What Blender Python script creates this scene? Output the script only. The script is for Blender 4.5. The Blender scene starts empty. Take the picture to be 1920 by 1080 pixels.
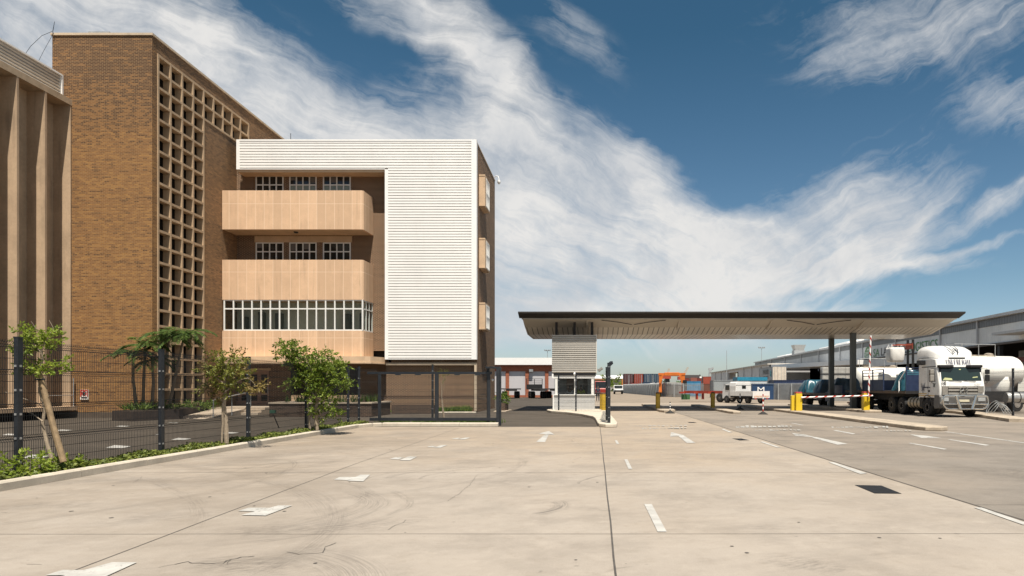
import bpy, bmesh, math, random
from mathutils import Vector, Matrix
R = math.radians
rnd = random.Random(7)
SC = bpy.context.scene
COL = SC.collection
F, CX, CY, H = 1280.0, 1110.0, 725.0, 1.65      # survey of the place: lens, eye height

def G(px, py, z=0.0):                            # a point on the ground from a sight line
    d = (H - z) * F / (py - CY)
    return ((px - CX) * d / F, d, z)
def X(px, d): return (px - CX) * d / F
def Z(py, d): return H + (CY - py) * d / F

# ---------------------------------------------------------------- mesh builder
class MB:
    def __init__(s): s.v = []; s.f = []; s.k = []; s.slot = 0
    def add(s, vs, fs, M=None):
        n = len(s.v)
        if M is not None: vs = [M @ Vector(v) for v in vs]
        s.v += [tuple(v) for v in vs]
        s.f += [tuple(i + n for i in f) for f in fs]; s.k += [s.slot]*len(fs)
        return s
    def box(s, x0, x1, y0, y1, z0, z1, M=None):
        vs = [(x0,y0,z0),(x1,y0,z0),(x1,y1,z0),(x0,y1,z0),(x0,y0,z1),(x1,y0,z1),(x1,y1,z1),(x0,y1,z1)]
        return s.add(vs, [(3,2,1,0),(4,5,6,7),(0,1,5,4),(1,2,6,5),(2,3,7,6),(3,0,4,7)], M)
    def prism(s, poly, z0, z1, M=None):
        n = len(poly)
        vs = [(p[0],p[1],z0) for p in poly] + [(p[0],p[1],z1) for p in poly]
        fs = [tuple(range(n-1,-1,-1)), tuple(range(n,2*n))]
        fs += [(i,(i+1)%n,n+(i+1)%n,n+i) for i in range(n)]
        return s.add(vs, fs, M)
    def px(s, prof, x0, x1, M=None):             # profile of (y, z) run along x
        n = len(prof)
        vs = [(x0,p[0],p[1]) for p in prof] + [(x1,p[0],p[1]) for p in prof]
        fs = [tuple(range(n-1,-1,-1)), tuple(range(n,2*n))]
        fs += [(i,(i+1)%n,n+(i+1)%n,n+i) for i in range(n)]
        return s.add(vs, fs, M)
    def py(s, prof, y0, y1, M=None):             # profile of (x, z) run along y
        n = len(prof)
        vs = [(p[0],y0,p[1]) for p in prof] + [(p[0],y1,p[1]) for p in prof]
        fs = [tuple(range(n-1,-1,-1)), tuple(range(n,2*n))]
        fs += [(i,(i+1)%n,n+(i+1)%n,n+i) for i in range(n)]
        return s.add(vs, fs, M)
    def poly(s, pts, M=None): return s.add(pts, [tuple(range(len(pts)))], M)
    def tube(s, pts, r, n=6, caps=True, M=None):
        pts = [Vector(p) for p in pts]; k = len(pts)
        rs = list(r) if hasattr(r, '__len__') else [r]*k
        vs = []; fs = []; u = None
        for i, p in enumerate(pts):
            t = (pts[min(i+1,k-1)] - pts[max(i-1,0)]).normalized()
            if u is None:
                a = Vector((0,0,1)) if abs(t.z) < .9 else Vector((1,0,0))
                u = t.cross(a).normalized()
            else:
                u = (u - t*u.dot(t)).normalized()
            w = t.cross(u)
            for j in range(n):
                an = 2*math.pi*j/n
                vs.append(p + u*(rs[i]*math.cos(an)) + w*(rs[i]*math.sin(an)))
        for i in range(k-1):
            for j in range(n):
                fs.append((i*n+j, i*n+(j+1)%n, (i+1)*n+(j+1)%n, (i+1)*n+j))
        if caps:
            fs.append(tuple(range(n-1,-1,-1))); fs.append(tuple(range((k-1)*n, k*n)))
        return s.add(vs, fs, M)
    def bar(s, a, b, w, h, up=(0,0,1)):          # rectangular bar from a to b
        a = Vector(a); b = Vector(b); t = (b-a).normalized(); up = Vector(up)
        x = t.cross(up).normalized(); y = x.cross(t)
        vs = []
        for p in (a, b):
            for sx, sy in ((-1,-1),(1,-1),(1,1),(-1,1)): vs.append(p + x*(sx*w/2) + y*(sy*h/2))
        return s.add(vs, [(3,2,1,0),(4,5,6,7),(0,1,5,4),(1,2,6,5),(2,3,7,6),(3,0,4,7)])
    def lathe(s, prof, n=16, M=None):            # (r, z) about z
        vs = []; fs = []; k = len(prof)
        for r, z in prof:
            for j in range(n):
                a = 2*math.pi*j/n; vs.append((max(r,1e-4)*math.cos(a), max(r,1e-4)*math.sin(a), z))
        for i in range(k-1):
            for j in range(n): fs.append((i*n+j, i*n+(j+1)%n, (i+1)*n+(j+1)%n, (i+1)*n+j))
        fs.append(tuple(range(n-1,-1,-1))); fs.append(tuple(range((k-1)*n, k*n)))
        return s.add(vs, fs, M)
    def wheel_prof(s, c, r, w, axis='x', n=20, prof=None):
        M = Matrix.Translation(c) @ (Matrix.Rotation(R(90),4,'Y') if axis == 'x' else Matrix.Rotation(R(-90),4,'X'))
        return s.lathe(prof or [(r*.6,-w/2),(r*.93,-w/2),(r,-w*.36),(r,w*.36),(r*.93,w/2),(r*.6,w/2)], n, M)
    def ball(s, c, r, nu=10, nv=7, jit=0, M=None):
        rx, ry, rz = r if hasattr(r, '__len__') else (r,r,r)
        vs = []; fs = []
        for i in range(nv+1):
            th = math.pi*i/nv
            for j in range(nu):
                ph = 2*math.pi*j/nu; q = 1 + (rnd.uniform(-jit,jit) if jit else 0)
                vs.append((c[0]+rx*q*math.sin(th)*math.cos(ph)+1e-4*math.cos(ph), c[1]+ry*q*math.sin(th)*math.sin(ph)+1e-4*math.sin(ph), c[2]+rz*q*math.cos(th)))
        for i in range(nv):
            for j in range(nu): fs.append((i*nu+j, (i+1)*nu+j, (i+1)*nu+(j+1)%nu, i*nu+(j+1)%nu))
        return s.add(vs, fs, M)
    def leaf(s, p, d, L, w, up=None):            # folded leaf: two faces
        d = Vector(d).normalized(); p = Vector(p)
        up = Vector(up) if up else Vector((rnd.uniform(-1,1), rnd.uniform(-1,1), rnd.uniform(.2,1.2)))
        x = d.cross(up)
        if x.length < 1e-3: x = Vector((1,0,0))
        x.normalize(); n = x.cross(d)
        a = p; b = p + d*L; m = p + d*(L*.5) - n*(L*.06)
        l = m - x*w/2 + n*(w*.18); r = m + x*w/2 + n*(w*.18)
        return s.add([a, l, b, r], [(0,3,2),(0,2,1)])
    def build(s, name, m, parent=None, smooth=False, bevel=0, seg=2, recalc=True):
        me = bpy.data.meshes.new(name)
        off = Vector((0,0,0))
        if parent is not None:
            r = parent
            while r.parent is not None: r = r.parent
            off = Vector(r.location)
        me.from_pydata([tuple(Vector(v)-off) for v in s.v], [], s.f)
        if recalc:
            bm = bmesh.new(); bm.from_mesh(me)
            bmesh.ops.recalc_face_normals(bm, faces=bm.faces); bm.to_mesh(me); bm.free()
        for q in (m if isinstance(m, (list,tuple)) else [m]): me.materials.append(q)
        if any(s.k): me.polygons.foreach_set('material_index', s.k)
        if smooth:
            for p in me.polygons: p.use_smooth = True
        o = bpy.data.objects.new(name, me); COL.objects.link(o)
        if smooth and smooth != 'all':
            try: me.set_sharp_from_angle(angle=R(40))
            except Exception: pass
        if bevel:
            b = o.modifiers.new('bevel', 'BEVEL'); b.width = bevel; b.segments = seg; b.limit_method = 'ANGLE'; b.angle_limit = R(35)
        if parent is not None: o.parent = parent
        return o

def tag(o, label=None, cat=None, group=None, kind=None):
    if label: o['label'] = label
    if cat: o['category'] = cat
    if group: o['group'] = group
    if kind: o['kind'] = kind
    return o
def thing(name, label, cat, loc=(0,0,0), rz=0, group=None):
    o = bpy.data.objects.new(name, None); COL.objects.link(o)
    o.empty_display_size = .2
    o.location = loc; o.rotation_euler = (0,0,rz)
    return tag(o, label, cat, group)
def dup(root, loc, rz=0, label=None):
    def cp(o, par):
        c = o.copy(); COL.objects.link(c); c.parent = par
        for ch in list(o.children): cp(ch, c)
        return c
    r = cp(root, None); r.location = loc; r.rotation_euler = (0,0,rz)
    if label: r['label'] = label
    return r
def place(root, loc, rz=0): root.location = loc; root.rotation_euler = (0,0,rz); return root

def text_mb(txt, h, M, sx=1.0, depth=.01, mb=None, spacing=1.0, shear=0):
    cu = bpy.data.curves.new('lettering', 'FONT'); cu.body = txt; cu.size = h/.72; cu.extrude = depth/2
    cu.align_x = 'CENTER'; cu.space_character = spacing; cu.shear = shear; cu.resolution_u = 3
    o = bpy.data.objects.new('lettering', cu); COL.objects.link(o)
    dg = bpy.context.evaluated_depsgraph_get(); dg.update()
    me = bpy.data.meshes.new_from_object(o.evaluated_get(dg))
    mb = mb or MB()
    S = Matrix.Diagonal((sx,1,1,1))
    mb.add([v.co.copy() for v in me.vertices], [tuple(p.vertices) for p in me.polygons], M @ S)
    bpy.data.objects.remove(o); bpy.data.curves.remove(cu); bpy.data.meshes.remove(me)
    return mb
def facing(loc, n, up=(0,0,1)):                  # matrix whose local +Z is n and local +Y is up
    n = Vector(n).normalized(); up = Vector(up); x = up.cross(n).normalized(); y = n.cross(x)
    M = Matrix((x, y, n)).transposed().to_4x4(); M.translation = loc
    return M

# ---------------------------------------------------------------- material helpers
class NT:
    def __init__(s, tree): s.t = tree; s.N = tree.nodes; s.L = tree.links
    def n(s, typ, **kw):
        o = s.N.new(typ)
        for k, v in kw.items(): setattr(o, k, v)
        return o
    def put(s, sock, v):
        if isinstance(v, bpy.types.NodeSocket): s.L.new(v, sock)
        elif v is not None: sock.default_value = v
    def m(s, op, a, b=None, c=None, clamp=False):
        o = s.n('ShaderNodeMath', operation=op, use_clamp=clamp)
        for i, v in enumerate((a, b, c)):
            if v is not None: s.put(o.inputs[i], v)
        return o.outputs[0]
    def mix(s, f, a, b, blend='MIX'):
        o = s.n('ShaderNodeMix', data_type='RGBA', blend_type=blend)
        s.put(o.inputs[0], f); s.put(o.inputs[6], c4(a)); s.put(o.inputs[7], c4(b))
        return o.outputs[2]
    def coord(s, scale=(1,1,1), rot=(0,0,0), loc=(0,0,0), vec=None):
        if vec is None: vec = s.n('ShaderNodeTexCoord').outputs['Object']
        mp = s.n('ShaderNodeMapping'); mp.inputs['Scale'].default_value = scale
        mp.inputs['Rotation'].default_value = rot; mp.inputs['Location'].default_value = loc
        s.L.new(vec, mp.inputs['Vector']); return mp.outputs[0]
    def noise(s, vec, scale, detail=4, rough=.55, dist=0, out='Fac'):
        o = s.n('ShaderNodeTexNoise'); o.inputs['Scale'].default_value = scale; o.inputs['Detail'].default_value = detail
        o.inputs['Roughness'].default_value = rough; o.inputs['Distortion'].default_value = dist
        s.L.new(vec, o.inputs['Vector']); return o.outputs[0 if out == 'Fac' else 1]
    def ramp(s, f, lo, hi, a=0.0, b=1.0, smooth=True):
        o = s.n('ShaderNodeMapRange', interpolation_type='SMOOTHSTEP' if smooth else 'LINEAR')
        s.put(o.inputs[0], f); s.put(o.inputs[1], lo); s.put(o.inputs[2], hi); s.put(o.inputs[3], a); s.put(o.inputs[4], b)
        return o.outputs[0]
    def sep(s, vec):
        o = s.n('ShaderNodeSeparateXYZ'); s.L.new(vec, o.inputs[0]); return o.outputs
    def comb(s, x, y, z=0.0):
        o = s.n('ShaderNodeCombineXYZ')
        for i, v in enumerate((x,y,z)): s.put(o.inputs[i], v)
        return o.outputs[0]
    def bump(s, h, strength=.3, dist=.02):
        o = s.n('ShaderNodeBump'); o.inputs['Strength'].default_value = strength; o.inputs['Distance'].default_value = dist
        s.L.new(h, o.inputs['Height']); return o.outputs[0]
def c4(c):
    if isinstance(c, (tuple, list)) and len(c) == 3: return (c[0], c[1], c[2], 1)
    return c
def sc(c, k): return tuple(min(1, x*k) for x in c[:3])
def newmat(name):
    m = bpy.data.materials.new(name); m.use_nodes = True
    nt = NT(m.node_tree); return m, nt, m.node_tree.nodes['Principled BSDF']

def mat(name, col, rough=.6, metal=0, var=.12, scale=3, dirt=0, dirtcol=(.06,.05,.04), bump=0, bscale=40, coat=0, spec=.5, streak=False):
    m, nt, b = newmat(name)
    v = nt.coord()
    f1 = nt.noise(v, scale, 5); f2 = nt.noise(v, scale*9, 3)
    f = nt.m('ADD', nt.m('MULTIPLY', f1, .7), nt.m('MULTIPLY', f2, .3))
    c = nt.mix(nt.ramp(f, .3, .7), sc(col, 1-var), sc(col, 1+var))
    if dirt:
        vv = nt.coord(scale=(3,3,.25)) if streak else v
        d = nt.ramp(nt.noise(vv, scale*.9, 6, .65), .5, .8)
        c = nt.mix(nt.m('MULTIPLY', d, dirt), c, dirtcol)
    nt.put(b.inputs['Base Color'], c)
    b.inputs['Metallic'].default_value = metal
    nt.put(b.inputs['Roughness'], nt.ramp(f, .2, .8, max(.02, rough-.1), min(1, rough+.1)))
    b.inputs['Coat Weight'].default_value = coat
    b.inputs['Specular IOR Level'].default_value = spec
    if bump: nt.put(b.inputs['Normal'], nt.bump(nt.noise(v, bscale, 4), bump, .01))
    return m

def brickmat(name, axis, cols, mortar, bw=.225, rh=.076, ms=.009, zramp=None, bumpd=.006, rowvar=.22):
    """cols: list of 3 brick colours; axis: 'x' wall runs along x, 'y' along y, 'a' both by normal"""
    m, nt, b = newmat(name)
    xyz = nt.sep(nt.n('ShaderNodeTexCoord').outputs['Object'])
    if axis == 'x': u = xyz[0]
    elif axis == 'y': u = xyz[1]
    else:
        nn = nt.sep(nt.n('ShaderNodeNewGeometry').outputs['Normal'])
        s = nt.m('GREATER_THAN', nt.m('ABSOLUTE', nn[0]), .6)
        u = nt.m('ADD', nt.m('MULTIPLY', xyz[1], s), nt.m('MULTIPLY', xyz[0], nt.m('SUBTRACT', 1.0, s)))
    vec = nt.comb(u, xyz[2], 0.0)
    br = nt.n('ShaderNodeTexBrick'); nt.L.new(vec, br.inputs['Vector'])
    br.inputs['Scale'].default_value = 1; br.inputs['Mortar Size'].default_value = ms; br.inputs['Mortar Smooth'].default_value = .15
    br.inputs['Brick Width'].default_value = bw; br.inputs['Row Height'].default_value = rh; br.inputs['Bias'].default_value = -.05
    br.inputs['Color1'].default_value = (0,0,0,1); br.inputs['Color2'].default_value = (1,1,1,1); br.inputs['Mortar'].default_value = (.5,.5,.5,1)
    t = br.outputs['Color']
    # coarse per-cluster tint so that courses do not read as one tone
    pv = nt.comb(nt.m('DIVIDE', u, bw), nt.m('DIVIDE', xyz[2], rh), 0.0)
    big = nt.noise(nt.comb(nt.m('MULTIPLY', u, .5), nt.m('MULTIPLY', xyz[2], 2.2), 0.0), 1.3, 6, .7)
    cell = nt.n('ShaderNodeTexWhiteNoise', noise_dimensions='2D')
    fl = nt.comb(nt.m('FLOOR', nt.m('ADD', nt.m('DIVIDE', u, bw), nt.m('MULTIPLY', nt.m('FLOOR', nt.m('MODULO', nt.m('FLOOR', nt.m('DIVIDE', xyz[2], rh)), 2.0)), .5))), nt.m('FLOOR', nt.m('DIVIDE', xyz[2], rh)), 0.0)
    nt.L.new(fl, cell.inputs['Vector'])
    k = nt.m('ADD', nt.m('MULTIPLY', cell.outputs[0], .75), nt.m('MULTIPLY', big, .5))
    rw_ = nt.n('ShaderNodeTexWhiteNoise', noise_dimensions='1D'); nt.L.new(nt.m('FLOOR', nt.m('DIVIDE', xyz[2], rh)), rw_.inputs['W'])
    k = nt.m('ADD', k, nt.m('MULTIPLY', nt.m('SUBTRACT', rw_.outputs[0], .5), rowvar))
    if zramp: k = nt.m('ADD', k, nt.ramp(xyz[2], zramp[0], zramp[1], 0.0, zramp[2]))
    c = nt.mix(nt.ramp(k, .25, .62), cols[0], cols[1])
    c = nt.mix(nt.ramp(k, .74, 1.15), c, cols[2])
    c = nt.mix(br.outputs['Fac'], c, mortar)
    g = nt.noise(nt.comb(u, xyz[2], 0.0), 30, 3)
    c = nt.mix(nt.m('MULTIPLY', nt.ramp(g, .35, .75), .22), c, sc(cols[2], .5))
    w = nt.noise(nt.comb(nt.m('MULTIPLY', u, 1.5), nt.m('MULTIPLY', xyz[2], .12), 0.0), 1.2, 5, .6)
    c = nt.mix(nt.m('MULTIPLY', nt.ramp(w, .5, .8), .28), c, sc(cols[2], .7))
    nt.put(b.inputs['Base Color'], c)
    b.inputs['Roughness'].default_value = .82; b.inputs['Specular IOR Level'].default_value = .25
    h = nt.m('SUBTRACT', nt.m('MULTIPLY', cell.outputs[0], .4), br.outputs['Fac'])
    nt.put(b.inputs['Normal'], nt.bump(h, .5, bumpd))
    return m

def panelmat(name, col, line, pw, splits, axis='x', u0=0.0, lw=.012, stain=.35):
    """precast panels: vertical joints every pw from u0, horizontal joints at heights `splits`"""
    m, nt, b = newmat(name)
    xyz = nt.sep(nt.n('ShaderNodeTexCoord').outputs['Object'])
    nn = nt.sep(nt.n('ShaderNodeNewGeometry').outputs['Normal'])
    s = nt.m('GREATER_THAN', nt.m('ABSOLUTE', nn[0]), .6)
    u = nt.m('ADD', nt.m('MULTIPLY', xyz[1], s), nt.m('MULTIPLY', xyz[0], nt.m('SUBTRACT', 1.0, s)))
    q = nt.m('DIVIDE', nt.m('SUBTRACT', u, u0), pw)
    fr = nt.m('SUBTRACT', q, nt.m('FLOOR', q))
    l = nt.m('LESS_THAN', nt.m('MINIMUM', fr, nt.m('SUBTRACT', 1.0, fr)), lw/pw)
    for z in splits: l = nt.m('MAXIMUM', l, nt.m('LESS_THAN', nt.m('ABSOLUTE', nt.m('SUBTRACT', xyz[2], z)), lw))
    wn = nt.n('ShaderNodeTexWhiteNoise', noise_dimensions='1D'); nt.L.new(nt.m('FLOOR', q), wn.inputs['W'])
    v = nt.coord()
    f = nt.noise(v, 1.6, 6, .65); g = nt.noise(v, 55, 3, .7)
    c = nt.mix(nt.ramp(nt.m('ADD', nt.m('MULTIPLY', f, .6), nt.m('MULTIPLY', wn.outputs[0], .4)), .3, .7), sc(col, .88), sc(col, 1.08))
    c = nt.mix(nt.m('MULTIPLY', nt.ramp(g, .4, .7), .42), c, sc(col, .68))
    d = nt.ramp(nt.noise(nt.coord(scale=(2.5,2.5,.22)), 1.5, 6, .7), .5, .78)
    c = nt.mix(nt.m('MULTIPLY', d, stain), c, sc(col, .5))
    c = nt.mix(nt.m('MULTIPLY', l, .55), c, line)
    nt.put(b.inputs['Base Color'], c); b.inputs['Roughness'].default_value = .85; b.inputs['Specular IOR Level'].default_value = .2
    nt.put(b.inputs['Normal'], nt.bump(nt.m('SUBTRACT', nt.m('MULTIPLY', g, .5), l), .4, .006))
    return m

def glassmat(name, col=(.012,.016,.016), rough=.03, clear=0.0, tint=(.8,.85,.85)):
    m, nt, b = newmat(name)
    v = nt.coord()
    b.inputs['Base Color'].default_value = c4(col); b.inputs['Roughness'].default_value = rough
    b.inputs['Specular IOR Level'].default_value = .6
    nt.put(b.inputs['Normal'], nt.bump(nt.noise(v, .9, 2), .06, .03))
    if clear:
        tr = nt.n('ShaderNodeBsdfTransparent'); tr.inputs[0].default_value = c4(tint)
        mx = nt.n('ShaderNodeMixShader'); mx.inputs[0].default_value = clear
        out = nt.N['Material Output']
        nt.L.new(b.outputs[0], mx.inputs[1]); nt.L.new(tr.outputs[0], mx.inputs[2]); nt.L.new(mx.outputs[0], out.inputs[0])
    return m

def leafmat(name, a, b_, tr=.35):
    m, nt, b = newmat(name)
    v = nt.coord()
    f = nt.noise(v, 7, 3); wn = nt.n('ShaderNodeNewGeometry').outputs['Random Per Island']
    k = nt.m('ADD', nt.m('MULTIPLY', f, .5), nt.m('MULTIPLY', wn, .5))
    c = nt.mix(nt.ramp(k, .25, .75), a, b_)
    nt.put(b.inputs['Base Color'], c); b.inputs['Roughness'].default_value = .5; b.inputs['Specular IOR Level'].default_value = .3
    t = nt.n('ShaderNodeBsdfTranslucent'); nt.put(t.inputs[0], c)
    mx = nt.n('ShaderNodeMixShader'); mx.inputs[0].default_value = tr
    nt.L.new(b.outputs[0], mx.inputs[1]); nt.L.new(t.outputs[0], mx.inputs[2]); nt.L.new(mx.outputs[0], nt.N['Material Output'].inputs[0])
    return m

def ribmat(name, col, axis, pitch, rough=.45, metal=0, depth=.5, dirt=.2):
    """profiled sheet: fine ribs too small to model one by one from this far"""
    m, nt, b = newmat(name)
    xyz = nt.sep(nt.n('ShaderNodeTexCoord').outputs['Object'])
    u = xyz['xyz'.index(axis)]
    q = nt.m('DIVIDE', u, pitch); w = nt.m('PINGPONG', q, .5)
    v = nt.coord(); f = nt.noise(v, .5, 5)
    c = nt.mix(nt.ramp(f, .3, .7), sc(col, .9), sc(col, 1.08))
    c = nt.mix(nt.m('MULTIPLY', nt.ramp(nt.noise(nt.coord(scale=(2,2,.15)), .8, 6, .7), .5, .8), dirt), c, sc(col, .5))
    nt.put(b.inputs['Base Color'], c); b.inputs['Roughness'].default_value = rough; b.inputs['Metallic'].default_value = metal
    nt.put(b.inputs['Normal'], nt.bump(nt.ramp(w, .12, .3), depth, .03))
    return m

def paintmat(name, col, wear=.5):
    m, nt, b = newmat(name)
    v = nt.coord(); f = nt.noise(v, 7, 8, .75); g = nt.noise(v, 40, 4, .7); big = nt.noise(v, .8, 3)
    b.inputs['Base Color'].default_value = c4(col); b.inputs['Roughness'].default_value = .75; b.inputs['Specular IOR Level'].default_value = .2
    nt.put(b.inputs['Base Color'], nt.mix(nt.ramp(nt.noise(v, 2.5, 6, .7), .35, .7), sc(col, .78), sc(col, 1.05)))
    k = nt.m('ADD', nt.m('ADD', nt.m('MULTIPLY', f, .6), nt.m('MULTIPLY', g, .4)), nt.m('MULTIPLY', nt.m('SUBTRACT', big, .5), .5))
    tr = nt.n('ShaderNodeBsdfTransparent'); mx = nt.n('ShaderNodeMixShader')
    nt.put(mx.inputs[0], nt.ramp(k, wear, wear+.1)); nt.L.new(b.outputs[0], mx.inputs[1]); nt.L.new(tr.outputs[0], mx.inputs[2])
    nt.L.new(mx.outputs[0], nt.N['Material Output'].inputs[0]); return m

# ---------------------------------------------------------------- camera, sun, sky
SUN = Vector((-.28, 1.0, -2.4)).normalized()      # way the light travels
cam = bpy.data.cameras.new('camera'); camo = bpy.data.objects.new('camera', cam); COL.objects.link(camo)
cam.sensor_width = 36; cam.lens = 36*F/1920; cam.shift_x = -(CX-960)/1920; cam.shift_y = (CY-540)/1920
cam.clip_start = .1; cam.clip_end = 6000
camo.location = (0,0,H); camo.rotation_euler = (R(90),0,0); SC.camera = camo
sl = bpy.data.lights.new('sun', 'SUN'); so = bpy.data.objects.new('sun', sl); COL.objects.link(so)
sl.energy = 5.0; sl.angle = R(.53); sl.color = (1, .93, .82)
so.rotation_euler = SUN.to_track_quat('-Z', 'Y').to_euler()
so.location = (20,-40,60)

w = bpy.data.worlds.new('World'); SC.world = w; w.use_nodes = True
nt = NT(w.node_tree); bg = w.node_tree.nodes['Background']
sky = nt.n('ShaderNodeTexSky', sky_type='NISHITA'); sky.sun_disc = False
to = -SUN
sky.sun_elevation = math.asin(to.z); sky.sun_rotation = math.atan2(to.x, to.y)
sky.air_density = 1.0; sky.dust_density = .6; sky.ozone_density = 1.3; sky.altitude = 0
SKYK = .085
gen = nt.n('ShaderNodeTexCoord').outputs['Generated']
d3 = nt.sep(gen)
yy = nt.m('MAXIMUM', d3[1], .12)
u = nt.m('DIVIDE', d3[0], yy); v = nt.m('DIVIDE', d3[2], yy)
# bearing/height of the cloud bank in units of 1000 sight-line steps
uv = nt.comb(nt.m('MULTIPLY_ADD', u, 1.28, 1.11), nt.m('MULTIPLY_ADD', v, -1.28, .725), 0.0)
def warp(vec, scale, amt, det=4):
    c = nt.noise(vec, scale, det, .55, 0, 'Color')
    o = nt.n('ShaderNodeVectorMath', operation='SUBTRACT'); nt.L.new(c, o.inputs[0]); o.inputs[1].default_value = (.5,.5,.5)
    p = nt.n('ShaderNodeVectorMath', operation='MULTIPLY_ADD'); nt.L.new(o.outputs[0], p.inputs[0]); p.inputs[1].default_value = (amt,amt,0); nt.L.new(vec, p.inputs[2])
    return p.outputs[0]
uvw = warp(warp(uv, 2.6, .16, 4), 9, .05, 5)
def blob(cx, cy, rx, ry, rot, wgt):
    # centre, radii (thousands), rotation clockwise in degrees
    mp = nt.n('ShaderNodeMapping', vector_type='TEXTURE')
    mp.inputs['Location'].default_value = (cx/1000, cy/1000, 0); mp.inputs['Rotation'].default_value = (0,0,R(rot)); mp.inputs['Scale'].default_value = (rx/1000, ry/1000, 1)
    nt.L.new(uvw, mp.inputs['Vector'])
    g = nt.n('ShaderNodeTexGradient', gradient_type='SPHERICAL'); nt.L.new(mp.outputs[0], g.inputs[0])
    return nt.m('MULTIPLY', nt.ramp(g.outputs[1], 0.0, 1.0, smooth=False), wgt*1.25)
BL = [(100,60,680,210,12,.85),(330,120,500,170,26,1.0),(560,270,440,160,28,1.0),(790,30,260,75,30,.9),(905,130,230,95,50,.95),
      (1000,300,380,150,22,1.05),(800,420,600,220,6,1.2),(1150,430,400,150,14,1.15),(1200,545,520,120,3,1.05),(1340,450,300,75,12,.85),
      (1560,405,210,120,-12,1.05),(1500,460,330,75,8,.95),(1690,415,230,50,-36,.75),(1850,385,260,34,-26,.75),(1800,467,220,18,-16,.6),
      (1500,512,420,34,-4,.7),(1750,15,430,150,-6,.5),(1640,80,260,70,-22,.4),(1900,195,190,80,10,.58),(1110,95,140,60,48,.26),(1040,60,110,80,40,.34),
      (1190,285,130,52,24,.65),(1000,610,620,70,0,.8),(1400,588,330,24,0,.4),(1650,350,240,120,-42,.5),(-400,150,600,250,10,.8),(2300,250,400,120,-20,.7)]
tot = None
for q in BL:
    o = blob(*q); tot = o if tot is None else nt.m('ADD', tot, o)
tot = nt.m('MINIMUM', tot, 1.3)
fib1 = nt.noise(nt.coord(scale=(1.3,8.5,1), vec=nt.coord(rot=(0,0,R(-24)), vec=uvw)), 3.0, 12, .66, .5)
fib2 = nt.noise(nt.coord(scale=(1.5,10,1), vec=nt.coord(rot=(0,0,R(30)), vec=uvw)), 3.2, 12, .66, .5)
side = nt.ramp(nt.sep(uv)[0], 1.2, 1.6)
fib = nt.m('ADD', nt.m('MULTIPLY', fib1, nt.m('SUBTRACT', 1.0, side)), nt.m('MULTIPLY', fib2, side))
puff = nt.noise(uvw, 4.5, 12, .66, .3)
fine = nt.noise(warp(uv, 6, .08, 6), 22, 8, .62, .4)
nz = nt.m('ADD', nt.m('ADD', nt.m('MULTIPLY', fib, .5), nt.m('MULTIPLY', puff, .34)), nt.m('MULTIPLY', fine, .16))
dens = nt.m('ADD', nt.m('MULTIPLY', tot, 1.0), nt.m('MULTIPLY', nt.m('SUBTRACT', nz, .55), 3.6))
dens = nt.m('POWER', nt.ramp(dens, -.08, 1.28, smooth=False), 1.12)
dens = nt.m('MULTIPLY', dens, nt.ramp(tot, .0, .4))
veil = nt.m('MULTIPLY', nt.ramp(fib, .5, .85), nt.m('MULTIPLY', nt.ramp(tot, .0, .35), .3))
dens = nt.m('MAXIMUM', dens, veil)
dens = nt.m('MULTIPLY', dens, nt.ramp(d3[1], -.05, .3, .35, 1.0))
dens = nt.m('MULTIPLY', dens, nt.ramp(d3[2], .0, .10, .25, .97))
back_fill = nt.m('MULTIPLY', nt.ramp(d3[1], .1, -.35), nt.m('MULTIPLY', nt.ramp(nt.noise(gen, 2.2, 6, .6), .42, .62), nt.ramp(d3[2], .0, .15, .2, .75)))  # unseen clouds behind the camera, added to brighten the shaded sides
dens = nt.m('MAXIMUM', dens, back_fill)
tone = nt.mix(nt.ramp(nt.noise(uvw, 4.2, 6, .6), .36, .62), (.70,.72,.745), (.92,.905,.88))
CLOUDK = 1.0
hz = nt.ramp(d3[2], .0, .5)
skc = nt.n('ShaderNodeVectorMath', operation='SCALE'); nt.L.new(sky.outputs[0], skc.inputs[0]); skc.inputs[3].default_value = 1.0
cr_ = nt.n('ShaderNodeValToRGB'); nt.L.new(d3[2], cr_.inputs[0])
el = cr_.color_ramp.elements; el[0].position = .0; el[0].color = (.70,.765,.87,1); el[1].position = .457; el[1].color = (.275,.49,.52,1)
e_ = el.new(.05); e_.color = (.70,.765,.865,1); e_ = el.new(.142); e_.color = (.56,.675,.71,1)
tn = nt.mix(1.0, skc.outputs[0], cr_.outputs[0], 'MULTIPLY')
cl = nt.n('ShaderNodeVectorMath', operation='SCALE'); nt.L.new(tone, cl.inputs[0]); cl.inputs[3].default_value = .59/SKYK*CLOUDK
nt.L.new(nt.mix(dens, tn, cl.outputs[0]), bg.inputs[0])
bg.inputs[1].default_value = SKYK
SC.view_settings.view_transform = 'Standard'; SC.view_settings.look = 'None'
SC.view_settings.exposure = .6; SC.view_settings.gamma = 1
SC.cycles.use_denoising = True
SC.cycles.max_bounces = 8; SC.cycles.transparent_max_bounces = 16
SC.cycles.sample_clamp_indirect = 6
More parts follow.
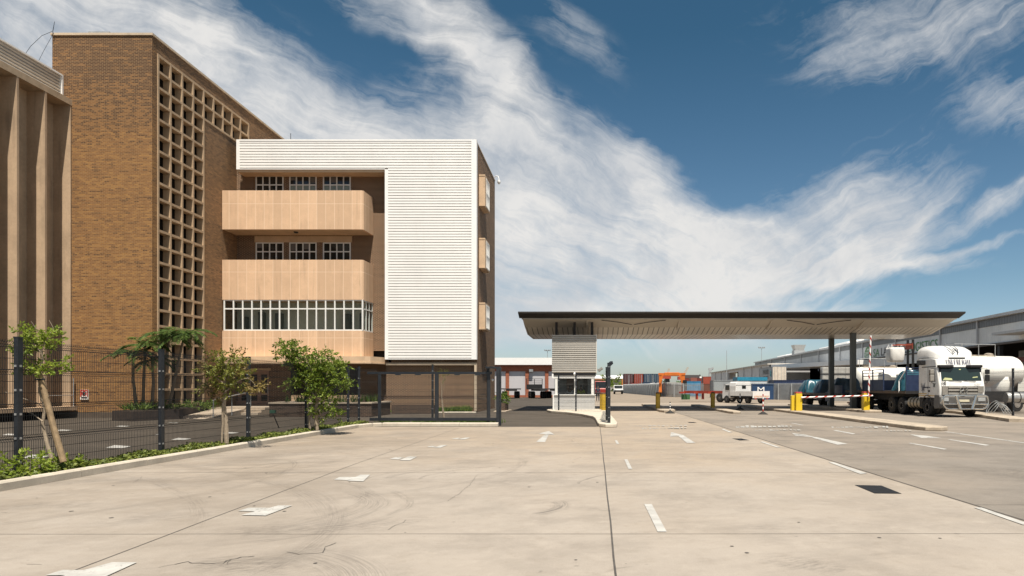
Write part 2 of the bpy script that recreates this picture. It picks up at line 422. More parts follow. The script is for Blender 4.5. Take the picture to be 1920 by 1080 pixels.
# ================================================================ GROUND
def groundmat(name, base, warm, dark, arcs=(), blots=(), seed=0, streak_rot=20, stain=.55):
    m, nt, b = newmat(name)
    co = nt.n('ShaderNodeTexCoord').outputs['Object']
    v = nt.coord(loc=(seed,seed*1.7,0), vec=co)
    big = nt.noise(v, .09, 5, .6); mid = nt.noise(v, .55, 7, .68); fine = nt.noise(v, 9, 5, .7); grit = nt.noise(v, 90, 2, .6)
    c = nt.mix(nt.m('MULTIPLY', nt.ramp(nt.m('ADD', big, nt.ramp(nt.sep(co)[1], 7, 26, -.12, .16)), .35, .65), 1.0), base, warm)
    c = nt.mix(nt.m('MULTIPLY', nt.ramp(mid, .4, .68), .6), c, sc(base, .64))
    c = nt.mix(nt.m('MULTIPLY', nt.ramp(nt.noise(v, 2.6, 7, .72), .48, .72), .4), c, sc(base, 1.22))
    c = nt.mix(nt.m('MULTIPLY', nt.ramp(nt.noise(v, 4.1, 7, .75), .5, .72), .3), c, sc(warm, .62))
    # scuffed streaks left by tyres
    st = nt.noise(nt.coord(scale=(.28,3.4,1), vec=nt.coord(rot=(0,0,R(-streak_rot)), vec=warpv(nt, co, .16, 2.5))), .9, 10, .74)
    patch = nt.ramp(nt.noise(v, .17, 4, .6), .42, .66)
    left = nt.ramp(nt.sep(co)[0], -9.0, .5, 1.0, .35)
    c = nt.mix(nt.m('MULTIPLY', nt.m('MULTIPLY', nt.m('MULTIPLY', nt.ramp(st, .46, .74), patch), stain*1.35), left), c, dark)
    st2 = nt.noise(nt.coord(scale=(4.2,.3,1), vec=nt.coord(rot=(0,0,R(8)), vec=warpv(nt, co, .14, 2.5))), .9, 10, .74)
    patch2 = nt.ramp(nt.noise(nt.coord(loc=(31,7,0), vec=co), .15, 4, .6), .45, .68)
    c = nt.mix(nt.m('MULTIPLY', nt.m('MULTIPLY', nt.ramp(st2, .52, .78), patch2), nt.m('MULTIPLY', left, stain*1.25)), c, dark)
    xyz = nt.sep(co)
    wob = nt.noise(v, .8, 3)
    for (cx, cy, r, wd, k, a0, a1) in arcs:       # tyre arcs: circle centre, radius, width, strength, bearing range
        dx = nt.m('SUBTRACT', xyz[0], cx); dy = nt.m('SUBTRACT', xyz[1], cy)
        rr = nt.m('SQRT', nt.m('ADD', nt.m('MULTIPLY', dx, dx), nt.m('MULTIPLY', dy, dy)))
        q = nt.m('ABSOLUTE', nt.m('SUBTRACT', rr, nt.m('MULTIPLY_ADD', wob, .3, r-.15)))
        band = nt.ramp(q, wd*.35, wd, 1.0, 0.0)
        tread = nt.ramp(nt.noise(nt.comb(nt.m('MULTIPLY', rr, 55.0), nt.m('MULTIPLY', nt.m('ARCTAN2', dy, dx), r*1.2), 0.0), 1.0, 4, .7), .42, .62)
        an = nt.m('ARCTAN2', dy, dx)
        lim = nt.m('MULTIPLY', nt.ramp(an, R(a0), R(a0+14)), nt.ramp(an, R(a1-14), R(a1), 1.0, 0.0))
        c = nt.mix(nt.m('MULTIPLY', nt.m('MULTIPLY', nt.m('MULTIPLY', band, tread), lim), k*.62), c, dark)
    st3 = nt.noise(nt.coord(scale=(2.2,11,1), vec=nt.coord(rot=(0,0,R(-25)), vec=warpv(nt, co, .5, .5))), 2.2, 6, .75)
    for (cx, cy, rx, ry, rot, k) in blots:
        mp = nt.n('ShaderNodeMapping', vector_type='TEXTURE'); mp.inputs['Location'].default_value = (cx,cy,0)
        mp.inputs['Rotation'].default_value = (0,0,R(rot)); mp.inputs['Scale'].default_value = (rx,ry,1)
        nt.L.new(warpv(nt, co, .9, .35), mp.inputs['Vector'])
        g = nt.n('ShaderNodeTexGradient', gradient_type='SPHERICAL'); nt.L.new(mp.outputs[0], g.inputs[0])
        c = nt.mix(nt.m('MULTIPLY', nt.m('MULTIPLY', nt.ramp(g.outputs[1], .0, .8), nt.m('MULTIPLY', nt.ramp(st3, .4, .66), nt.ramp(mid, .3, .6))), k*.85), c, dark)
    # hairline cracks
    vo = nt.n('ShaderNodeTexVoronoi', feature='DISTANCE_TO_EDGE'); vo.inputs['Scale'].default_value = .11
    nt.L.new(warpv(nt, co, .35, 2.2), vo.inputs['Vector'])
    cr = nt.m('MULTIPLY', nt.ramp(vo.outputs['Distance'], .0004, .0016, 1.0, 0.0), nt.ramp(nt.noise(v, .3, 3), .52, .62))
    c = nt.mix(nt.m('MULTIPLY', cr, .6), c, sc(dark, .6))
    c = nt.mix(nt.m('MULTIPLY', nt.m('MULTIPLY', nt.ramp(nt.noise(v, .33, 7, .7), .34, .64), nt.ramp(nt.sep(co)[0], -7.5, -.5, 1.0, .15)), .6), c, sc(warm, .58))
    sp = nt.ramp(nt.noise(v, 5, 2, .5), .73, .78)
    c = nt.mix(nt.m('MULTIPLY', sp, .35), c, dark)
    c = nt.mix(nt.m('MULTIPLY', nt.ramp(grit, .4, .7), .2), c, sc(dark, .9))
    c = nt.mix(nt.m('MULTIPLY', nt.ramp(nt.noise(v, 22, 4, .75), .55, .75), .22), c, sc(base, .6))
    nt.put(b.inputs['Base Color'], c)
    nt.put(b.inputs['Roughness'], nt.ramp(mid, .3, .7, .78, .95)); b.inputs['Specular IOR Level'].default_value = .22
    nt.put(b.inputs['Normal'], nt.bump(nt.m('ADD', nt.m('MULTIPLY', fine, .6), nt.m('MULTIPLY', grit, .4)), .25, .008))
    return m
def warpv(nt, vec, scale, amt):
    c = nt.noise(vec, scale, 3, .5, 0, 'Color')
    o = nt.n('ShaderNodeVectorMath', operation='SUBTRACT'); nt.L.new(c, o.inputs[0]); o.inputs[1].default_value = (.5,.5,.5)
    p = nt.n('ShaderNodeVectorMath', operation='MULTIPLY_ADD'); nt.L.new(o.outputs[0], p.inputs[0]); p.inputs[1].default_value = (amt,amt,0); nt.L.new(vec, p.inputs[2])
    return p.outputs[0]

ARCS = [(-9.5,6.5,6.6,.2,.45,-10,70),(-.9,12.2,2.2,.06,.8,95,250),(-2.1,12.3,1.6,.1,.8,100,240),(-2.3,12.2,1.75,.04,.7,90,230),
        (-4.9,9.2,1.9,.3,.7,-60,60),(-4.9,9.2,2.35,.1,.6,-70,50),(1.5,11.6,1.7,.05,.9,110,255),(-7,14.5,5.5,.16,.5,-80,20),(3.2,23,3.1,.09,.5,-20,120),
        (-3.5,5.3,1.6,.4,.6,-30,80),(-1.2,9.5,.8,.13,1.0,-60,30),(-1.0,9.4,.5,.1,.9,-70,20),(-6.5,9.5,3.2,.12,.6,-30,60),(-15,3,11.5,.16,.5,20,70),(-15,3,12.9,.2,.5,20,75),(-12,12,6.2,.12,.6,-60,40)]
BLOTS = [(-2.6,8.3,1.0,.5,15,1.0),(-3.4,7.9,1.5,.5,10,.8),(-1.9,11.8,1.5,.8,0,.6),(-5.4,8.6,1.2,.5,30,.6),(-3.2,6.3,.9,.4,-20,.9),(1.9,6.4,.8,.35,-30,.7),
         (-8,17,3.2,.8,5,.7),(-6,22,4,.9,0,.6),(2.9,20.5,2,.8,0,.4),(1.2,18,2.4,.5,0,.3),(-8.2,12,2,.7,20,.7),(2.1,8.0,.5,.25,0,.4),(-7.6,9.5,1.3,.5,25,.8),(-6.4,12.5,1.6,.6,70,.7),(-.6,9.9,.5,.25,10,.7),(.0,9.2,.5,.2,-10,.6)]
M_yard = groundmat('beige_concrete', (.350,.306,.260), (.345,.280,.214), (.078,.07,.063), ARCS, BLOTS)
M_lane = groundmat('grey_concrete', (.222,.196,.168), (.262,.22,.178), (.055,.052,.049), [], [(9.5,13,3.2,1.6,0,.75),(8,18,3,1.1,0,.6),(11,20,3.5,1.5,0,.6),(14,17,4,1.4,0,.6),(7.5,27,3,1.5,0,.4)], seed=13, streak_rot=4, stain=.7)
M_asph = groundmat('asphalt', (.072,.06,.048), (.088,.072,.056), (.034,.031,.028), seed=40, stain=.4)
M_white_paint = paintmat('road_paint', (.45,.435,.405), .56)
M_faded = paintmat('faded_paint', (.42,.405,.375), .47)
M_joint = mat('joint_sealant', (.07,.062,.055), .9, var=.3, scale=8)

g = MB()
g.poly([(-900,-60,0),(900,-60,0),(900,1500,0),(-900,1500,0)])
ground = tag(g.build('ground', M_yard), kind='structure')
lane = tag(MB().poly([(5.3,-20,.004),(60,-20,.004),(60,62,.004),(5.3,62,.004)]).build('road', M_lane), kind='structure')
far = MB().poly([(.9,70,.004),(90,70,.004),(240,900,.004),(1.2,900,.004)]).build('far_road', groundmat('worn_concrete', (.24,.205,.165), (.28,.225,.17), (.08,.07,.06), seed=77)); tag(far, kind='structure')
asph = tag(MB().poly([(.24,28.1,.005),(.24,43.5,.005),(.24,60,.005),(.24,420,.005),(-140,420,.005),(-140,4,.005),(-9.5,4,.005),(-9.5,28.1,.005)]).build('parking_lot', M_asph), kind='structure')
jb = MB()
def jstrip(a, b, w=.018, z=.003):
    a = Vector((a[0],a[1],z)); b = Vector((b[0],b[1],z)); n = 14; t = (b-a).normalized(); s = Vector((-t.y,t.x,0))
    pts = [a.lerp(b, i/n) + s*rnd.uniform(-.008,.008) for i in range(n+1)]
    for i in range(n):
        jb.poly([pts[i]-s*w/2, pts[i+1]-s*w/2, pts[i+1]+s*w/2, pts[i]+s*w/2])
jstrip((.19,3),(.33,28.1), .02)
jstrip((-9.3,7.62),(5.3,7.66), .009); jstrip((-4.55,4),(-5.05,14.5), .014); jstrip((-5.05,14.5),(-5.3,27), .01)
jstrip((-9.3,13.1),(5.3,13.1), .011); jstrip((-9.3,19.7),(5.3,19.7), .011); jstrip((-9.3,28.08),(.24,28.08), .02)
jb.build('expansion_joint', M_joint, ground)
jb = MB(); jstrip((5.32,-5),(5.32,62), .02, .007)
for yy_ in (9.5,16,22.5,31): jstrip((5.3,yy_),(30,yy_), .012, .007)
jb.build('expansion_joint', M_joint, lane)

cb_ = MB()
def crack(pts, w):
    q = [Vector(G(a, b)[:2] + (.003,)) for a, b in pts]; full = []
    for a, b in zip(q, q[1:]):
        n = max(2, int((b-a).length/.05))
        for i in range(n): full.append(a.lerp(b, i/n) + Vector((rnd.uniform(-.012,.012), rnd.uniform(-.012,.012), 0)))
    full.append(q[-1])
    for i, (a, b) in enumerate(zip(full, full[1:])):
        t = (b-a).normalized(); s_ = Vector((-t.y,t.x,0)); w0 = w*rnd.uniform(.3,1)
        cb_.poly([a-s_*w0/2, b-s_*w0/2, b+s_*w0/2, a+s_*w0/2])
crack([(300,1064),(352,1053),(362,1056),(415,1058),(425,1052),(452,1045),(477,1043)], .014); crack([(425,1058),(433,1050)], .01)
crack([(536,1035),(552,1038),(560,1040),(578,1038),(605,1037),(610,1026),(630,1018)], .011); crack([(730,993),(740,985),(752,982),(761,975)], .01)
crack([(820,943),(838,940),(862,925),(880,910),(895,890)], .007); crack([(53,1058),(78,1059)], .009); crack([(250,905),(262,898),(268,893)], .006); crack([(1640,880),(1690,862),(1720,850)], .006)
cb_.build('crack', M_joint, ground)
for i in range(60):
    a = rnd.uniform(-8.5,5); d_ = rnd.uniform(6,22); r_ = rnd.uniform(.008,.03)
    cb_ = MB() if i == 0 else cb_
    cb_.poly([(a+r_*math.cos(k*1.05)*rnd.uniform(.6,1.2), d_+r_*math.sin(k*1.05), .0035) for k in range(6)])
cb_.build('oil_spots', M_joint, ground)

# painted markings; outlines surveyed as sight lines on the ground
def mark(name, polys, parent, z, m=M_white_paint):
    mb = MB()
    for i, p in enumerate(polys): mb.poly([G(a, b)[:2] + (z + i*.002,) for a, b in p])
    return mb.build(name, m, parent)
for p in ([(1208,946),(1222,946),(1250,998),(1233,998)],[(1170.5,862),(1176.5,862),(1185.5,880),(1178.5,880)],[(1153,826),(1157,826),(1161,833),(1156,833)]):
    mark('lane_dash', [p], ground, .008)
for p in ([(1553,867),(1562,867),(1626,888),(1613,889.5)],[(1826,952.5),(1840,952.5),(1935,985),(1918,985)],[(1424,828.5),(1431,828.5),(1464,839.5),(1457,839.5)],[(1352,804.5),(1357,804.5),(1373,811),(1367,811)]):
    mark('lane_dash', [p], ground, .008)
for a, b in (([(85,1080),(118,1070),(215,1071),(168,1080)],[(60,1098),(165,1098),(257,1056),(210,1056)]),
             ([(446,959),(466,953),(512,953),(480,960)],[(452,967),(498,968),(548,949),(522,949)]),
             ([(626,900),(637,895),(668,895),(652,901)],[(651,902.5),(681,903.5),(694,891),(676,891)]),
             ([(731,861),(741,858),(758,858),(747,862)],[(749,863.5),(768,864),(782,857),(766,856.5)]),
             ([(800,838.5),(809,836.5),(818,836.5),(812,839)],[(813,840),(826,840),(839,835),(828,835)]),
             ([(846,823.5),(856,821.5),(862,821.5),(858,823.5)],[(858,824.3),(872,824.3),(882,821),(873,821)])):
    mark('bay_marking', [a, b], ground, .008)
mark('arrow_marking', [[(1005.5,829),(1022,829),(1029,815),(1023,814)],[(1010,813.5),(1029,808.5),(1040,815.5)]], ground, .008)
mark('arrow_marking', [[(1256.5,819),(1258.5,810.5),(1284,817)],[(1272,818),(1280,816),(1304,831),(1288,831)]], ground, .008)
mark('arrow_marking', [[(1485,812.5),(1511,815.5),(1530,820.5),(1491,817.5)],[(1522,821),(1530,820),(1590,833),(1570,834.5)]], lane, .010)
mark('arrow_marking', [[(1706,815),(1738,817.5),(1766,822),(1728,821.5)]], lane, .010)
for p in ([(1703,831.5),(1708,831),(1776,842.5),(1770,843.5)],[(1776,824.5),(1783,824.5),(1856,835),(1848,836)],[(1770,810),(1778,810),(1925,831),(1920,831.5)],[(1562,807.5),(1568,807),(1604,813.5),(1599,814.5)],[(1482,793.5),(1486,793.5),(1508,797.5),(1503,797.5)]):
    mark('lane_dash', [p], lane, .010)
def wordrow(px0, px1, py0, py1, parent, z, step=7.5):  # worn, no longer legible painted word
    ps = []; x = px0
    while x < px1:
        w_ = step*rnd.uniform(.45,1.05)
        a = py0 + (py1-py0)*rnd.uniform(0,.4); b = py1 - (py1-py0)*rnd.uniform(0,.35)
        ps.append([(x,b),(x+w_,b),(x+w_-1,a),(x-1,a)]); x += step*rnd.uniform(.85,1.3)
    return mark('worn_lettering', ps, parent, z, M_faded)
wordrow(1190,1290,797.5,800,ground,.008); wordrow(1204,1288,802.5,804.5,ground,.008,6)
wordrow(1380,1488,798,802.5,lane,.010); wordrow(1416,1500,806,809,lane,.010,6)
wordrow(1560,1665,800,804,lane,.010); wordrow(1618,1705,808,810,lane,.010,6)
# parking bay ticks on the asphalt behind the fence
def tick(px, py, w_, h_):
    return [[(px-w_,py+h_*.8),(px-w_*.3,py-h_),(px+w_,py-h_*.2),(px+w_*.35,py+h_)]]
for q in ((67,856.5,25,3.4),(222,838,24,2.8),(340,823.5,19,2.0),(432,812,17,1.6),(20,815,16,1.5),(120,807,16,1.2),(230,799.5,14,.9),(324,793,12,.7),(300,815,9,.7),(570,806,15,1.2)):
    mark('bay_tick', tick(*q), asph, .011)

# drains let into the concrete
M_grate = mat('cast_iron', (.028,.027,.027), .6, .3, var=.3, scale=20)
def grate(corners, label, zz, nb=14):
    P4 = [Vector(G(*c)) for c in corners]
    cx = sum(p.x for p in P4)/4; cy = sum(p.y for p in P4)/4
    t = thing('drain_grate', label, 'drain grate', (cx,cy,0), 0, 'drain grates in the lane')
    mb = MB(); a,b,c,d = [Vector((p.x,p.y,zz)) for p in P4]
    for i in range(nb):
        k0, k1 = i/nb, (i+.62)/nb
        mb.poly([a.lerp(b,k0), a.lerp(b,k1), d.lerp(c,k1), d.lerp(c,k0)])
    mb.build('bars', M_grate, t)
    e = .97
    f = MB(); f.poly([Vector((p.x,p.y,zz-.003)) for p in P4]); f.build('pit', mat('drain_pit', (.012,.012,.012), .9), t)
grate([(1603,910),(1653,911),(1691,926),(1640,925.5)], 'large black drain grate in the beige lane, nearest of the three', .008)
grate([(1373,822.5),(1391,822.5),(1405,825.5),(1387,826)], 'small black drain grate in the lane ahead of the painted arrow', .008, 8)
grate([(1289,791.5),(1301,791.5),(1307,793),(1293,793)], 'farthest black drain grate, beside the small kerbed island', .008, 6)

# kerbs
M_kerb = mat('kerb_concrete', (.50,.44,.355), .85, var=.14, scale=2.2, dirt=.4, dirtcol=(.27,.23,.19), bump=.3)
M_kerbd = mat('stained_kerb', (.40,.33,.25), .85, var=.22, scale=1.6, dirt=.85, dirtcol=(.09,.075,.06), bump=.3)
kb = MB()
def kerb_run(mb, a, b, w=.15, h=.15, seg=1.8, gap=.012, z=0):
    a = Vector((a[0],a[1],0)); b = Vector((b[0],b[1],0)); L = (b-a).length; n = max(1, round(L/seg)); t = (b-a)/L; s = Vector((-t.y,t.x,0))
    for i in range(n):
        p = a + t*(L*i/n + gap/2); q = a + t*(L*(i+1)/n - gap/2); dz = rnd.uniform(-.004,.004)
        prof = [(0,z),(0,z+h-.03+dz),(.03,z+h+dz),(w,z+h+dz),(w,z)]
        vs = [p + s*u_ + Vector((0,0,v_)) for u_, v_ in prof] + [q + s*u_ + Vector((0,0,v_)) for u_, v_ in prof]
        k = len(prof); fs = [tuple(range(k)), tuple(range(2*k-1,k-1,-1))] + [(j,(j+1)%k,k+(j+1)%k,k+j) for j in range(k)]
        mb.add(vs, fs)
kerb_run(kb, (-9.3,-6), (-9.3,27.2))
kerb_run(kb, (-9.3,27.2), (-9.0,28.05), seg=.5); kerb_run(kb, (-9.0,28.05), (-8.7,28.3), seg=.5)
kerb_run(kb, (-8.7,28.3), (-3.9,28.3), w=.35, seg=1.7)
k_ = kb.build('kerb', M_kerb, smooth=False); tag(k_, kind='structure')
bed = MB().prism([(-10.45,-6),(-9.46,-6),(-9.46,27.3),(-9.1,28.4),(-9.1,29.6),(-10.45,29.6)], .0, .11).build('planting_bed', mat('bed_soil', (.06,.042,.028), .95, var=.3, scale=9, bump=.6)); tag(bed, kind='structure')
# ================================================================ BUILDINGS ON THE LEFT
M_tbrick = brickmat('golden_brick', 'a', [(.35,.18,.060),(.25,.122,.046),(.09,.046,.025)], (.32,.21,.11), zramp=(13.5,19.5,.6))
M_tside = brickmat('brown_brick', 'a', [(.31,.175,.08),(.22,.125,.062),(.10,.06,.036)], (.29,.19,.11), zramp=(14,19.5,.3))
M_obrick = brickmat('dark_brick', 'a', rowvar=.6, cols= [(.115,.062,.04),(.07,.042,.03),(.036,.024,.02)], mortar=(.46,.31,.19), ms=.012)
M_conc = mat('screen_concrete', (.43,.305,.19), .88, var=.15, scale=1.5, dirt=.5, dirtcol=(.13,.09,.06), bump=.25, streak=True)
M_silo = mat('silo_concrete', (.44,.315,.205), .9, var=.16, scale=.8, dirt=.6, dirtcol=(.16,.11,.075), bump=.3, streak=True)
M_stone = mat('pale_coping', (.50,.40,.29), .85, var=.12, scale=2, dirt=.4, dirtcol=(.2,.15,.1))
M_beige = panelmat('beige_panel', (.69,.465,.30), (.86,.66,.48), .552, (8.86, 13.15, 4.72), u0=-23.26, lw=.016, stain=.5)
M_soffit = mat('beige_render', (.56,.40,.26), .85, var=.1, scale=1.5, dirt=.3, dirtcol=(.25,.17,.1))
M_dark = mat('dark_interior', (.014,.012,.011), .9, var=.2)
M_wclad = mat('white_cladding', (.86,.84,.81), .42, var=.03, scale=.6, dirt=.12, dirtcol=(.5,.46,.4), streak=True)
M_wtrim = mat('white_trim', (.85,.835,.81), .4, var=.03)
M_gclad = mat('grey_cladding', (.56,.53,.48), .45, var=.06, scale=.8, dirt=.25, dirtcol=(.3,.27,.23), streak=True)
M_frame = mat('white_frame', (.74,.73,.70), .45, var=.04)
M_glass = glassmat('window_glass', (.018,.019,.018))
M_glassg = glassmat('pale_glass', (.03,.04,.038), clear=.8, tint=(.85,.9,.88))
M_steel = mat('charcoal_steel', (.028,.031,.036), .5, .2, var=.2, scale=6)
M_gal = mat('galvanised_steel', (.42,.43,.43), .45, .5, var=.15, scale=5)

# --- grain silo with deep vertical fins
silo = thing('grain_silo', 'beige concrete silo with deep vertical fins under a ribbed pale metal band', 'silo', (-31,30,0))
XF, XB = -27.5, -28.42
fin = MB()
tips = [36.0 - 1.68*i for i in range(0,24)]
for i, ytip in enumerate(tips):
    y1 = ytip + .12 if i else ytip + .06
    fin.py([(XF,.62),(XF,16.55),(-30.5,16.55),(-30.5,.62)], ytip, y1) if False else fin.box(XB-.02, XF, ytip, y1, .62, 16.5); fin.build('fin', M_silo, silo); fin = MB()

MB().box(-34, XB, -6, 36.06, .62, 16.5).build('wall', M_silo, silo)
MB().box(-34.2, XF+.01, -6.2, 36.1, 16.5, 16.82).build('roof_slab', mat('slab_concrete', (.40,.30,.2), .9, var=.15, dirt=.5, dirtcol=(.14,.1,.07), bump=.3), silo)
cl = MB(); z = 16.86
while z < 18.0:
    cl.px([(-.0,z),(.0,z),(.0,z)],0,0) if False else None
    cl.py([(-28.10,z),(-28.0,z+.015),(-27.96,z+.07),(-28.04,z+.15),(-28.10,z+.15)], -6, 35.95); z += .165
cl.build('ribbed_band', M_gclad, silo)
MB().box(-28.12, -27.92, 35.95, 36.06, 16.83, 18.1).box(-28.12,-27.9,-6,35.95,18.02,18.1).build('band_trim', M_wtrim, silo)
MB().box(-30, XF+.35, -6.4, 36.0, .42, .62).build('ledge', M_silo, silo)
MB().box(-30, -28.6, -6.4, 36.0, 0, .42).build('undercroft', M_dark, silo)
MB().tube([(-27.3,35.95,.62),(-27.3,35.95,2.1)], .03).tube([(-27.3,35.95,1.2),(-27.3,34.2,1.2),(-27.3,34.2,.62)], .018).build('handrail', M_gal, silo)

# --- brick tower with the concrete grid screen
tower = thing('brick_tower', 'tall golden brick tower with a concrete egg-crate window screen down its side', 'building', (-26,40,0))
XT, XL, YT, YE, ZT = -23.26, -28.54, 36.1, 62.0, 20.22
ZS, RH, CW, Y0 = 19.41, .853, 1.069, 36.58
# front and left walls
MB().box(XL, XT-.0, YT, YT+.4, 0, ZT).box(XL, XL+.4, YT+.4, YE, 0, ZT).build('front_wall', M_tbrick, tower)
# side wall in pieces round the screen
sw = MB()
ya = Y0; yb4 = Y0+4*CW; yb9 = Y0+9*CW; zb2 = ZS-2*RH; zb = ZS-22*RH
sw.box(XT-.5, XT, YT+.4, ya, 0, ZT)
sw.box(XT-.5, XT, ya, YE, ZS, ZT)
sw.box(XT-.5, XT, ya, yb4, 0, zb)
sw.box(XT-.5, XT, yb4, yb9, 0, zb2)
sw.box(XT-.5, XT, yb9, YE, 0, ZS)
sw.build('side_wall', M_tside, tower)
# dark glazing behind the screen, its own bars
MB().box(XT-.48, XT-.42, ya, yb9, zb, ZS).build('glazing', mat('dull_glazing', (.012,.011,.01), .5, spec=.2), tower)
gb = MB()
for i in range(9):
    z0 = zb if i < 4 else zb2
    for q in (.33,.66): gb.box(XT-.42, XT-.39, Y0+(i+q)*CW-.02, Y0+(i+q)*CW+.02, z0, ZS)
gb.build('glazing_bars', mat('bronze_bars', (.05,.04,.033), .5, .3), tower)
scn = MB(); tf = .13
for i in range(10):
    y = Y0 + i*CW; z0 = zb if i <= 4 else zb2
    scn.box(XT-.36, XT+.04, y-tf/2, y+tf/2, z0-tf/2, ZS+tf/2)
for j in range(23):
    zz = ZS - j*RH; n = 9 if j <= 2 else 4
    for i in range(n): scn.box(XT-.36, XT+.03, Y0+i*CW+tf/2, Y0+(i+1)*CW-tf/2, zz-tf/2, zz+tf/2)
scn.build('screen_grid', M_conc, tower)
MB().box(XL-.06, XT+.06, YT-.06, YE, ZT, ZT+.12).build('coping', M_stone, tower)
MB().box(XL+1.9, XL+3.0, YT-.0, YT+.3, ZT+.12, ZT+.22).build('roof_vent', M_gal, tower)
MB().box(XL+.02, XT-.02, YT-.05, YT+.01, 0, .3).build('plinth', mat('plinth_render', (.10,.075,.055), .9), tower)
MB().box(XT-.3, XT-.05, 47.0, 48.3, 17.6, 18.4).build('side_window', M_glass, tower)
# lightning cable and lamp at the corner
tag(MB().tube([(XL+.1,36.0,20.3),(XL+.2,36,20.9),(XL+.1,36,20.4),(XL-.4,35.9,20.1),(XL-.9,35.8,19.5),(XL-1.2,35.7,18.9),(XL-1.1,35.7,18.2),(XL-1.2,35.7,17.6)], .014, 4).tube([(XL+.15,36.0,20.3),(XL-.3,35.9,19.3),(XL-1.2,35.8,17.3)], .012, 4).build('lightning_cable', M_steel), 'thin dark cable looping from the roof corner of the brick tower', 'cable')
sg = thing('warning_sign', 'small red and white square warning sign on the golden brick wall', 'sign', (X(156.5,36),35.98,0))
sx, sz = X(156.5,36), Z(740,36)
MB().box(sx-.21,sx+.21,36.05,36.09,sz-.26,sz+.26).build('plate', mat('sign_white', (.72,.68,.64), .5), sg)
rd = MB(); rd.box(sx-.2,sx+.2,36.04,36.05,sz+.2,sz+.25); rd.box(sx-.2,sx-.14,36.04,36.05,sz-.1,sz+.2); rd.box(sx+.14,sx+.2,36.04,36.05,sz-.1,sz+.2)
for k in range(10):
    a0 = math.pi*2*k/10; a1 = math.pi*2*(k+1)/10
    rd.box(0,0,0,0,0,0) if False else rd.add([(sx+.13*math.cos(a0),36.04,sz+.06+.13*math.sin(a0)),(sx+.13*math.cos(a1),36.04,sz+.06+.13*math.sin(a1)),(sx+.09*math.cos(a1),36.04,sz+.06+.09*math.sin(a1)),(sx+.09*math.cos(a0),36.04,sz+.06+.09*math.sin(a0))], [(0,1,2,3)])
rd.build('red_marking', mat('sign_red', (.5,.05,.035), .5), sg)
MB().box(sx-.025,sx+.025,36.03,36.04,sz-.04,sz+.15).box(sx-.07,sx-.04,36.03,36.04,sz-.02,sz+.1).box(sx+.04,sx+.07,36.03,36.04,sz-.02,sz+.1).box(sx-.15,sx+.15,36.03,36.04,sz-.17,sz-.12).build('pictogram', M_steel, sg)

# --- office block
off = thing('office_block', 'four storey dark brick office block with white ribbed cladding and beige balconies', 'building', (-15,45,0))
XR, YC, YW, YB, ZR = -7.43, 43.7, 44.7, 42.9, 17.45
YEND = 52.2
XCL = X(444,YC)+.0; XCM = X(722,YC)     # cladding edges
ZCT, ZCB, ZTB = Z(262,YC), Z(674,YC), Z(318,YC)
# brick masses: recess back wall, right part, side wall
bk = MB()
bk.box(XT, XCM+.3, YW, YW+.35, 4.0, ZR)                                 # recess wall above the ledge
bk.box(XCM+.3, XR, 44.0, 44.35, 0, ZCB+.5)                               # lower right wall
bk.box(XR-.35, XR, 44.35, YEND, 0, ZR+.0)
bk.box(XCM-.02, XCM+.3, 44.0, 44.7, 0, 3.2)
bk.build('brick_wall', M_obrick, off)
MB().box(XT, XR-.4, 44.4+.7, YEND, 0, ZR-.1).build('core', M_dark, off)
# upper storey walls, with piers between the windows
def wx(px): return X(px, YW)
M_frost = mat('frosted_pane', (.22,.25,.2), .25, var=.15, scale=2); M_blind = mat('window_blind', (.12,.11,.10), .7)
WINS = [(481,531),(544,593),(607,657)]
for zlo, zhi in ((13.35,15.42),(8.95,11.05)):
    for a, b in WINS:
        fr = MB(); x0, x1 = wx(a), wx(b); yf = YW-.03
        n = 4
        for i in range(n+1):
            xx = x0 + (x1-x0)*i/n; fr.box(xx-.035, xx+.035, yf-.03, yf+.05, zlo, zhi)
        for zz in (zlo, zhi-.57, zhi-.0): fr.box(x0-.035, x1+.035, yf-.022, yf+.04, zz-.035, zz+.035)
        w_ = fr.build('window', M_frame, off)
        zm = zhi-.57; top = zlo > 12
        for z_a, z_b, g_ in ((zm, zhi, M_glass), (zlo, zm, M_frost if top and a > 500 else M_glass)):
            gl = MB(); gl.poly([(x0,YW-.012,z_a),(x1,YW-.012,z_a),(x1,YW-.012,z_b),(x0,YW-.012,z_b)]); gl.build('pane', g_, w_)
        for i_ in range(n):
            if rnd.random() < .45:
                xa_ = x0+(x1-x0)*i_/n+.05; bl_ = MB(); zz_ = zhi-.04-rnd.uniform(.2,.5); bl_.box(xa_, xa_+(x1-x0)/n-.1, YW-.02, YW-.014, zz_, zhi-.04); bl_.build('blind', M_blind, w_)
bl = MB()
for a, b in ((2,1),(2,2),(1,1)):
    pass
MB().box(wx(478), wx(660), YW-.06, YW+.0, 11.09, 11.5).build('lintel_band', M_soffit, off)
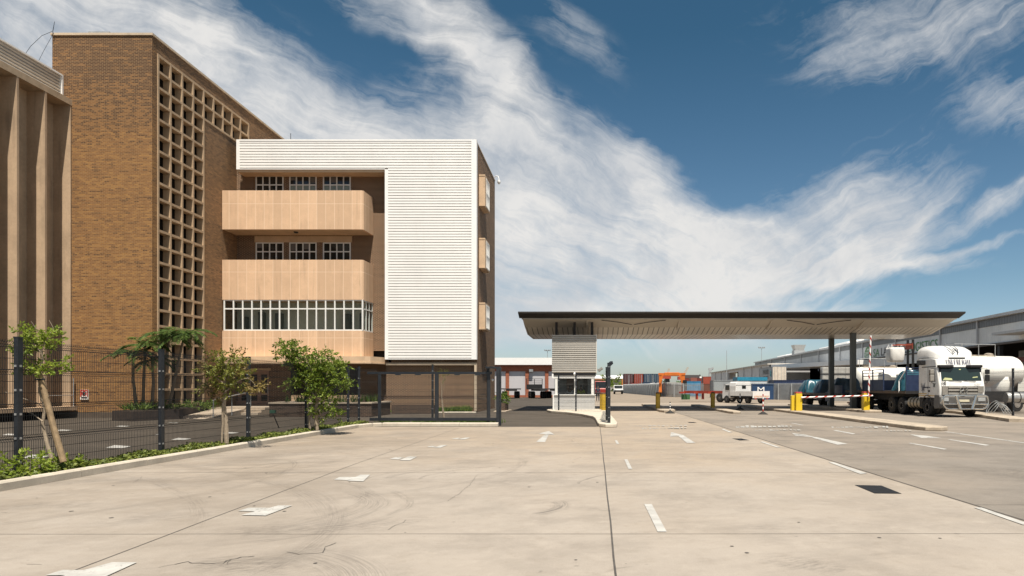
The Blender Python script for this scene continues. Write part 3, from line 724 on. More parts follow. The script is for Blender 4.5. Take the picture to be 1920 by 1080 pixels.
# balconies
XBR = X(681,YB); XBRw = X(700,44.65)
def bal(name, z0, z1, floor=True):
    mb = MB(); t = .14
    outer = [(XT+.02,YB),(XBR-.1,YB),(XBR,YB+.08),(XBRw,YW-.02)]
    inner = [(XBRw-t,YW-.02),(XBR-t,YB+t+.1),(XBR-.1-t,YB+t),(XT+.02,YB+t)]
    mb.prism(outer+inner, z0, z1)
    o = mb.build(name, M_beige, off)
    if floor: MB().prism([(XT+.02,YB+t+.002),(XBR-.1-t,YB+t+.002),(XBRw-t-.01,YW-.03),(XT+.02,YW-.03)], z0+.003, z0+.25).build('balcony_floor', M_soffit, off)
    return o
bal('balcony', Z(430,YB), Z(357,YB)); b1 = bal('balcony', Z(562,YB), Z(487,YB)); bal('bay_parapet', Z(668,YB), Z(620,YB))
lt = MB().lathe([(.0,-.09),(.1,-.08),(.14,-.03),(.15,.0)], 12, Matrix.Translation((X(555,43.6),43.6,Z(430,YB)))); lt.build('soffit_light', mat('black_fitting', (.02,.018,.016), .5), off, smooth=True)
# window band of the first floor
z0, z1 = Z(620,YB), Z(562,YB); yb_ = YB+.05
fr = MB(); x0 = X(420,YB); x1 = XBR-.06; n = 15
for i in range(n+1):
    xx = x0 + (x1-x0)*i/n; fr.box(xx-.04, xx+.04, yb_-.03, yb_+.05, z0, z1)
zt = z0 + (z1-z0)*.71
for zz in (z0+.04, zt, z1-.03): fr.box(x0-.04, x1+.04, yb_-.02, yb_+.04, zz-.04, zz+.04)
n2 = 3
for i in range(n2+1):
    yy2 = yb_+.1 + (YW-.1-yb_-.1)*i/n2; xx = XBR-.06 + (XBRw-XBR)*i/n2
    fr.box(xx-.04, xx+.03, yy2-.04, yy2+.04, z0, z1)
for zz in (z0+.04, zt, z1-.03): fr.bar((x1,yb_+.08,zz),(XBRw-.04,YW-.1,zz),.06,.07)
wb = fr.build('window_band', M_frame, off)
MB().poly([(x0,yb_+.012,z0),(x1,yb_+.012,z0),(x1,yb_+.012,z1),(x0,yb_+.012,z1)]).poly([(x1+.02,yb_,z0),(XBRw-.03,YW-.05,z0),(XBRw-.03,YW-.05,z1),(x1+.02,yb_,z1)]).build('pane', M_glassg, wb)
MB().box(XT+.05, XBR-.4, YW-.04, YW-.0, z0-.3, z1).build('back_wall', mat('office_wall', (.62,.65,.61), .8, var=.15, scale=.5), off)
MB().box(XT+.05, XBR-.2, YB+.2, YW-.05, z0-.35, z0-.3).build('floor_slab', M_soffit, off)
M_off = mat('office_dark', (.09,.1,.1), .7)
for k in (0,1,2,6): MB().box(x0+.4+k*1.1, x0+.55+k*1.1+rnd.uniform(.1,.5), YW-.5, YW-.1, z0-.3, z0+rnd.uniform(.9,1.5)).build('cupboard', M_off, off)
MB().box(X(676,44), X(680,44), YW-.9, YW-.8, z0-.3, z0+1.2).build('cupboard', M_off, off)
# ledge over the entrance
zl0, zl1 = Z(679,42.3), Z(668,42.3)
LE = [(XT+.02,42.3),(X(684,42.3),42.3),(X(693,42.3),42.45),(X(722,43.98),43.98),(X(722,43.98),YW),(XT+.02,YW)]
MB().prism(LE, zl0, zl1).build('entrance_ledge', M_soffit, off)
MB().prism([(XT+.02,42.24),(X(684,42.3)+.03,42.24),(X(693,42.3)+.06,42.4),(X(722,43.98)+.03,43.96),(X(722,43.98),44.2),(XT+.02,44.2)], zl0-.08, zl0-.004).build('ledge_drip', M_soffit, off)
# ground floor
gf = MB()
gf.box(XT, X(430,YW), YW, YW+.3, 0, 3.2); gf.box(X(672,YW), XCM-.02, YW, YW+.3, 0, 3.2); gf.box(X(506,YW), X(546,YW), YW, YW+.3, 0, 3.2)
gf.box(X(430,YW), X(672,YW), YW+.02, YW+.3, Z(690,YW), 3.2)
gf.build('ground_floor_wall', M_obrick, off)
zs0, zs1 = .3, Z(741,43.0)
MB().box(X(546,43), X(672,43), 43.0, 44.69, zs0, zs1).build('sill_panel', mat('sill_render', (.62,.43,.27), .8, var=.08), off)
wn = MB(); x0, x1 = X(546,YW), X(672,YW)
for i in range(4):
    xx = x0+(x1-x0)*i/3; wn.box(xx-.03,xx+.03,YW+.0,YW+.08,zs1,Z(690,YW))
wn.box(x0,x1,YW+.0,YW+.08,2.45,2.5)
w_ = wn.build('lobby_window', M_steel, off); MB().poly([(x0,YW+.05,zs1),(x1,YW+.05,zs1),(x1,YW+.05,Z(690,YW)),(x0,YW+.05,Z(690,YW))]).build('pane', M_glass, w_)
M_door = mat('brown_door', (.33,.205,.15), .5, var=.12, scale=4)
dz0 = .42; dx0, dx1 = X(431,YW), X(505,YW); dn = 4
for i in range(dn):
    a = dx0+(dx1-dx0)*i/dn; b = dx0+(dx1-dx0)*(i+1)/dn
    d_ = MB(); d_.box(a,a+.12,YW-.04,YW+.05,dz0,2.7); d_.box(b-.12,b,YW-.04,YW+.05,dz0,2.7)
    d_.box(a+.12,b-.12,YW-.04,YW+.05,dz0,dz0+.3); d_.box(a+.12,b-.12,YW-.04,YW+.05,1.1,1.25); d_.box(a+.12,b-.12,YW-.04,YW+.05,2.45,2.7)
    dd = d_.build('door', M_door, off)
    MB().poly([(a+.1,YW,dz0+.2),(b-.1,YW,dz0+.2),(b-.1,YW,2.5),(a+.1,YW,2.5)]).build('pane', M_glass, dd)
    MB().tube([(b-.06,YW-.09,1.2),(b-.06,YW-.09,1.6)], .015).build('handle', M_gal, dd)
MB().box(dx0-.1,dx1+.1,YW-.06,YW+.06,2.7,2.86).build('door_head', M_soffit, off)
MB().box(dx0-.32,dx0-.26,YW-.2,YW-.1,0,3.2).build('downpipe', M_wtrim, off)
# white cladding: an L of horizontal boards
cb = MB(); pitch = (ZCT-.08-ZCB-.06)/79.0; z = ZCB+.06; k = 0
XV = XR-.1
while z + pitch < ZCT-.06:
    xa = XCM+.2 if z < ZTB+.02 else XCL+.2
    g_ = pitch*.24
    cb.px([(YC+.02,z+g_),(YC-.05,z+g_),(YC-.05,z+pitch-.012),(YC-.03,z+pitch),(YC+.02,z+pitch)], xa, XV-.18); z += pitch
cb.build('cladding_boards', M_wclad, off)
tr = MB()
tr.box(XV-.18, XR+.05, YC-.06, YC+.3, ZCB, ZCT)              # right edge
tr.box(XCM, XCM+.2, YC-.06, YC+.02, ZCB, ZTB+.0)              # inner edge
tr.box(XCL, XCL+.2, YC-.06, YC+.02, ZTB, ZCT)                 # left edge
tr.box(XCL+.2, XV-.18, YC-.07, YC+.02, ZCT-.1, ZCT)          # top
tr.box(XCM+.2, XV-.18, YC-.055, YC+.02, ZCB, ZCB+.06)
tr.box(XCL+.2, XCM+.0, YC-.055, YC+.02, ZTB, ZTB+.05)
tr.build('cladding_trim', M_wtrim, off)
MB().box(XCL, XCM, YC+.02, YW-.002, ZTB-.16, ZTB-.004).build('roof_soffit', M_soffit, off)
MB().box(XCL+.1, XR-.36, YC+.021, YW-.01, ZTB, ZCT-.1).box(XCM+.1,XR-.36,YC+.021,44.0-.002,ZCB+.01,ZTB).build('cladding_back', mat('groove_shade_grey', (.30,.285,.265), .7), off)  # shadow lines between the boards are put into this darker backing colour
MB().box(XCL, XR+.03, YC+.121, YEND, ZCT-.09, ZCT-.02).build('roof', M_stone, off)
MB().box(XCM+.02, XR+.02, 43.78, 44.0, Z(684.5,43.8), Z(680,43.8)).box(XR-.12, XR+.02, 43.78, 44.0, .1, Z(684.5,43.8)).build('sill_and_corner_strip', M_stone, off)
# projecting bay windows on the right hand wall
for pa, pb in ((330,386),(449,502.5),(570,617.5)):
    za, zb_ = Z(pb,44.9), Z(pa,44.9); xo = X(909.5,44.9); ys, ye = 44.9, 46.85
    mb = MB(); mb.px([(ys,za+.1),(ys,zb_),(ye,zb_),(ye,za+.1)], XR+.003, xo-.06)
    mb.box(XR+.002,xo,ys-.02,ye+.02,zb_,zb_+.1); mb.box(XR+.002,xo,ys-.02,ye+.02,za,za+.1); mb.box(xo-.06,xo,ys,ys+.5,za+.1,zb_); mb.box(xo-.06,xo,ye-.12,ye,za+.1,zb_)
    bw = mb.build('bay_window', M_soffit, off)
    f_ = MB(); y0_, y1_ = ys+.5, ye-.12
    for i in range(4):
        yy2 = y0_+(y1_-y0_)*i/3; f_.box(xo-.05,xo+.02,yy2-.03,yy2+.03,za+.1,zb_)
    f_.box(xo-.045,xo+.015,y0_,y1_,za+.1,za+.16); f_.box(xo-.045,xo+.015,y0_,y1_,zb_-.06,zb_); f_.box(xo-.045,xo+.015,y0_,y1_,(za+zb_)/2,(za+zb_)/2+.06)
    f_.build('frame', M_frame, bw)
    MB().poly([(xo-.03,y0_,za+.1),(xo-.03,y1_,za+.1),(xo-.03,y1_,zb_),(xo-.03,y0_,zb_)]).build('pane', M_glass, bw)
cc = thing('security_camera', 'white dome security camera on a curved bracket at the office roof corner', 'camera', (XR,51.9,Z(340,52)))
zc = Z(333,52)
MB().tube([(XR,52.0,zc),(XR+.12,51.9,zc+.1),(XR+.3,51.8,zc+.05),(XR+.38,51.75,zc-.2),(XR+.38,51.75,zc-.3)], .03, 6).build('bracket', M_wtrim, cc, smooth=True)
MB().lathe([(.05,0),(.12,-.03),(.13,-.14),(.1,-.24),(.03,-.3)], 12, Matrix.Translation((XR+.38,51.75,zc-.28))).build('dome', M_wtrim, cc, smooth=True)
tag(MB().tube([(X(889,44.4),44.4,ZCT-.05),(X(889,44.4),44.4,ZCT+.16)], .02).build('roof_aerial', M_steel), 'tiny aerial at the right end of the white cladding', 'aerial')
tag(MB().tube([(X(545,47),47,ZCT-.2),(X(545,47),47,Z(250,47))], .02, 5).build('roof_rod', M_steel), 'thin rod standing on the office roof behind the white cladding', 'rod')

# --- entrance steps, ramp, planters
M_step = mat('step_stone', (.44,.36,.275), .85, var=.12, dirt=.4, dirtcol=(.2,.16,.12))
st = MB()
for i in range(3):
    st.box(X(400,41), X(505,41), 39.6+i*.42, 44.7, i*.14 + (.004 if i == 0 else 0), (i+1)*.14)
tag(st.build('entrance_steps', M_step), 'low pale stone steps in front of the brown entrance doors', 'steps')
rp = MB(); a = (X(332,35.8),35.8); b = (X(414,42),41.2)
rp.add([(-21.6,35.3,.01),(-19.7,34.7,.01),(-20.6,41.4,.4),(-22.6,41.4,.4),(-21.6,35.3,0),(-19.7,34.7,0),(-20.6,41.4,0),(-22.6,41.4,0)], [(0,1,2,3),(4,5,6,7),(0,1,5,4),(1,2,6,5),(2,3,7,6),(3,0,4,7)])
tag(rp.build('entrance_ramp', M_step), 'pale ramp rising beside the dark planter to the entrance', 'ramp')
hr = thing('ramp_handrail', 'dull metal handrail along the ramp to the entrance', 'handrail', (-20,37,0))
MB().tube([(-19.75,35.6,.95),(-20.6,41.2,1.35)], .03).build('rail', M_gal, hr)
for p, z_ in (((-19.75,35.6),.95),((-20.15,38.2),1.14),((-20.6,41.2),1.35)): MB().tube([(p[0],p[1],.05),(p[0],p[1],z_)], .025).build('post', M_gal, hr)
M_pbrick = brickmat('planter_brick', 'a', [(.085,.052,.038),(.06,.04,.032),(.035,.026,.024)], (.16,.12,.085))
pl = thing('brick_planter', 'long dark brick planter with pale coping in front of the lobby window', 'planter', (-14.5,37,0))
xa, xb = X(503,37), X(702,37.6)
MB().box(xa,xb,37.1,37.4,0,.72).box(xa,xa+.3,37.4,40.6,0,.72).box(xb-.3,xb,37.4,40.6,0,.72).build('wall', M_pbrick, pl)
MB().box(xa-.04,xb+.04,37.05,37.45,.72,.8).box(xa-.04,xa+.34,37.45,40.65,.72,.8).box(xb-.34,xb+.04,37.45,40.65,.72,.8).build('coping', M_step, pl)
MB().box(xa+.3,xb-.3,37.4,40.6,.0,.62).build('soil', mat('soil', (.05,.035,.024), .95, var=.3), pl)
pl2 = thing('low_planter', 'low dark planter wall at the foot of the palms and the tower', 'planter', (-21.5,35,0))
PP = [(-23.2,33.0),(-21.75,32.3),(-20.9,34.9),(-21.7,35.6),(-22.7,41.2),(-23.24,41.2)]
MB().prism(PP, 0, .46).build('wall', mat('dark_planter', (.045,.032,.026), .85, var=.2, bump=.3), pl2)
MB().prism([(p[0]*.995-.11+.0,p[1]*.99+.36) for p in PP], .4, .49).build('soil', mat('soil2', (.05,.035,.024), .95, var=.3), pl2)
tag(MB().box(-9.95-2.2,-9.6,41.4,41.7,0,.55).build('garden_wall', M_pbrick), 'short low brick wall beside the shaded corner right of the planter', 'wall')
# ================================================================ FENCES AND GATE
M_wire = mat('fence_wire', (.02,.022,.024), .55, .2, var=.15)
M_post = mat('fence_post_paint', (.02,.023,.028), .42, .1, var=.2, scale=5)
def wire_panel(mb, a, b, z0, z1, pitch=.05, r=.0028, folds=(.28,.52,.78,.985), hs=8):
    """welded mesh with the horizontal V folds that stiffen it"""
    a = Vector((a[0],a[1],0)); b = Vector((b[0],b[1],0)); L = (b-a).length; t = (b-a)/L; s = Vector((-t.y,t.x,0)); h = z1-z0
    prof = [(0,0)]
    for f in folds: prof += [(f*h-.09,0),(f*h-.045,.05),(f*h,0)]
    if prof[-1][0] < h: prof.append((h,0))
    n = max(2, round(L/pitch))
    for i in range(n+1):
        p = a + t*(L*i/n)
        for (u0,o0),(u1,o1) in zip(prof, prof[1:]):
            q0 = p + s*o0 + Vector((0,0,z0+u0)); q1 = p + s*o1 + Vector((0,0,z0+u1))
            mb.add([q0-t*r-s*r, q0+t*r-s*r, q0+s*r, q1-t*r-s*r, q1+t*r-s*r, q1+s*r], [(0,1,4,3),(1,2,5,4),(2,0,3,5)])
    lev = []
    for f in folds: lev += [(f*h-.09,0),(f*h-.045,.05),(f*h,0)]
    k = 0
    while k*.2 < h: lev.append((k*.2,0)); k += 1
    for u, o in lev:
        q0 = a + s*(o+r) + Vector((0,0,z0+u)); q1 = b + s*(o+r) + Vector((0,0,z0+u)); z_ = Vector((0,0,r*1.2))
        mb.add([q0-z_, q0+z_, q0+s*r*2, q1-z_, q1+z_, q1+s*r*2], [(0,1,4,3),(1,2,5,4),(2,0,3,5)])
def post_mb(p, z0, z1, w=.075, d=.11, clips=True, side=(1,0)):
    mb = MB(); mb.box(p[0]-w/2,p[0]+w/2,p[1]-d/2,p[1]+d/2,z0,z1)
    mb.box(p[0]-w/2-.006,p[0]+w/2+.006,p[1]-d/2-.006,p[1]+d/2+.006,z1,z1+.02)
    mb.slot = 1; z = z0+.25
    while z < z1-.1:
        mb.box(p[0]-.018,p[0]+.018,p[1]-d/2-.012,p[1]-d/2,z-.018,z+.018); mb.box(p[0]+w/2,p[0]+w/2+.012,p[1]-.018,p[1]+.018,z-.018,z+.018); z += .42
    return mb
M_bolt = mat('bolt_steel', (.5,.5,.5), .35, .7); M_pb = (M_post, M_bolt)
fen = thing('mesh_fence', 'black welded mesh fence on dark posts along the planted kerb strip', 'fence', (-10,12,0))
FY = [-.1,3.9,7.9,11.9,15.85,19.87,23.9,28.0,29.3]
for i, y in enumerate(FY):
    p = (-10.0, y); post_mb(p, .08, 2.5).build('post', M_pb, fen)
for a, b in zip(FY, FY[1:]):
    mb = MB(); wire_panel(mb, (-10.02,a+.05), (-10.02,b-.05), .14, 2.46, r=.0036); mb.build('mesh_panel', M_wire, fen, recalc=False)
mb = MB(); wire_panel(mb, (-9.95,29.3), (-9.25,29.3), .14, 2.42); mb.build('mesh_panel', M_wire, fen, recalc=False)

gate = thing('sliding_gate', 'charcoal framed sliding mesh gate standing on the pale kerb', 'gate', (-6.5,29,0))
YG = 29.0; gx0, gx1 = X(709,YG), X(918,YG)
zb_, zt_ = .2, 2.28
MB().box(gx0-.35,gx1+.35,YG-.06,YG+.06,zb_,zb_+.13).build('bottom_rail', M_post, gate)
MB().box(gx0-.45,gx1+.1,YG-.05,YG+.05,zt_-.1,zt_).build('top_rail', M_post, gate)
for x, w_ in ((gx0+.06,.12),(X(819,YG),.14),(gx1-.03,.12)): MB().box(x-w_/2,x+w_/2,YG-.045,YG+.045,zb_+.13,zt_-.1).build('upright', M_post, gate)
for x in (X(747,YG),X(784,YG),X(858,YG),X(896,YG)): MB().box(x-.12,x+.12,YG-.09,YG-.052,zt_-.15,zt_-.08).build('roller_bracket', M_post, gate)
mb = MB(); wire_panel(mb, (gx0+.12,YG), (X(819,YG)-.08,YG), zb_+.13, zt_-.1, folds=(.5,), r=.0046); mb.build('mesh_infill', M_wire, gate, recalc=False)
mb = MB(); wire_panel(mb, (X(819,YG)+.08,YG), (gx1-.1,YG), zb_+.13, zt_-.1, folds=(.5,), r=.0046); mb.build('mesh_infill', M_wire, gate, recalc=False)
gp = thing('gate_portal', 'tall charcoal double post portal guiding the right end of the sliding gate', 'gate post', (X(925,29),29,0))
x0, x1 = X(916,29.2), X(933,28.6)
MB().box(x0-.06,x0+.06,29.1,29.22,.15,2.42).build('post', M_post, gp); MB().box(x1-.08,x1+.06,28.75,28.9,.0,2.42).build('post', M_post, gp)
MB().box(x0-.06,x1+.06,28.75,29.22,2.42,2.5).build('head', M_post, gp)
MB().box(x1+.07,x1+.12,28.78,28.88,.0,2.46).build('post', M_post, gp)
MB().ball((x0+.2,29.05,1.93),.05,8,6).build('lamp', M_wtrim, gp, smooth=True)
tp = thing('fence_post', 'thin black post standing behind the middle of the sliding gate', 'post', (X(811,30.5),30.5,0))
post_mb((X(811,30.5),30.5), .0, 2.62, .07,.07).build('shaft', M_pb, tp)

bf = thing('booth_fence', 'dark mesh fence run from the kerb nose back past the guard booth', 'fence', (.66,28.2,0))
BP = [(.70,28.3),(.645,30.2),(.93,40.6),(-.98,41.7),(-2.12,43.4)]
hs_ = [2.62,2.5,2.3,2.5,2.4]
for p, h_ in zip(BP, hs_):
    post_mb(p, .12, h_, .13 if p[1]<30 else .09, .13 if p[1]<30 else .09).build('post', M_pb, bf)
MB().bar((.70,28.3,2.55),(.82,28.5,2.66),.12,.12).build('post_cap', M_post, bf)
for a, b in zip(BP[1:], BP[2:]):
    mb = MB(); wire_panel(mb, a, b, .2, 2.3, pitch=.1 if a[1] > 31 else .07, r=.0025); mb.build('mesh_panel', M_wire, bf, recalc=False)
mb = MB(); wire_panel(mb, BP[0], BP[1], .2, 2.4); mb.build('mesh_panel', M_wire, bf, recalc=False)

mp_ = thing('leaning_marker', 'short black leaning rod with a small green head in the verge', 'marker', G(520,800,.11))
a = Vector(G(523,802,.1)); b = Vector((X(511,24.5),24.5,.72))
MB().tube([a,b],.022).build('rod', M_post, mp_); MB().box(b.x-.09,b.x+.11,b.y-.05,b.y+.05,b.z-.02,b.z+.09).build('head', mat('green_plastic', (.02,.07,.045), .5), mp_)

# ================================================================ VEGETATION
L_lime = leafmat('young_leaves', (.15,.22,.022), (.29,.35,.05), .42)
L_mid = leafmat('tree_leaves', (.085,.14,.018), (.25,.31,.05), .38)
L_olive = leafmat('olive_leaves', (.12,.14,.025), (.25,.25,.05), .35)
L_dry = leafmat('dry_leaves', (.17,.12,.04), (.26,.2,.06), .3)
L_palm = leafmat('palm_leaves', (.03,.065,.014), (.10,.15,.03), .25)
L_ivy = leafmat('ivy_leaves', (.085,.115,.022), (.22,.25,.055), .3)
L_shr = leafmat('shrub_leaves', (.06,.11,.018), (.17,.24,.04), .35)
M_bark = mat('pale_bark', (.29,.23,.165), .9, var=.25, scale=12, bump=.6, dirt=.4, dirtcol=(.12,.09,.06))
M_stake = mat('timber_stake', (.25,.175,.10), .85, var=.25, scale=9, bump=.5, dirt=.5, dirtcol=(.1,.07,.04))
def sprig(mb, p, d, L, n, ls, lw, droop=.25, spread=.9):
    """a twig set with leaves"""
    p = Vector(p); d = Vector(d).normalized(); q = p.copy()
    for i in range(n):
        d = (d + Vector((rnd.uniform(-.16,.16), rnd.uniform(-.16,.16), -droop/n + rnd.uniform(-.06,.06)))).normalized()
        q = q + d*(L/n)
        for k in range(2):
            v = Vector((rnd.uniform(-1,1), rnd.uniform(-1,1), rnd.uniform(-.7,.7)))
            mb.leaf(q + v*.01, d*.55 + v*spread, ls*rnd.uniform(.6,1.25), lw*rnd.uniform(.7,1.2))
    return q
def cloud(mb, c, r, n, L, ls, lw, droop=.3, out=1.0):
    c = Vector(c)
    for i in range(n):
        v = Vector((rnd.gauss(0,1), rnd.gauss(0,1), rnd.gauss(0,1))).normalized()
        p = c + Vector((v.x*r[0], v.y*r[1], v.z*r[2]))*(rnd.random()**.5)
        sprig(mb, p, v*out + Vector((0,0,.35)), L*rnd.uniform(.6,1.3), 6, ls, lw, droop)
def wob(a, b, n, amt):
    a = Vector(a); b = Vector(b)
    return [a.lerp(b, i/n) + (Vector((rnd.uniform(-amt,amt), rnd.uniform(-amt,amt), 0)) if 0 < i < n else Vector((0,0,0))) for i in range(n+1)]
def S3(px, py, d): return Vector((X(px,d), d, Z(py,d)))

# tree 1: sparse young tree tied to a leaning stake
d = 12.35
t1 = thing('young_tree', 'sparse young tree with two lime green tufts tied to a leaning stake', 'tree', (X(108,d),d,0), 0, 'young street trees in the planted strip')
tr_ = MB(); pts = [S3(97,860,d),S3(88,830,d),S3(80,795,d+.05),S3(84,765,d),S3(75,735,d),S3(73,705,d),S3(80,672,d),S3(76,655,d),S3(86,638,d)]
tr_.tube(pts, [.032,.03,.028,.026,.025,.022,.018,.014,.008], 7)
for pl_ in ([(80,672),(78,655),(92,630),(99,618)],[(76,660),(64,645),(55,620)],[(76,700),(95,692),(117,680)],[(76,700),(60,695),(42,690)],[(84,765),(68,755),(52,750),(10,735)],[(80,790),(60,775),(42,770)],[(73,690),(58,670),(40,655)],[(83,640),(70,620),(58,602)],[(88,636),(100,615),(92,600)]):
    tr_.tube([S3(a,b,d+rnd.uniform(-.1,.1)) for a,b in pl_], [.011]+[.007]*(len(pl_)-2)+[.003], 5)
tr_.build('trunk', M_bark, t1, smooth=True)
cr = MB()
for (cx,cy,rx,ry,n) in ((62,645,20,16,30),(55,628,14,9,15),(48,652,14,6,14),(95,638,14,8,18),(100,628,8,8,9),(60,690,16,7,16),(72,698,12,6,14),(104,692,12,5,14),(114,680,6,5,7),(84,655,8,8,8),(46,690,8,4,7)):
    c = S3(cx,cy,d); cloud(cr, c, (rx*d/F,.22,ry*d/F), n, .13, .075, .03, .2)
cr.build('crown', L_lime, t1, recalc=False)
s1 = thing('tree_stake', 'thick timber stake leaning against the sparse young tree by the shrub', 'stake', (X(120,d),d,0), 0, 'tree stakes')
MB().tube([S3(119,866,d-.06),S3(100,800,d-.05),S3(75,704,d-.03)], [.055,.052,.048], 9).build('timber', M_stake, s1, smooth=True)
MB().tube([S3(66,712,d-.09),S3(84,711,d-.09)],.016,6).build('tie', M_steel, s1)
# tree 2: olive-brown leaves with a trailing branch
d = 18.1
t2 = thing('young_tree', 'small tree with olive and brown leaves and one long trailing branch', 'tree', (X(424,d),d,0), 0, 'young street trees in the planted strip')
tr_ = MB(); tr_.tube([S3(425,833,d),S3(424,790,d),S3(420,760,d),S3(422,735,d),S3(421,705,d),S3(424,680,d)], [.06,.052,.045,.04,.03,.015], 8)
for pl_ in ([(422,735),(436,722),(452,712),(465,709),(474,716),(479,724)],[(421,720),(405,708),(396,690)],[(422,715),(440,695),(452,680)],[(423,700),(414,680),(408,662)],[(420,755),(410,745),(400,742)],[(424,690),(432,672),(436,660)],[(422,725),(404,722),(390,728)]):
    tr_.tube([S3(a,b,d+rnd.uniform(-.15,.15)) for a,b in pl_], [.022]+[.014]*(len(pl_)-2)+[.005], 5)
tr_.build('trunk', M_bark, t2, smooth=True)
cr = MB(); dr = MB()
for (cx,cy,rx,ry,n) in ((428,690,26,17,46),(415,712,22,16,40),(445,705,18,13,30),(412,668,14,8,18),(435,672,16,8,18),(395,722,12,9,18),(400,700,14,12,20),(432,726,16,7,14)):
    cloud(cr, S3(cx,cy,d), (rx*d/F,.42,ry*d/F), n, .2, .085, .04, .35)
for (cx,cy,rx,ry,n) in ((400,728,12,7,16),(455,700,10,10,14),(482,726,9,6,16),(490,722,5,4,6),(473,730,6,5,8),(404,748,7,5,9),(448,668,7,5,7),(395,690,9,8,9)):
    cloud(dr, S3(cx,cy,d), (rx*d/F,.3,ry*d/F), n, .16, .08, .04, .35)
cr.build('crown', L_olive, t2, recalc=False); dr.build('dry_foliage', L_dry, t2, recalc=False)
s2 = thing('tree_stake', 'thin pale stake beside the trunk of the olive brown tree', 'stake', (X(417,d),d,0), 0, 'tree stakes')
MB().tube(wob(S3(416,830,d-.05),S3(418,755,d-.05),4,.02), .028, 7).build('timber', M_bark, s2, smooth=True)
# tree 3: bushy, wind-bent
d = 23.3
t3 = thing('young_tree', 'bushy bright green tree bent by the wind with drooping right branches', 'tree', (X(594,d),d,0), 0, 'young street trees in the planted strip')
tr_ = MB(); tr_.tube([S3(594,806,d),S3(593,770,d),S3(595,740,d),S3(590,715,d),S3(585,695,d),S3(572,675,d),S3(555,658,d),S3(540,650,d)], [.07,.062,.055,.05,.04,.03,.02,.01], 8)
for pl_ in ([(595,740),(606,715),(618,690),(632,680)],[(590,715),(612,705),(632,715),(640,725)],[(585,695),(597,680),(610,662)],[(592,745),(570,715),(550,712)],[(572,675),(560,672),(540,668)],[(595,745),(612,755),(630,775),(634,782)],[(594,755),(600,775),(604,785)]):
    tr_.tube([S3(a,b,d+rnd.uniform(-.25,.25)) for a,b in pl_], [.03]+[.018]*(len(pl_)-2)+[.006], 5)
tr_.build('trunk', M_bark, t3, smooth=True)
cr = MB()
for (cx,cy,rx,ry,n) in ((548,655,20,9,38),(532,650,14,5,16),(528,667,11,4,12),(560,672,22,13,42),(543,678,12,6,16),(585,685,20,14,44),(600,700,26,15,60),(618,690,18,12,34),(612,668,10,6,14),(604,663,4,4,6),(635,690,13,10,26),(640,712,10,12,24),(648,724,5,7,10),(575,708,20,12,34),(555,715,10,7,16),(546,722,5,5,8),(600,725,18,10,30),(592,742,10,14,22),(595,765,6,12,14),(618,745,10,8,16),(626,765,5,10,12),(632,778,5,5,8),(604,780,4,7,7),(585,740,8,9,12)):
    cloud(cr, S3(cx,cy,d), (rx*d/F*.9,.45,ry*d/F*.85), int(n*1.35), .22, .105, .05, .55)
cr.build('crown', L_mid, t3, recalc=False)
s3 = thing('tree_stake', 'pale slanted stake left of the bushy bright tree trunk', 'stake', (X(582,d),d,0), 0, 'tree stakes')
MB().tube(wob(S3(582,806,d),S3(577,748,d),4,.02), .03, 7).build('timber', M_bark, s3, smooth=True)
# sapling behind the gate
d = 31.5
t4 = thing('sapling', 'thin bare sapling with few pale leaves behind the sliding gate', 'tree', (X(833,d),d,0))
tr_ = MB(); tr_.tube([S3(833,788,d),S3(830,765,d),S3(828,740,d),S3(829,720,d),S3(834,703,d)], [.05,.045,.025,.018,.008], 7)
for pl_ in ([(829,735),(826,720),(828,705)],[(829,720),(836,708),(842,700)],[(829,740),(833,725),(831,712)]): tr_.tube([S3(a,b,d) for a,b in pl_], [.012,.009,.004], 5)
tr_.build('trunk', M_bark, t4, smooth=True)
cr = MB()
for (cx,cy,n) in ((831,702,7),(842,700,6),(827,712,4)): cloud(cr, S3(cx,cy,d), (.15,.15,.1), n, .16, .07, .03)
cr.build('crown', L_olive, t4, recalc=False)

# palm clump by the tower
M_ptrunk = mat('palm_trunk', (.20,.15,.10), .9, var=.25, scale=14, bump=.6)
def palm(base, top, nf, fl, label, lean=0, m=L_palm):
    t = thing('palm_tree', label, 'palm', (base[0],base[1],.4), 0, 'palms at the foot of the tower')
    b = Vector(base); tp_ = Vector(top); mid = b.lerp(tp_, .5) + Vector((rnd.uniform(-.08,.08),0,0))
    MB().tube([b, b.lerp(mid,.5), mid, mid.lerp(tp_,.5), tp_], [.085,.075,.07,.06,.05], 8).build('trunk', M_ptrunk, t, smooth=True)
    cr = MB()
    for i in range(nf):
        az = 2*math.pi*(i/nf) + rnd.uniform(-.3,.3); el = rnd.uniform(.2,1.25); L = fl*rnd.uniform(.75,1.15)
        dv = Vector((math.cos(az)*math.cos(el), math.sin(az)*math.cos(el), math.sin(el))); q = tp_.copy(); pts = [q.copy()]
        n = 12
        for k in range(n):
            dv = (dv + Vector((math.cos(az)*.03,math.sin(az)*.03,-.15))).normalized(); q = q + dv*(L/n); pts.append(q.copy())
        cr.tube(pts, [.014*(1-k/(n+2)) for k in range(n+1)], 4)
        for k in range(2, n+1):
            tdir = (pts[k]-pts[k-1]).normalized(); sd = tdir.cross(Vector((0,0,1))); sd = sd.normalized() if sd.length > .05 else Vector((1,0,0))
            for e in (0,.5):
                bp = pts[k-1].lerp(pts[k], e); ll = fl*.26*(1-.55*abs(k/n-.45)/.55)
                for sg_ in (-1,1):
                    cr.leaf(bp, sd*sg_*.9 + tdir*.75 + Vector((0,0,rnd.uniform(-.45,.0))), ll*rnd.uniform(.85,1.2)*1.15, .06, (0,0,1))
    cr.build('fronds', m, t, recalc=False)
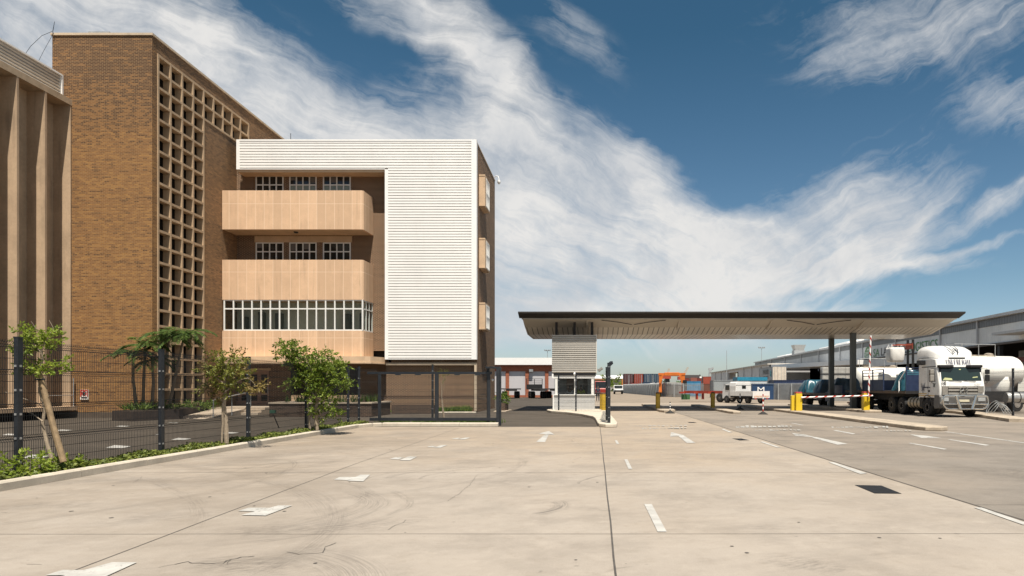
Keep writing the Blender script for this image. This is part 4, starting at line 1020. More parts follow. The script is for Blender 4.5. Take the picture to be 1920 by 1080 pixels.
for a in ((S3(255,757,34.2),S3(250,668,33.6),12,1.35,'palm leaning left at the left edge of the clump by the tower'),
          (S3(268,757,34.6),S3(272,650,33.8),13,1.45,'second palm from the left, its crown low against the golden brick'),
          (S3(285,757,34.4),S3(285,676,34.0),12,1.25,'shortest palm in the middle of the clump by the tower'),
          (S3(300,757,34.9),S3(318,632,34.2),14,1.6,'tall palm with dark fronds before the corner of the tower'),
          (S3(318,757,35.0),S3(345,630,34.4),14,1.55,'tallest palm on the right, its fronds crossing the concrete screen')):
    palm(*a)
sh = MB()
for i in range(26):
    c = Vector((rnd.uniform(-22.9,-21.6), rnd.uniform(33.0,35.3), .5)); 
    for k in range(13):
        az = rnd.uniform(0,6.3); sh.leaf(c, (math.cos(az),math.sin(az),rnd.uniform(.5,1.8)), rnd.uniform(.3,.62), .05)
for i in range(60):
    c = Vector((rnd.uniform(-22.8,-21.9)-.1, rnd.uniform(35.3,41), .5)); cloud(sh, c, (.15,.2,.2), 2, .25, .16, .06)
tag(sh.build('shrub_bed', L_shr, recalc=False), 'bright green leafy shrubs filling the low planter under the palms', 'shrubs', kind='stuff')
gr = MB()
for i in range(34):
    c = Vector((rnd.uniform(X(510,37.6),X(700,37.6)), rnd.uniform(37.6,38.6), .62))
    for k in range(10):
        gr.leaf(c+Vector((rnd.uniform(-.1,.1),0,0)), (rnd.uniform(-.35,.35),rnd.uniform(-.35,.35),1), rnd.uniform(.3,.75), .03)
tag(gr.build('planter_reeds', L_palm, recalc=False), 'thin upright green reeds growing in the long brick planter', 'reeds', kind='stuff')
# ivy along the kerb
iv = MB()
for i in range(12000):
    y = 6.5 + 22.5*rnd.random()**1.25
    x = rnd.uniform(-10.15,-9.44); hgt = .10 + .08*rnd.random() + .07*math.sin(y*3.1+x*2)*rnd.random() - (.06 if x > -9.52 else 0)
    az = rnd.uniform(0,6.3)
    iv.leaf((x,y,hgt), (math.cos(az),math.sin(az),rnd.uniform(-.2,.75)), rnd.uniform(.045,.105), rnd.uniform(.04,.08))
tag(iv.build('ivy', L_ivy, recalc=False), 'low green ivy covering the strip between kerb and black mesh fence', 'ground cover', kind='stuff')
bu = MB()
cloud(bu, (-9.85,11.7,.27), (.34,.55,.16), 80, .16, .075, .036, .1)
cloud(bu, (-9.8,12.7,.2), (.25,.5,.1), 40, .14, .075, .036, .1)
tag(bu.build('leafy_bush', L_lime, recalc=False), 'lush bright green bush around the foot of the leaning stake', 'bush')
wd = MB()
for i in range(900):
    x = rnd.uniform(-9.4,-3.95); y = rnd.uniform(29.3,31.3); k = .5+.5*math.sin(x*2.3+1)*math.sin(x*.9)
    if rnd.random() > k*.9+.1: continue
    for j in range(3):
        wd.leaf((x,y,.0), (rnd.uniform(-.6,.6),rnd.uniform(-.6,.6),1), rnd.uniform(.08,.3), .025)
tag(wd.build('weeds', L_shr, recalc=False), 'patchy green weeds growing along the foot of the sliding gate', 'weeds', kind='stuff')
wd = MB()
for i in range(230):
    x = rnd.uniform(X(735,43.3),X(885,43.3)); y = rnd.uniform(42.6,43.8)
    k = .3 + .7*max(0,(x-X(735,43.3))/(X(885,43.3)-X(735,43.3)))
    for j in range(6): wd.leaf((x,y,.02), (rnd.uniform(-.6,.6),rnd.uniform(-.6,.6),1), rnd.uniform(.15,.5)*k+.08, .05)
tag(wd.build('border_plants', L_shr, recalc=False), 'low leafy plants along the foot of the dark brick wall', 'border plants', kind='stuff')
kb2 = MB(); kerb_run(kb2, (X(735,42.5),42.4), (X(893,42.5),42.4), w=.12, h=.09); tag(kb2.build('bed_kerb', M_kerb), kind='structure')
pb = thing('planter_shrub', 'round green shrub in a brick tub beside the asphalt drive', 'shrub', (X(941,46),46,0))
MB().prism([(X(934,46),45.5),(X(948,46),45.5),(X(950,46),47),(X(934,46),47)],0,.55).build('tub', M_pbrick, pb)
cr = MB(); cloud(cr, (X(941,46),46.2,.85), (.34,.5,.3), 60, .22, .13, .06, .3); cr.build('foliage', L_shr, pb, recalc=False)
MB().prism([(X(925,44.5),44.6),(X(948,44.5),44.6),(X(958,47),47.6),(X(934,47),47.6)],.006,.05).build('paving', M_step, pb)
# ================================================================ CANOPY, BOOTH, ISLANDS, BARRIERS
M_fascia = mat('charcoal_fascia', (.022,.018,.016), .7, 0, var=.12, scale=2)
M_cbeige = mat('canopy_beige', (.54,.485,.41), .5, var=.06, scale=.6, dirt=.2, dirtcol=(.3,.25,.2))
def plankmat(name, col, pitch):
    m, nt, b = newmat(name); xyz = nt.sep(nt.n('ShaderNodeTexCoord').outputs['Object'])
    q = nt.m('DIVIDE', xyz[0], pitch); fr = nt.m('SUBTRACT', q, nt.m('FLOOR', q))
    l = nt.m('LESS_THAN', nt.m('MINIMUM', fr, nt.m('SUBTRACT', 1.0, fr)), .085)
    wn = nt.n('ShaderNodeTexWhiteNoise', noise_dimensions='1D'); nt.L.new(nt.m('FLOOR', q), wn.inputs['W'])
    c = nt.mix(wn.outputs[0], sc(col,.92), sc(col,1.06)); c = nt.mix(nt.m('MULTIPLY', l, .85), c, (.06,.05,.04))
    nt.put(b.inputs['Base Color'], c); b.inputs['Roughness'].default_value = .28
    nt.put(b.inputs['Normal'], nt.bump(nt.m('SUBTRACT', nt.ramp(nt.noise(nt.coord(scale=(.3,6,6)), 1.2, 3), .3, .7, 0, .12), l), .4, .012))
    return m
M_plank = plankmat('soffit_planks', (.68,.615,.52), .345)
can = thing('gate_canopy', 'long flat gate canopy with charcoal fascia and beige planked underside on two columns', 'canopy', (8,44,0))
CL, CR = -4.54, 23.8
FL = 43.7
MB().px([(FL,6.46),(FL,6.36),(44.5,6.11),(44.5,6.46)], CL-.2, CR+.12).build('fascia', M_fascia, can)
MB().px([(44.502,6.2),(44.502,6.1),(44.62,6.04),(44.72,6.08),(44.72,6.2)], CL-.05, CR).build('trim', mat('trim_alu', (.5,.48,.45), .35, .4), can)
MB().px([(44.722,6.05),(46.2,5.66),(46.2,6.2),(44.722,6.2)], CL, CR-.02).build('soffit_panel', M_cbeige, can)
MB().px([(46.202,5.655),(47.9,5.31),(52.6,5.31),(54.0,5.7),(55.2,6.3),(55.2,6.4),(46.202,6.4)], CL+.01, CR-.03).build('soffit_boards', M_plank, can)
MB().px([(44.502,6.402),(55.3,6.402),(55.3,6.47),(44.502,6.47)], CL-.2, CR+.12).build('roof_sheet', mat('roof_dark', (.09,.085,.08), .5), can)
for i in range(4):
    x = X(1101,45) + i*(X(1274,45)-X(1101,45))
    b_ = MB(); P_ = [(44.75,6.03),(46.19,5.66),(46.19,5.50),(45.8,5.55)]
    b_.px(P_, x-.05, x+.05); b_.build('bracket', M_cbeige, can)
for a in (1187, 1530):
    c_ = MB(); x0 = X(a,45.3)
    c_.tube([(x0-2.1,44.7,6.0),(x0-1,45.0,5.9),(x0-.08,45.4,5.78)], .024, 5); c_.tube([(x0+.08,45.4,5.78),(x0+1,45.0,5.9),(x0+2.1,44.7,6.0)], .024, 5); c_.build('tie_rods', M_steel, can)
M_col = mat('column_paint', (.075,.078,.07), .5, var=.1, scale=2)
for d_ in (47.6, 51.9):
    x = 18.2
    MB().box(x-.17,x+.17,d_-.17,d_+.17,.23,5.5).box(x-.24,x+.24,d_-.3,d_+.3,.15,.23).build('column', M_col, can)

# guard booth with its tall ribbed shaft
bo = thing('guard_booth', 'grey guard booth with wide windows under a tall ribbed metal shaft', 'booth', (-1.2,46,0))
bx0, bx1 = X(1038,44.6), X(1115.5,44.6); by0, by1 = 44.6, 48.6
M_bgrey = mat('booth_grey', (.43,.43,.425), .55, var=.06, scale=1, dirt=.2, dirtcol=(.3,.28,.25))
zs = Z(741,44.6); zw = Z(709.5,44.6)
bb = MB()
for i in range(4):
    a, b = .15+(zs-.15)*i/4, .15+(zs-.15)*(i+1)/4-.012
    bb.box(bx0,bx1,by0,by0+.12,a,b); bb.box(bx0,bx0+.12,by0+.12,by1,a,b); bb.box(bx1-.12,bx1,by0+.12,by1,a,b)
bb.box(bx0+.015,bx1-.015,by0+.015,by0+.1,.15,zs-.02)
bb.box(bx0,bx1,by1-.12,by1,.15,3.0).box(bx0+.12,bx1-.12,by0+.1,by1-.1,.15,.2)
bb.build('base_panels', M_bgrey, bo)
MB().box(bx0-.05,bx0+.02,by0-.08,by0+.4,.15,zs+.02).box(bx0-.02,bx1+.06,by0-.07,by0+.2,zs-.0,zs+.05).build('sill', M_frame, bo)
wf = MB()
for px_, w_ in ((1043,.16),(1078,.1),(1111,.17)): x = X(px_,44.6); wf.box(x-w_/2,x+w_/2,by0,by0+.12,zs+.05,zw)
for x in (bx0+.05,bx1-.05):
    for y in (by0+1.4,by0+2.8,by1-.15): MB().box(x-.05,x+.05,y-.05,y+.05,zs+.05,zw).build('window_post', M_frame, bo)
wf.box(bx0,bx1,by0-.02,by0+.12,zw-.0,zw+.18)
wf_ = wf.build('window_frame', M_frame, bo)
M_bglass = glassmat('booth_glass', (.02,.022,.022), clear=.82)
MB().poly([(bx0+.1,by0+.06,zs+.05),(bx1-.1,by0+.06,zs+.05),(bx1-.1,by0+.06,zw),(bx0+.1,by0+.06,zw)]).poly([(bx1-.05,by0+.1,zs+.05),(bx1-.05,by1-.1,zs+.05),(bx1-.05,by1-.1,zw),(bx1-.05,by0+.1,zw)]).poly([(bx0+.05,by0+.1,zs+.05),(bx0+.05,by1-.1,zs+.05),(bx0+.05,by1-.1,zw),(bx0+.05,by0+.1,zw)]).build('pane', M_bglass, wf_)
MB().box(bx0+.14,bx1-.14,by0+.1,by0+.6,zs-.06,zs-.0).build('counter', mat('desk', (.3,.27,.22), .5), bo)
MB().box(bx0+.7,bx0+1.5,by1-.2,by1-.13,.2,2.2).build('door', M_door, bo)
MB().box(bx1-.75,bx1-.5,by1-.22,by1-.125,.9,2.2).build('cabinet', mat('cab', (.12,.1,.085), .6), bo)
MB().box(bx0-.05,bx1+.06,by0-.06,by1,zw+.182,zw+.36).build('lintel', mat('lintel_dark', (.045,.042,.04), .5), bo)
MB().box(bx0-.1,bx0-.0,by0-.18,by0+.2,zw+.02,zw+.3).build('awning_box', M_wtrim, bo)
sx0, sx1 = X(1035,44.5), X(1119,44.5); sz0, sz1 = zw+.37, 5.02
cl = MB(); n = 18; pt = (sz1-sz0)/n
for i in range(n):
    z = sz0+i*pt
    cl.px([(44.5,z+pt*.3),(44.455,z+pt*.38),(44.455,z+pt*.86),(44.5,z+pt),(44.56,z+pt),(44.56,z),(44.53,z)], sx0, sx1-.06)
cl.build('ribbed_shaft', mat('shaft_cladding', (.44,.415,.375), .45, 0, var=.06, scale=.8), bo)
MB().box(sx1-.06,sx1,44.44,47.8,sz0,sz1).box(sx0+.05,sx1-.06,44.56,47.8,sz0,sz1).build('shaft_frame', M_gclad, bo)
for px_ in (1043,1077,1110): MB().box(X(px_,45)-.08,X(px_,45)+.08,45.2,45.4,5.02,5.95).build('strut', M_fascia, bo)
MB().ball((X(1078,44.3),44.3,Z(701,44.3)),.11,8,6).build('front_lamp', M_wtrim, bo, smooth=True)
fl = MB(); fl.bar((sx1,44.7,Z(692,44.7)),(sx1+.28,44.6,Z(693,44.7)),.04,.04); fl.box(0,0,0,0,0,0) if False else None
fl.bar((sx1+.1,44.55,Z(696,44.7)),(sx1+.36,44.5,Z(690,44.7)),.3,.14); fl.build('side_floodlight', mat('lamp_grey', (.25,.24,.22), .5), bo)

# kerbed islands
def island(name, poly, h, label, m=M_kerbd, top=None):
    o = MB().prism(poly, 0, h).build(name, m, bevel=.03); tag(o, label, 'island')
    return o
GI = [G(1033,770,.15)[:2], G(1060,772,.15)[:2], G(1090,775.5,.15)[:2], G(1112,780,.15)[:2], (.16,33), (.24,28.6), (.3,27.9), (.55,27.5), (1.0,27.6), (1.08,29), (.9,49.5), (-2.9,49.5), (-2.95,44.5)]
island('kerb_island', GI, .15, 'pale kerb island carrying the guard booth and the mesh fence', M_kerb)
island('kerb_island', [(4.4,44.2),(4.6,43.4),(5.4,44.2),(5.55,46.5),(5.5,60),(4.35,60)], .15, 'short stained kerb island holding the small white notice and a bollard')
island('kerb_island', [(8.4,41.9),(8.55,41.3),(9.0,41.4),(9.15,42),(9.15,58),(8.4,58)], .15, 'narrow stained kerb island with one yellow bollard and no sign')
island('kerb_island', [(12.3,26.2),(12.45,25.5),(12.95,25.3),(13.4,25.7),(13.5,27),(13.4,58),(12.3,58)], .15, 'longest stained kerb island running from the front to the first barrier')
island('kerb_island', [(17.2,43.6),(17.25,43.2),(18.3,43.1),(18.45,43.5),(18.45,60),(17.2,60)], .15, 'raised concrete island under the two canopy columns')
tg = MB()
kerb_run(tg, (20.6,31.5), (23.4,41.5), w=1.2, seg=2.2); kerb_run(tg, (23.4,41.5), (24.5,62), w=1.2, seg=2.2); kerb_run(tg, (20.6,31.5), (40,26), w=.3, seg=2)
tag(tg.build('verge_kerb', M_kerbd), kind='structure')

# yellow bollards
M_yel = mat('bollard_yellow', (.42,.27,.02), .5, var=.15, scale=4, dirt=.55, dirtcol=(.12,.08,.02))
M_rust = mat('rusty_cap', (.12,.06,.03), .8, var=.3)
def bollard(loc, label):
    t = thing('bollard', label, 'bollard', (0,0,0), 0, 'yellow bollards on the islands')
    MB().lathe([(.155,0),(.155,1.0),(.15,1.02)], 18).build('post', M_yel, t, smooth=True)
    MB().lathe([(.15,1.021),(.16,1.03),(.15,1.09),(.06,1.12)], 18).build('cap', M_rust, t, smooth=True)
    return place(t, loc)
b0 = bollard((X(1233.5,46.8),46.8,.15), 'yellow bollard behind the small white notice')
dup(b0, (X(1336.5,49),49,.15), 0, 'yellow bollard standing alone on the narrow island before the red trailer')
dup(b0, (X(1132,43.6),43.6,.15), 0, 'yellow bollard close to the right wall of the guard booth')
dup(b0, (X(1129,45.2),45.2,.15), 1, 'yellow bollard half hidden behind its twin at the guard booth')

# flexible warning posts
M_black = mat('black_rubber', (.018,.017,.016), .75, var=.2)
M_red = mat('signal_red', (.42,.035,.02), .5, var=.08)
def cone_post(loc, label, col, h=1.0, sign=False):
    t = thing('warning_post', label, 'warning post', (0,0,0), 0, 'striped warning posts on rubber feet')
    MB().lathe([(.3,0),(.3,.03),(.22,.06),(.07,.16),(.04,.18)], 14).build('foot', M_black, t)
    n = 7; st = h/n
    for k in range(n):
        MB().lathe([(.035,.16+k*st),(.035,.16+(k+1)*st-.001)], 10).build('band', (col if k % 2 == 0 else M_wtrim), t)
    return place(t, loc)
cone_post((X(1387.6,49),49,0), 'black and white striped warning post before the small white truck', M_black)
cone_post((X(1430.7,40.6),40.6,0), 'red and white striped warning post beside the long island', M_red, 1.05)
cs = cone_post((X(1256.5,42.2),42.2,0), 'black and white warning post carrying a white notice and yellow box', M_black, .55)
nb = MB(); nb.box(-.2,.2,-.06,-.045,.58,.95); nb.build('notice', mat('paper_white', (.75,.73,.7), .6), cs).rotation_euler = (0,R(4),0)
nb = MB()
for k, w_ in enumerate((.28,.3,.22,.3,.26)): nb.box(-w_/2,w_/2,-.064,-.061,.64+k*.055,.652+k*.055)
nb.build('faint_lines', mat('print_grey', (.5,.48,.46), .6), cs).rotation_euler = (0,R(4),0)
MB().box(-.1,.1,-.06,.06,1.02,1.3).box(-.03,.03,-.03,.03,.7,1.02).build('yellow_box', mat('yellow_plastic', (.62,.42,.02), .45), cs)

# boom barriers
M_byel = mat('cabinet_yellow', (.68,.47,.02), .42, var=.06, scale=2, dirt=.2, dirtcol=(.3,.2,.05))
M_rtop = mat('cabinet_red', (.40,.05,.035), .5, var=.1)
def arm(t, a, b, r=.05, n=9):
    a = Vector(a); b = Vector(b); ax = (b-a)/n
    ar = MB().tube([a, b], r, 8).build('arm', M_wtrim, t)
    side = Vector((-1,-.3,0)) if abs(ax.z) > .1 else Vector((0,0,1))
    sb = MB()
    for k in range(n):
        m_ = a + ax*(k+.55); u_ = ax*.16
        # slanted red band wrapped round the arm
        vs = []; fs = []; q = 8
        ref = ax.normalized(); w1 = ref.cross(Vector((0,1,0))).normalized(); w2 = ref.cross(w1)
        for e in (-1,1):
            for j in range(q):
                an = 2*math.pi*j/q; o = (w1*math.cos(an)+w2*math.sin(an))*(r+.004)
                vs.append(m_ + u_*e + o + ax*.22*math.cos(an))
        for j in range(q): fs.append((j,(j+1)%q,q+(j+1)%q,q+j))
        sb.add(vs, fs)
    sb.build('red_bands', M_red, ar)
br = thing('boom_barrier', 'yellow barrier cabinet with its striped arm lowered across the lane', 'barrier', (12.9,42.7,.15))
x = 12.9
MB().box(x-.19,x+.19,42.5,42.85,.15,1.22).build('cabinet', M_byel, br, bevel=.015)
MB().prism([(x-.19,42.5),(x+.19,42.5),(x+.19,42.85),(x-.19,42.85)],1.222,1.32).build('red_top', M_rtop, br, bevel=.03)
MB().box(x-.42,x-.2,42.7,43.0,.15,1.1).build('control_box', M_byel, br, bevel=.015)
arm(br, (x+.1,42.42,.98), (17.8,43.3,1.08), .05, 8)
br2 = thing('boom_barrier', 'yellow barrier cabinet with its striped arm raised upright', 'barrier', (17.5,43.65,.15))
x = 17.5
MB().box(x-.19,x+.19,43.48,43.85,.15,1.22).build('cabinet', M_byel, br2, bevel=.015)
MB().prism([(x-.19,43.48),(x+.0,43.48),(x+.0,43.85),(x-.19,43.85)],1.222,1.33).build('red_top', M_rtop, br2, bevel=.03)
MB().box(x-.16,x-.03,43.44,43.479,.6,1.0).build('control_box', M_byel, br2)
arm(br2, (x+.08,43.4,1.0), (x+.22,43.4,4.9), .055, 8)

# ================================================================ PEOPLE
M_skin = mat('skin_dark', (.10,.055,.035), .6, var=.08)
def person(loc, rz, label, pose, cloth, legs_m, hair=M_black, seated=False):
    """body grown from a jointed skeleton; shirt and trousers are thicker shells over it"""
    t = thing('person', label, 'person', (0,0,0))
    J = {'pel':(0,0,.95),'spn':(0,-.01,1.15),'chs':(0,0,1.36),'nck':(0,0,1.5),'hd':(0,.015,1.6),'top':(0,.01,1.72),
         'sl':(-.18,0,1.43),'el':(-.24,.03,1.16),'wl':(-.23,-.08,.92),'hl':(-.225,-.12,.83),
         'sr':(.18,0,1.43),'er':(.24,.03,1.16),'wr':(.23,-.08,.92),'hr':(.225,-.12,.83),
         'hpl':(-.1,0,.92),'kl':(-.11,-.03,.5),'al':(-.11,.02,.09),'tl':(-.12,-.15,.04),
         'hpr':(.1,0,.92),'kr':(.11,.0,.5),'ar':(.11,.06,.09),'tr':(.12,-.1,.04)}
    J.update(pose)
    E = [('pel','spn'),('spn','chs'),('chs','nck'),('nck','hd'),('hd','top'),('chs','sl'),('sl','el'),('el','wl'),('wl','hl'),('chs','sr'),('sr','er'),('er','wr'),('wr','hr'),
         ('pel','hpl'),('hpl','kl'),('kl','al'),('al','tl'),('pel','hpr'),('hpr','kr'),('kr','ar'),('ar','tr')]
    RD = {'pel':.13,'spn':.12,'chs':.14,'nck':.055,'hd':.085,'top':.075,'sl':.065,'el':.042,'wl':.032,'hl':.04,'sr':.065,'er':.042,'wr':.032,'hr':.04,'hpl':.095,'kl':.06,'al':.042,'tl':.035,'hpr':.095,'kr':.06,'ar':.042,'tr':.035}
    def skin(name, keys, m, k, par):
        ks = [q for q in J if q in keys]; ix = {q:i for i,q in enumerate(ks)}
        me = bpy.data.meshes.new(name); me.from_pydata([J[q] for q in ks], [(ix[a],ix[b]) for a,b in E if a in ix and b in ix], [])
        me.materials.append(m); o = bpy.data.objects.new(name, me); COL.objects.link(o); o.parent = par
        sk = o.modifiers.new('skin','SKIN'); sk.use_smooth_shade = True
        for i,q in enumerate(ks):
            sv = me.skin_vertices[0].data[i]; sv.radius = (RD[q]*k, RD[q]*k*(.8 if q in ('chs','spn','pel') else 1)); sv.use_root = (q == ks[0])
        s2 = o.modifiers.new('sub','SUBSURF'); s2.levels = 1; s2.render_levels = 1
        return o
    bd_ = skin('body', set(J), M_skin, 1.0, t)
    skin('shirt', {'pel','spn','chs','sl','el','wl','sr','er','wr'}, cloth, 1.16, t)
    skin('trousers', {'pel','hpl','kl','al','hpr','kr','ar'}, legs_m, 1.14, t)
    h = Vector(J['top']); MB().ball((h.x,h.y+.02,h.z-.005),(.092,.1,.075),10,7).build('hair', hair, t, smooth=True)
    f = Vector(J['hd']); MB().ball((f.x-.032,f.y-.082,f.z+.03),.012,6,4).ball((f.x+.032,f.y-.082,f.z+.03),.012,6,4).build('eyes', M_wtrim, bd_)
    MB().add([(f.x-.014,f.y-.083,f.z),(f.x+.014,f.y-.083,f.z),(f.x,f.y-.112,f.z-.002),(f.x,f.y-.083,f.z+.04)],[(0,1,2),(0,2,3),(2,1,3),(0,3,1)]).build('nose', M_skin, bd_)
    fg = MB()
    for hk, wk in (('hl','wl'),('hr','wr')):
        a = Vector(J[hk]); dv = (a-Vector(J[wk])).normalized()
        for q in range(4): fg.tube([a+Vector((0,(q-1.5)*.018,0)), a+Vector((0,(q-1.5)*.022,0))+dv*.07], [.009,.006], 5)
        fg.tube([a+Vector((.0,-.035,0)), a+Vector((0,-.06,0))+dv*.03], [.01,.007], 5)
    fg.build('fingers', M_skin, bd_)
    return place(t, loc, rz)
M_navy = mat('navy_cloth', (.03,.04,.075), .85, var=.2, scale=8); M_navy2 = mat('dark_trousers', (.025,.027,.04), .85, var=.2, scale=8)
person((X(1121,77),77,0), R(10), 'person in navy work clothes standing beyond the guard booth', {'al':(-.14,.05,.09),'tl':(-.15,-.1,.04),'kl':(-.12,.0,.5)}, M_navy, M_navy2)
sit = {'kl':(-.12,-.42,.5),'al':(-.12,-.4,.09),'tl':(-.12,-.55,.04),'kr':(.12,-.42,.5),'ar':(.12,-.4,.09),'tr':(.12,-.55,.04)}
low = {k:(v[0],v[1],v[2]-.42) for k,v in {'pel':(0,0,.95),'spn':(0,-.02,1.15),'chs':(0,-.03,1.36),'nck':(0,-.03,1.5),'hd':(0,-.03,1.6),'top':(0,-.03,1.72),'sl':(-.18,-.03,1.43),'sr':(.18,-.03,1.43),'hpl':(-.1,0,.92),'hpr':(.1,0,.92),'el':(-.25,-.1,1.18),'wl':(-.18,-.33,1.2),'hl':(-.14,-.42,1.21),'er':(.25,-.1,1.18),'wr':(.18,-.33,1.2),'hr':(.14,-.42,1.21)}.items()}
sit.update(low)
p1 = person((X(1069,45.9),45.9,.35), R(-15), 'seated person in a white shirt behind the left window of the booth', sit, mat('white_shirt', (.6,.6,.6), .85), M_navy2)
p2 = person((X(1089,45.8),45.8,.4), R(12), 'seated person in a yellow green safety vest behind the right booth window', sit, mat('safety_vest', (.30,.34,.03), .8), M_navy2)
def stool(x, y, z, label):
    t = thing('stool', label, 'stool', (x,y,.2), 0, 'stools in the booth')
    MB().box(x-.2,x+.2,y-.2,y+.22,z-.06,z).build('seat', M_black, t)
    for sx in (-1,1):
        for sy in (-1,1): MB().box(x+sx*.16-.02,x+sx*.16+.02,y+sy*.16-.02,y+sy*.16+.02,.2,z-.06).build('leg', M_gal, t)
stool(X(1069,45.9),45.95,.78,'black stool under the person in the white shirt'); stool(X(1089,45.8),45.85,.83,'black stool under the person in the safety vest')
# ================================================================ THE ROAD TRAIN AND OTHER VEHICLES ON THE RIGHT
M_truck = mat('truck_white', (.74,.725,.69), .3, var=.05, scale=1.5, coat=.3, dirt=.35, dirtcol=(.4,.34,.27), streak=True)
M_tyre = mat('tyre_rubber', (.017,.016,.016), .85, var=.2, scale=9, dirt=.4, dirtcol=(.07,.06,.05))
M_rim = mat('steel_rim', (.34,.31,.28), .5, .5, var=.2, scale=9, dirt=.4, dirtcol=(.1,.08,.06))
M_chass = mat('chassis_black', (.022,.02,.02), .7, var=.25, scale=5, dirt=.4, dirtcol=(.07,.055,.045))
M_chrome = mat('chrome_bar', (.62,.60,.56), .22, .95, var=.05)
M_wscr = glassmat('windscreen', (.01,.016,.016), .04, clear=.45, tint=(.5,.62,.6))
M_bluep = mat('trailer_blue', (.02,.035,.085), .5, var=.2, scale=4, dirt=.4, dirtcol=(.04,.04,.05))
M_grill = mat('grille_grey', (.30,.275,.24), .4, .3, var=.08)
M_black2 = mat('black_trim', (.014,.013,.013), .45, var=.1)
M_print = mat('navy_print', (.02,.025,.07), .5); M_printk = mat('black_print', (.015,.015,.017), .5)
def wheel(t, x, y, r=.5, w=.32, dual=False, name='wheel'):
    """x is the outer face's side; axle along x"""
    o = MB(); sgn = 1 if x > 0 else -1
    o.wheel_prof((x-sgn*w/2,y,r), r, w, 'x', 22, [(r*.55,-w/2),(r*.88,-w/2),(r*.97,-w*.42),(r,-w*.3),(r,w*.3),(r*.97,w*.42),(r*.88,w/2),(r*.55,w/2)])
    if dual: o.wheel_prof((x-sgn*(w*1.6),y,r), r, w, 'x', 16)
    wo = o.build(name, M_tyre, t, smooth=True)
    q = MB(); q.wheel_prof((x-sgn*(w/2+.02),y,r), r*.57, w+.0, 'x', 20, [(r*.18,-w/2),(r*.5,-w/2),(r*.57,-w*.4),(r*.57,w*.4),(r*.5,w/2),(r*.18,w/2)])
    q.wheel_prof((x-sgn*.06,y,r), r*.22, .12, 'x', 12)
    for k in range(10):
        a = 2*math.pi*k/10; q.wheel_prof((x-sgn*.015,y+math.cos(a)*r*.36,r+math.sin(a)*r*.36), .022, .05, 'x', 6)
    q.build('rim', M_rim, wo, smooth=True)
    return wo
# --- tractor; local frame: nose towards -y, left (camera) side at x=-1.25
tk = thing('lorry', 'white long haul lorry cab with a chrome bull bar and black roof emblem', 'lorry')
W = 1.24
def side_prof(mb, prof, x0, x1): mb.px(prof, x0, x1)
cab = MB()
body = [(0.04,1.02),(0.0,1.45),(.02,1.72),(.10,2.0),(.34,2.85),(.43,3.14),(.95,3.2),(2.3,3.2),(2.3,.98),(1.75,.98),(1.72,1.05),(.62,1.05),(.5,1.02)]
# lofted cab: front narrows slightly at the corners
n_ = len(body); xs = [(-W,.10),(-W+.03,.03),(-W+.12,0),(W-.12,0),(W-.03,.03),(W,.10)]
vs = []; fs = []
for xx, ins in xs:
    for (yy3, zz) in body: vs.append((xx, yy3 + (ins if yy3 < .6 else 0), zz))
for i in range(len(xs)-1):
    for j in range(n_): fs.append((i*n_+j,(i+1)*n_+j,(i+1)*n_+(j+1)%n_,i*n_+(j+1)%n_))
fs.append(tuple(range(n_))); fs.append(tuple(range((len(xs)-1)*n_, len(xs)*n_)))
cab.add(vs, fs); cabo = cab.build('cab', M_truck, tk, smooth=True, bevel=.03)
# roof deflector
dfl = MB()
secs = [(.62,3.22,.55,.12),(.75,3.3,.9,.25),(1.0,3.36,1.08,.42),(1.5,3.4,1.16,.56),(2.3,3.38,1.2,.66),(2.62,3.28,1.2,.72)]
vs = []; fs = []; m_ = 11
for (yy3, zb3, hw, hh) in secs:
    for k in range(m_):
        a = math.pi*k/(m_-1); ca, sa = math.cos(a), math.sin(a)
        vs.append((hw*(abs(ca)**.45)*(1 if ca >= 0 else -1), yy3, zb3-.12 + (hh+.06)*(sa**.5 if sa > 0 else 0)))
for i in range(len(secs)-1):
    for k in range(m_-1): fs.append((i*m_+k,(i+1)*m_+k,(i+1)*m_+k+1,i*m_+k+1))
    fs.append((i*m_,i*m_+m_-1,(i+1)*m_+m_-1,(i+1)*m_))
fs.append(tuple(range(m_))); fs.append(tuple(range((len(secs)-1)*m_, len(secs)*m_)))
dfl.add(vs, fs); dfl.build('roof_deflector', M_truck, tk, smooth=True)
MB().box(-.42,.42,.5,.72,3.16,3.24).build('roof_lamps', M_black2, tk)
# roof emblem: three claws on a curved foot
em = MB()
def claw(pts, ws):
    for (a, b), (w0, w1) in zip(zip(pts, pts[1:]), zip(ws, ws[1:])):
        def on(u, v): return None
        em.add([onr(a[0]-w0,a[1]), onr(a[0]+w0,a[1]), onr(b[0]+w1,b[1]), onr(b[0]-w1,b[1])], [(0,1,2,3)])
def onr(u, t): u *= .62; return onr0(u, t)
def onr0(u, t):                                    # point on the deflector's sloped front, t 0..1 upward
    ks = [(.64,3.3),(.75,3.57),(1.0,3.80),(1.5,3.98)]
    p = t*3; i = min(2, int(p)); f = p-i
    return (u, ks[i][0]*(1-f)+ks[i+1][0]*f-.035, ks[i][1]*(1-f)+ks[i+1][1]*f+.03)
claw([(-.25,.25),(-.4,.5),(-.62,.78),(-.95,.95)],[.05,.06,.04,.01]); claw([(.02,.3),(-.02,.55),(-.16,.86)],[.05,.055,.01]); claw([(.22,.25),(.26,.5),(.24,.9)],[.05,.06,.01]); claw([(-.28,.28),(-.2,.12),(.1,.1),(.24,.26)],[.05,.05,.05,.05])
em.build('roof_emblem', M_printk, tk)
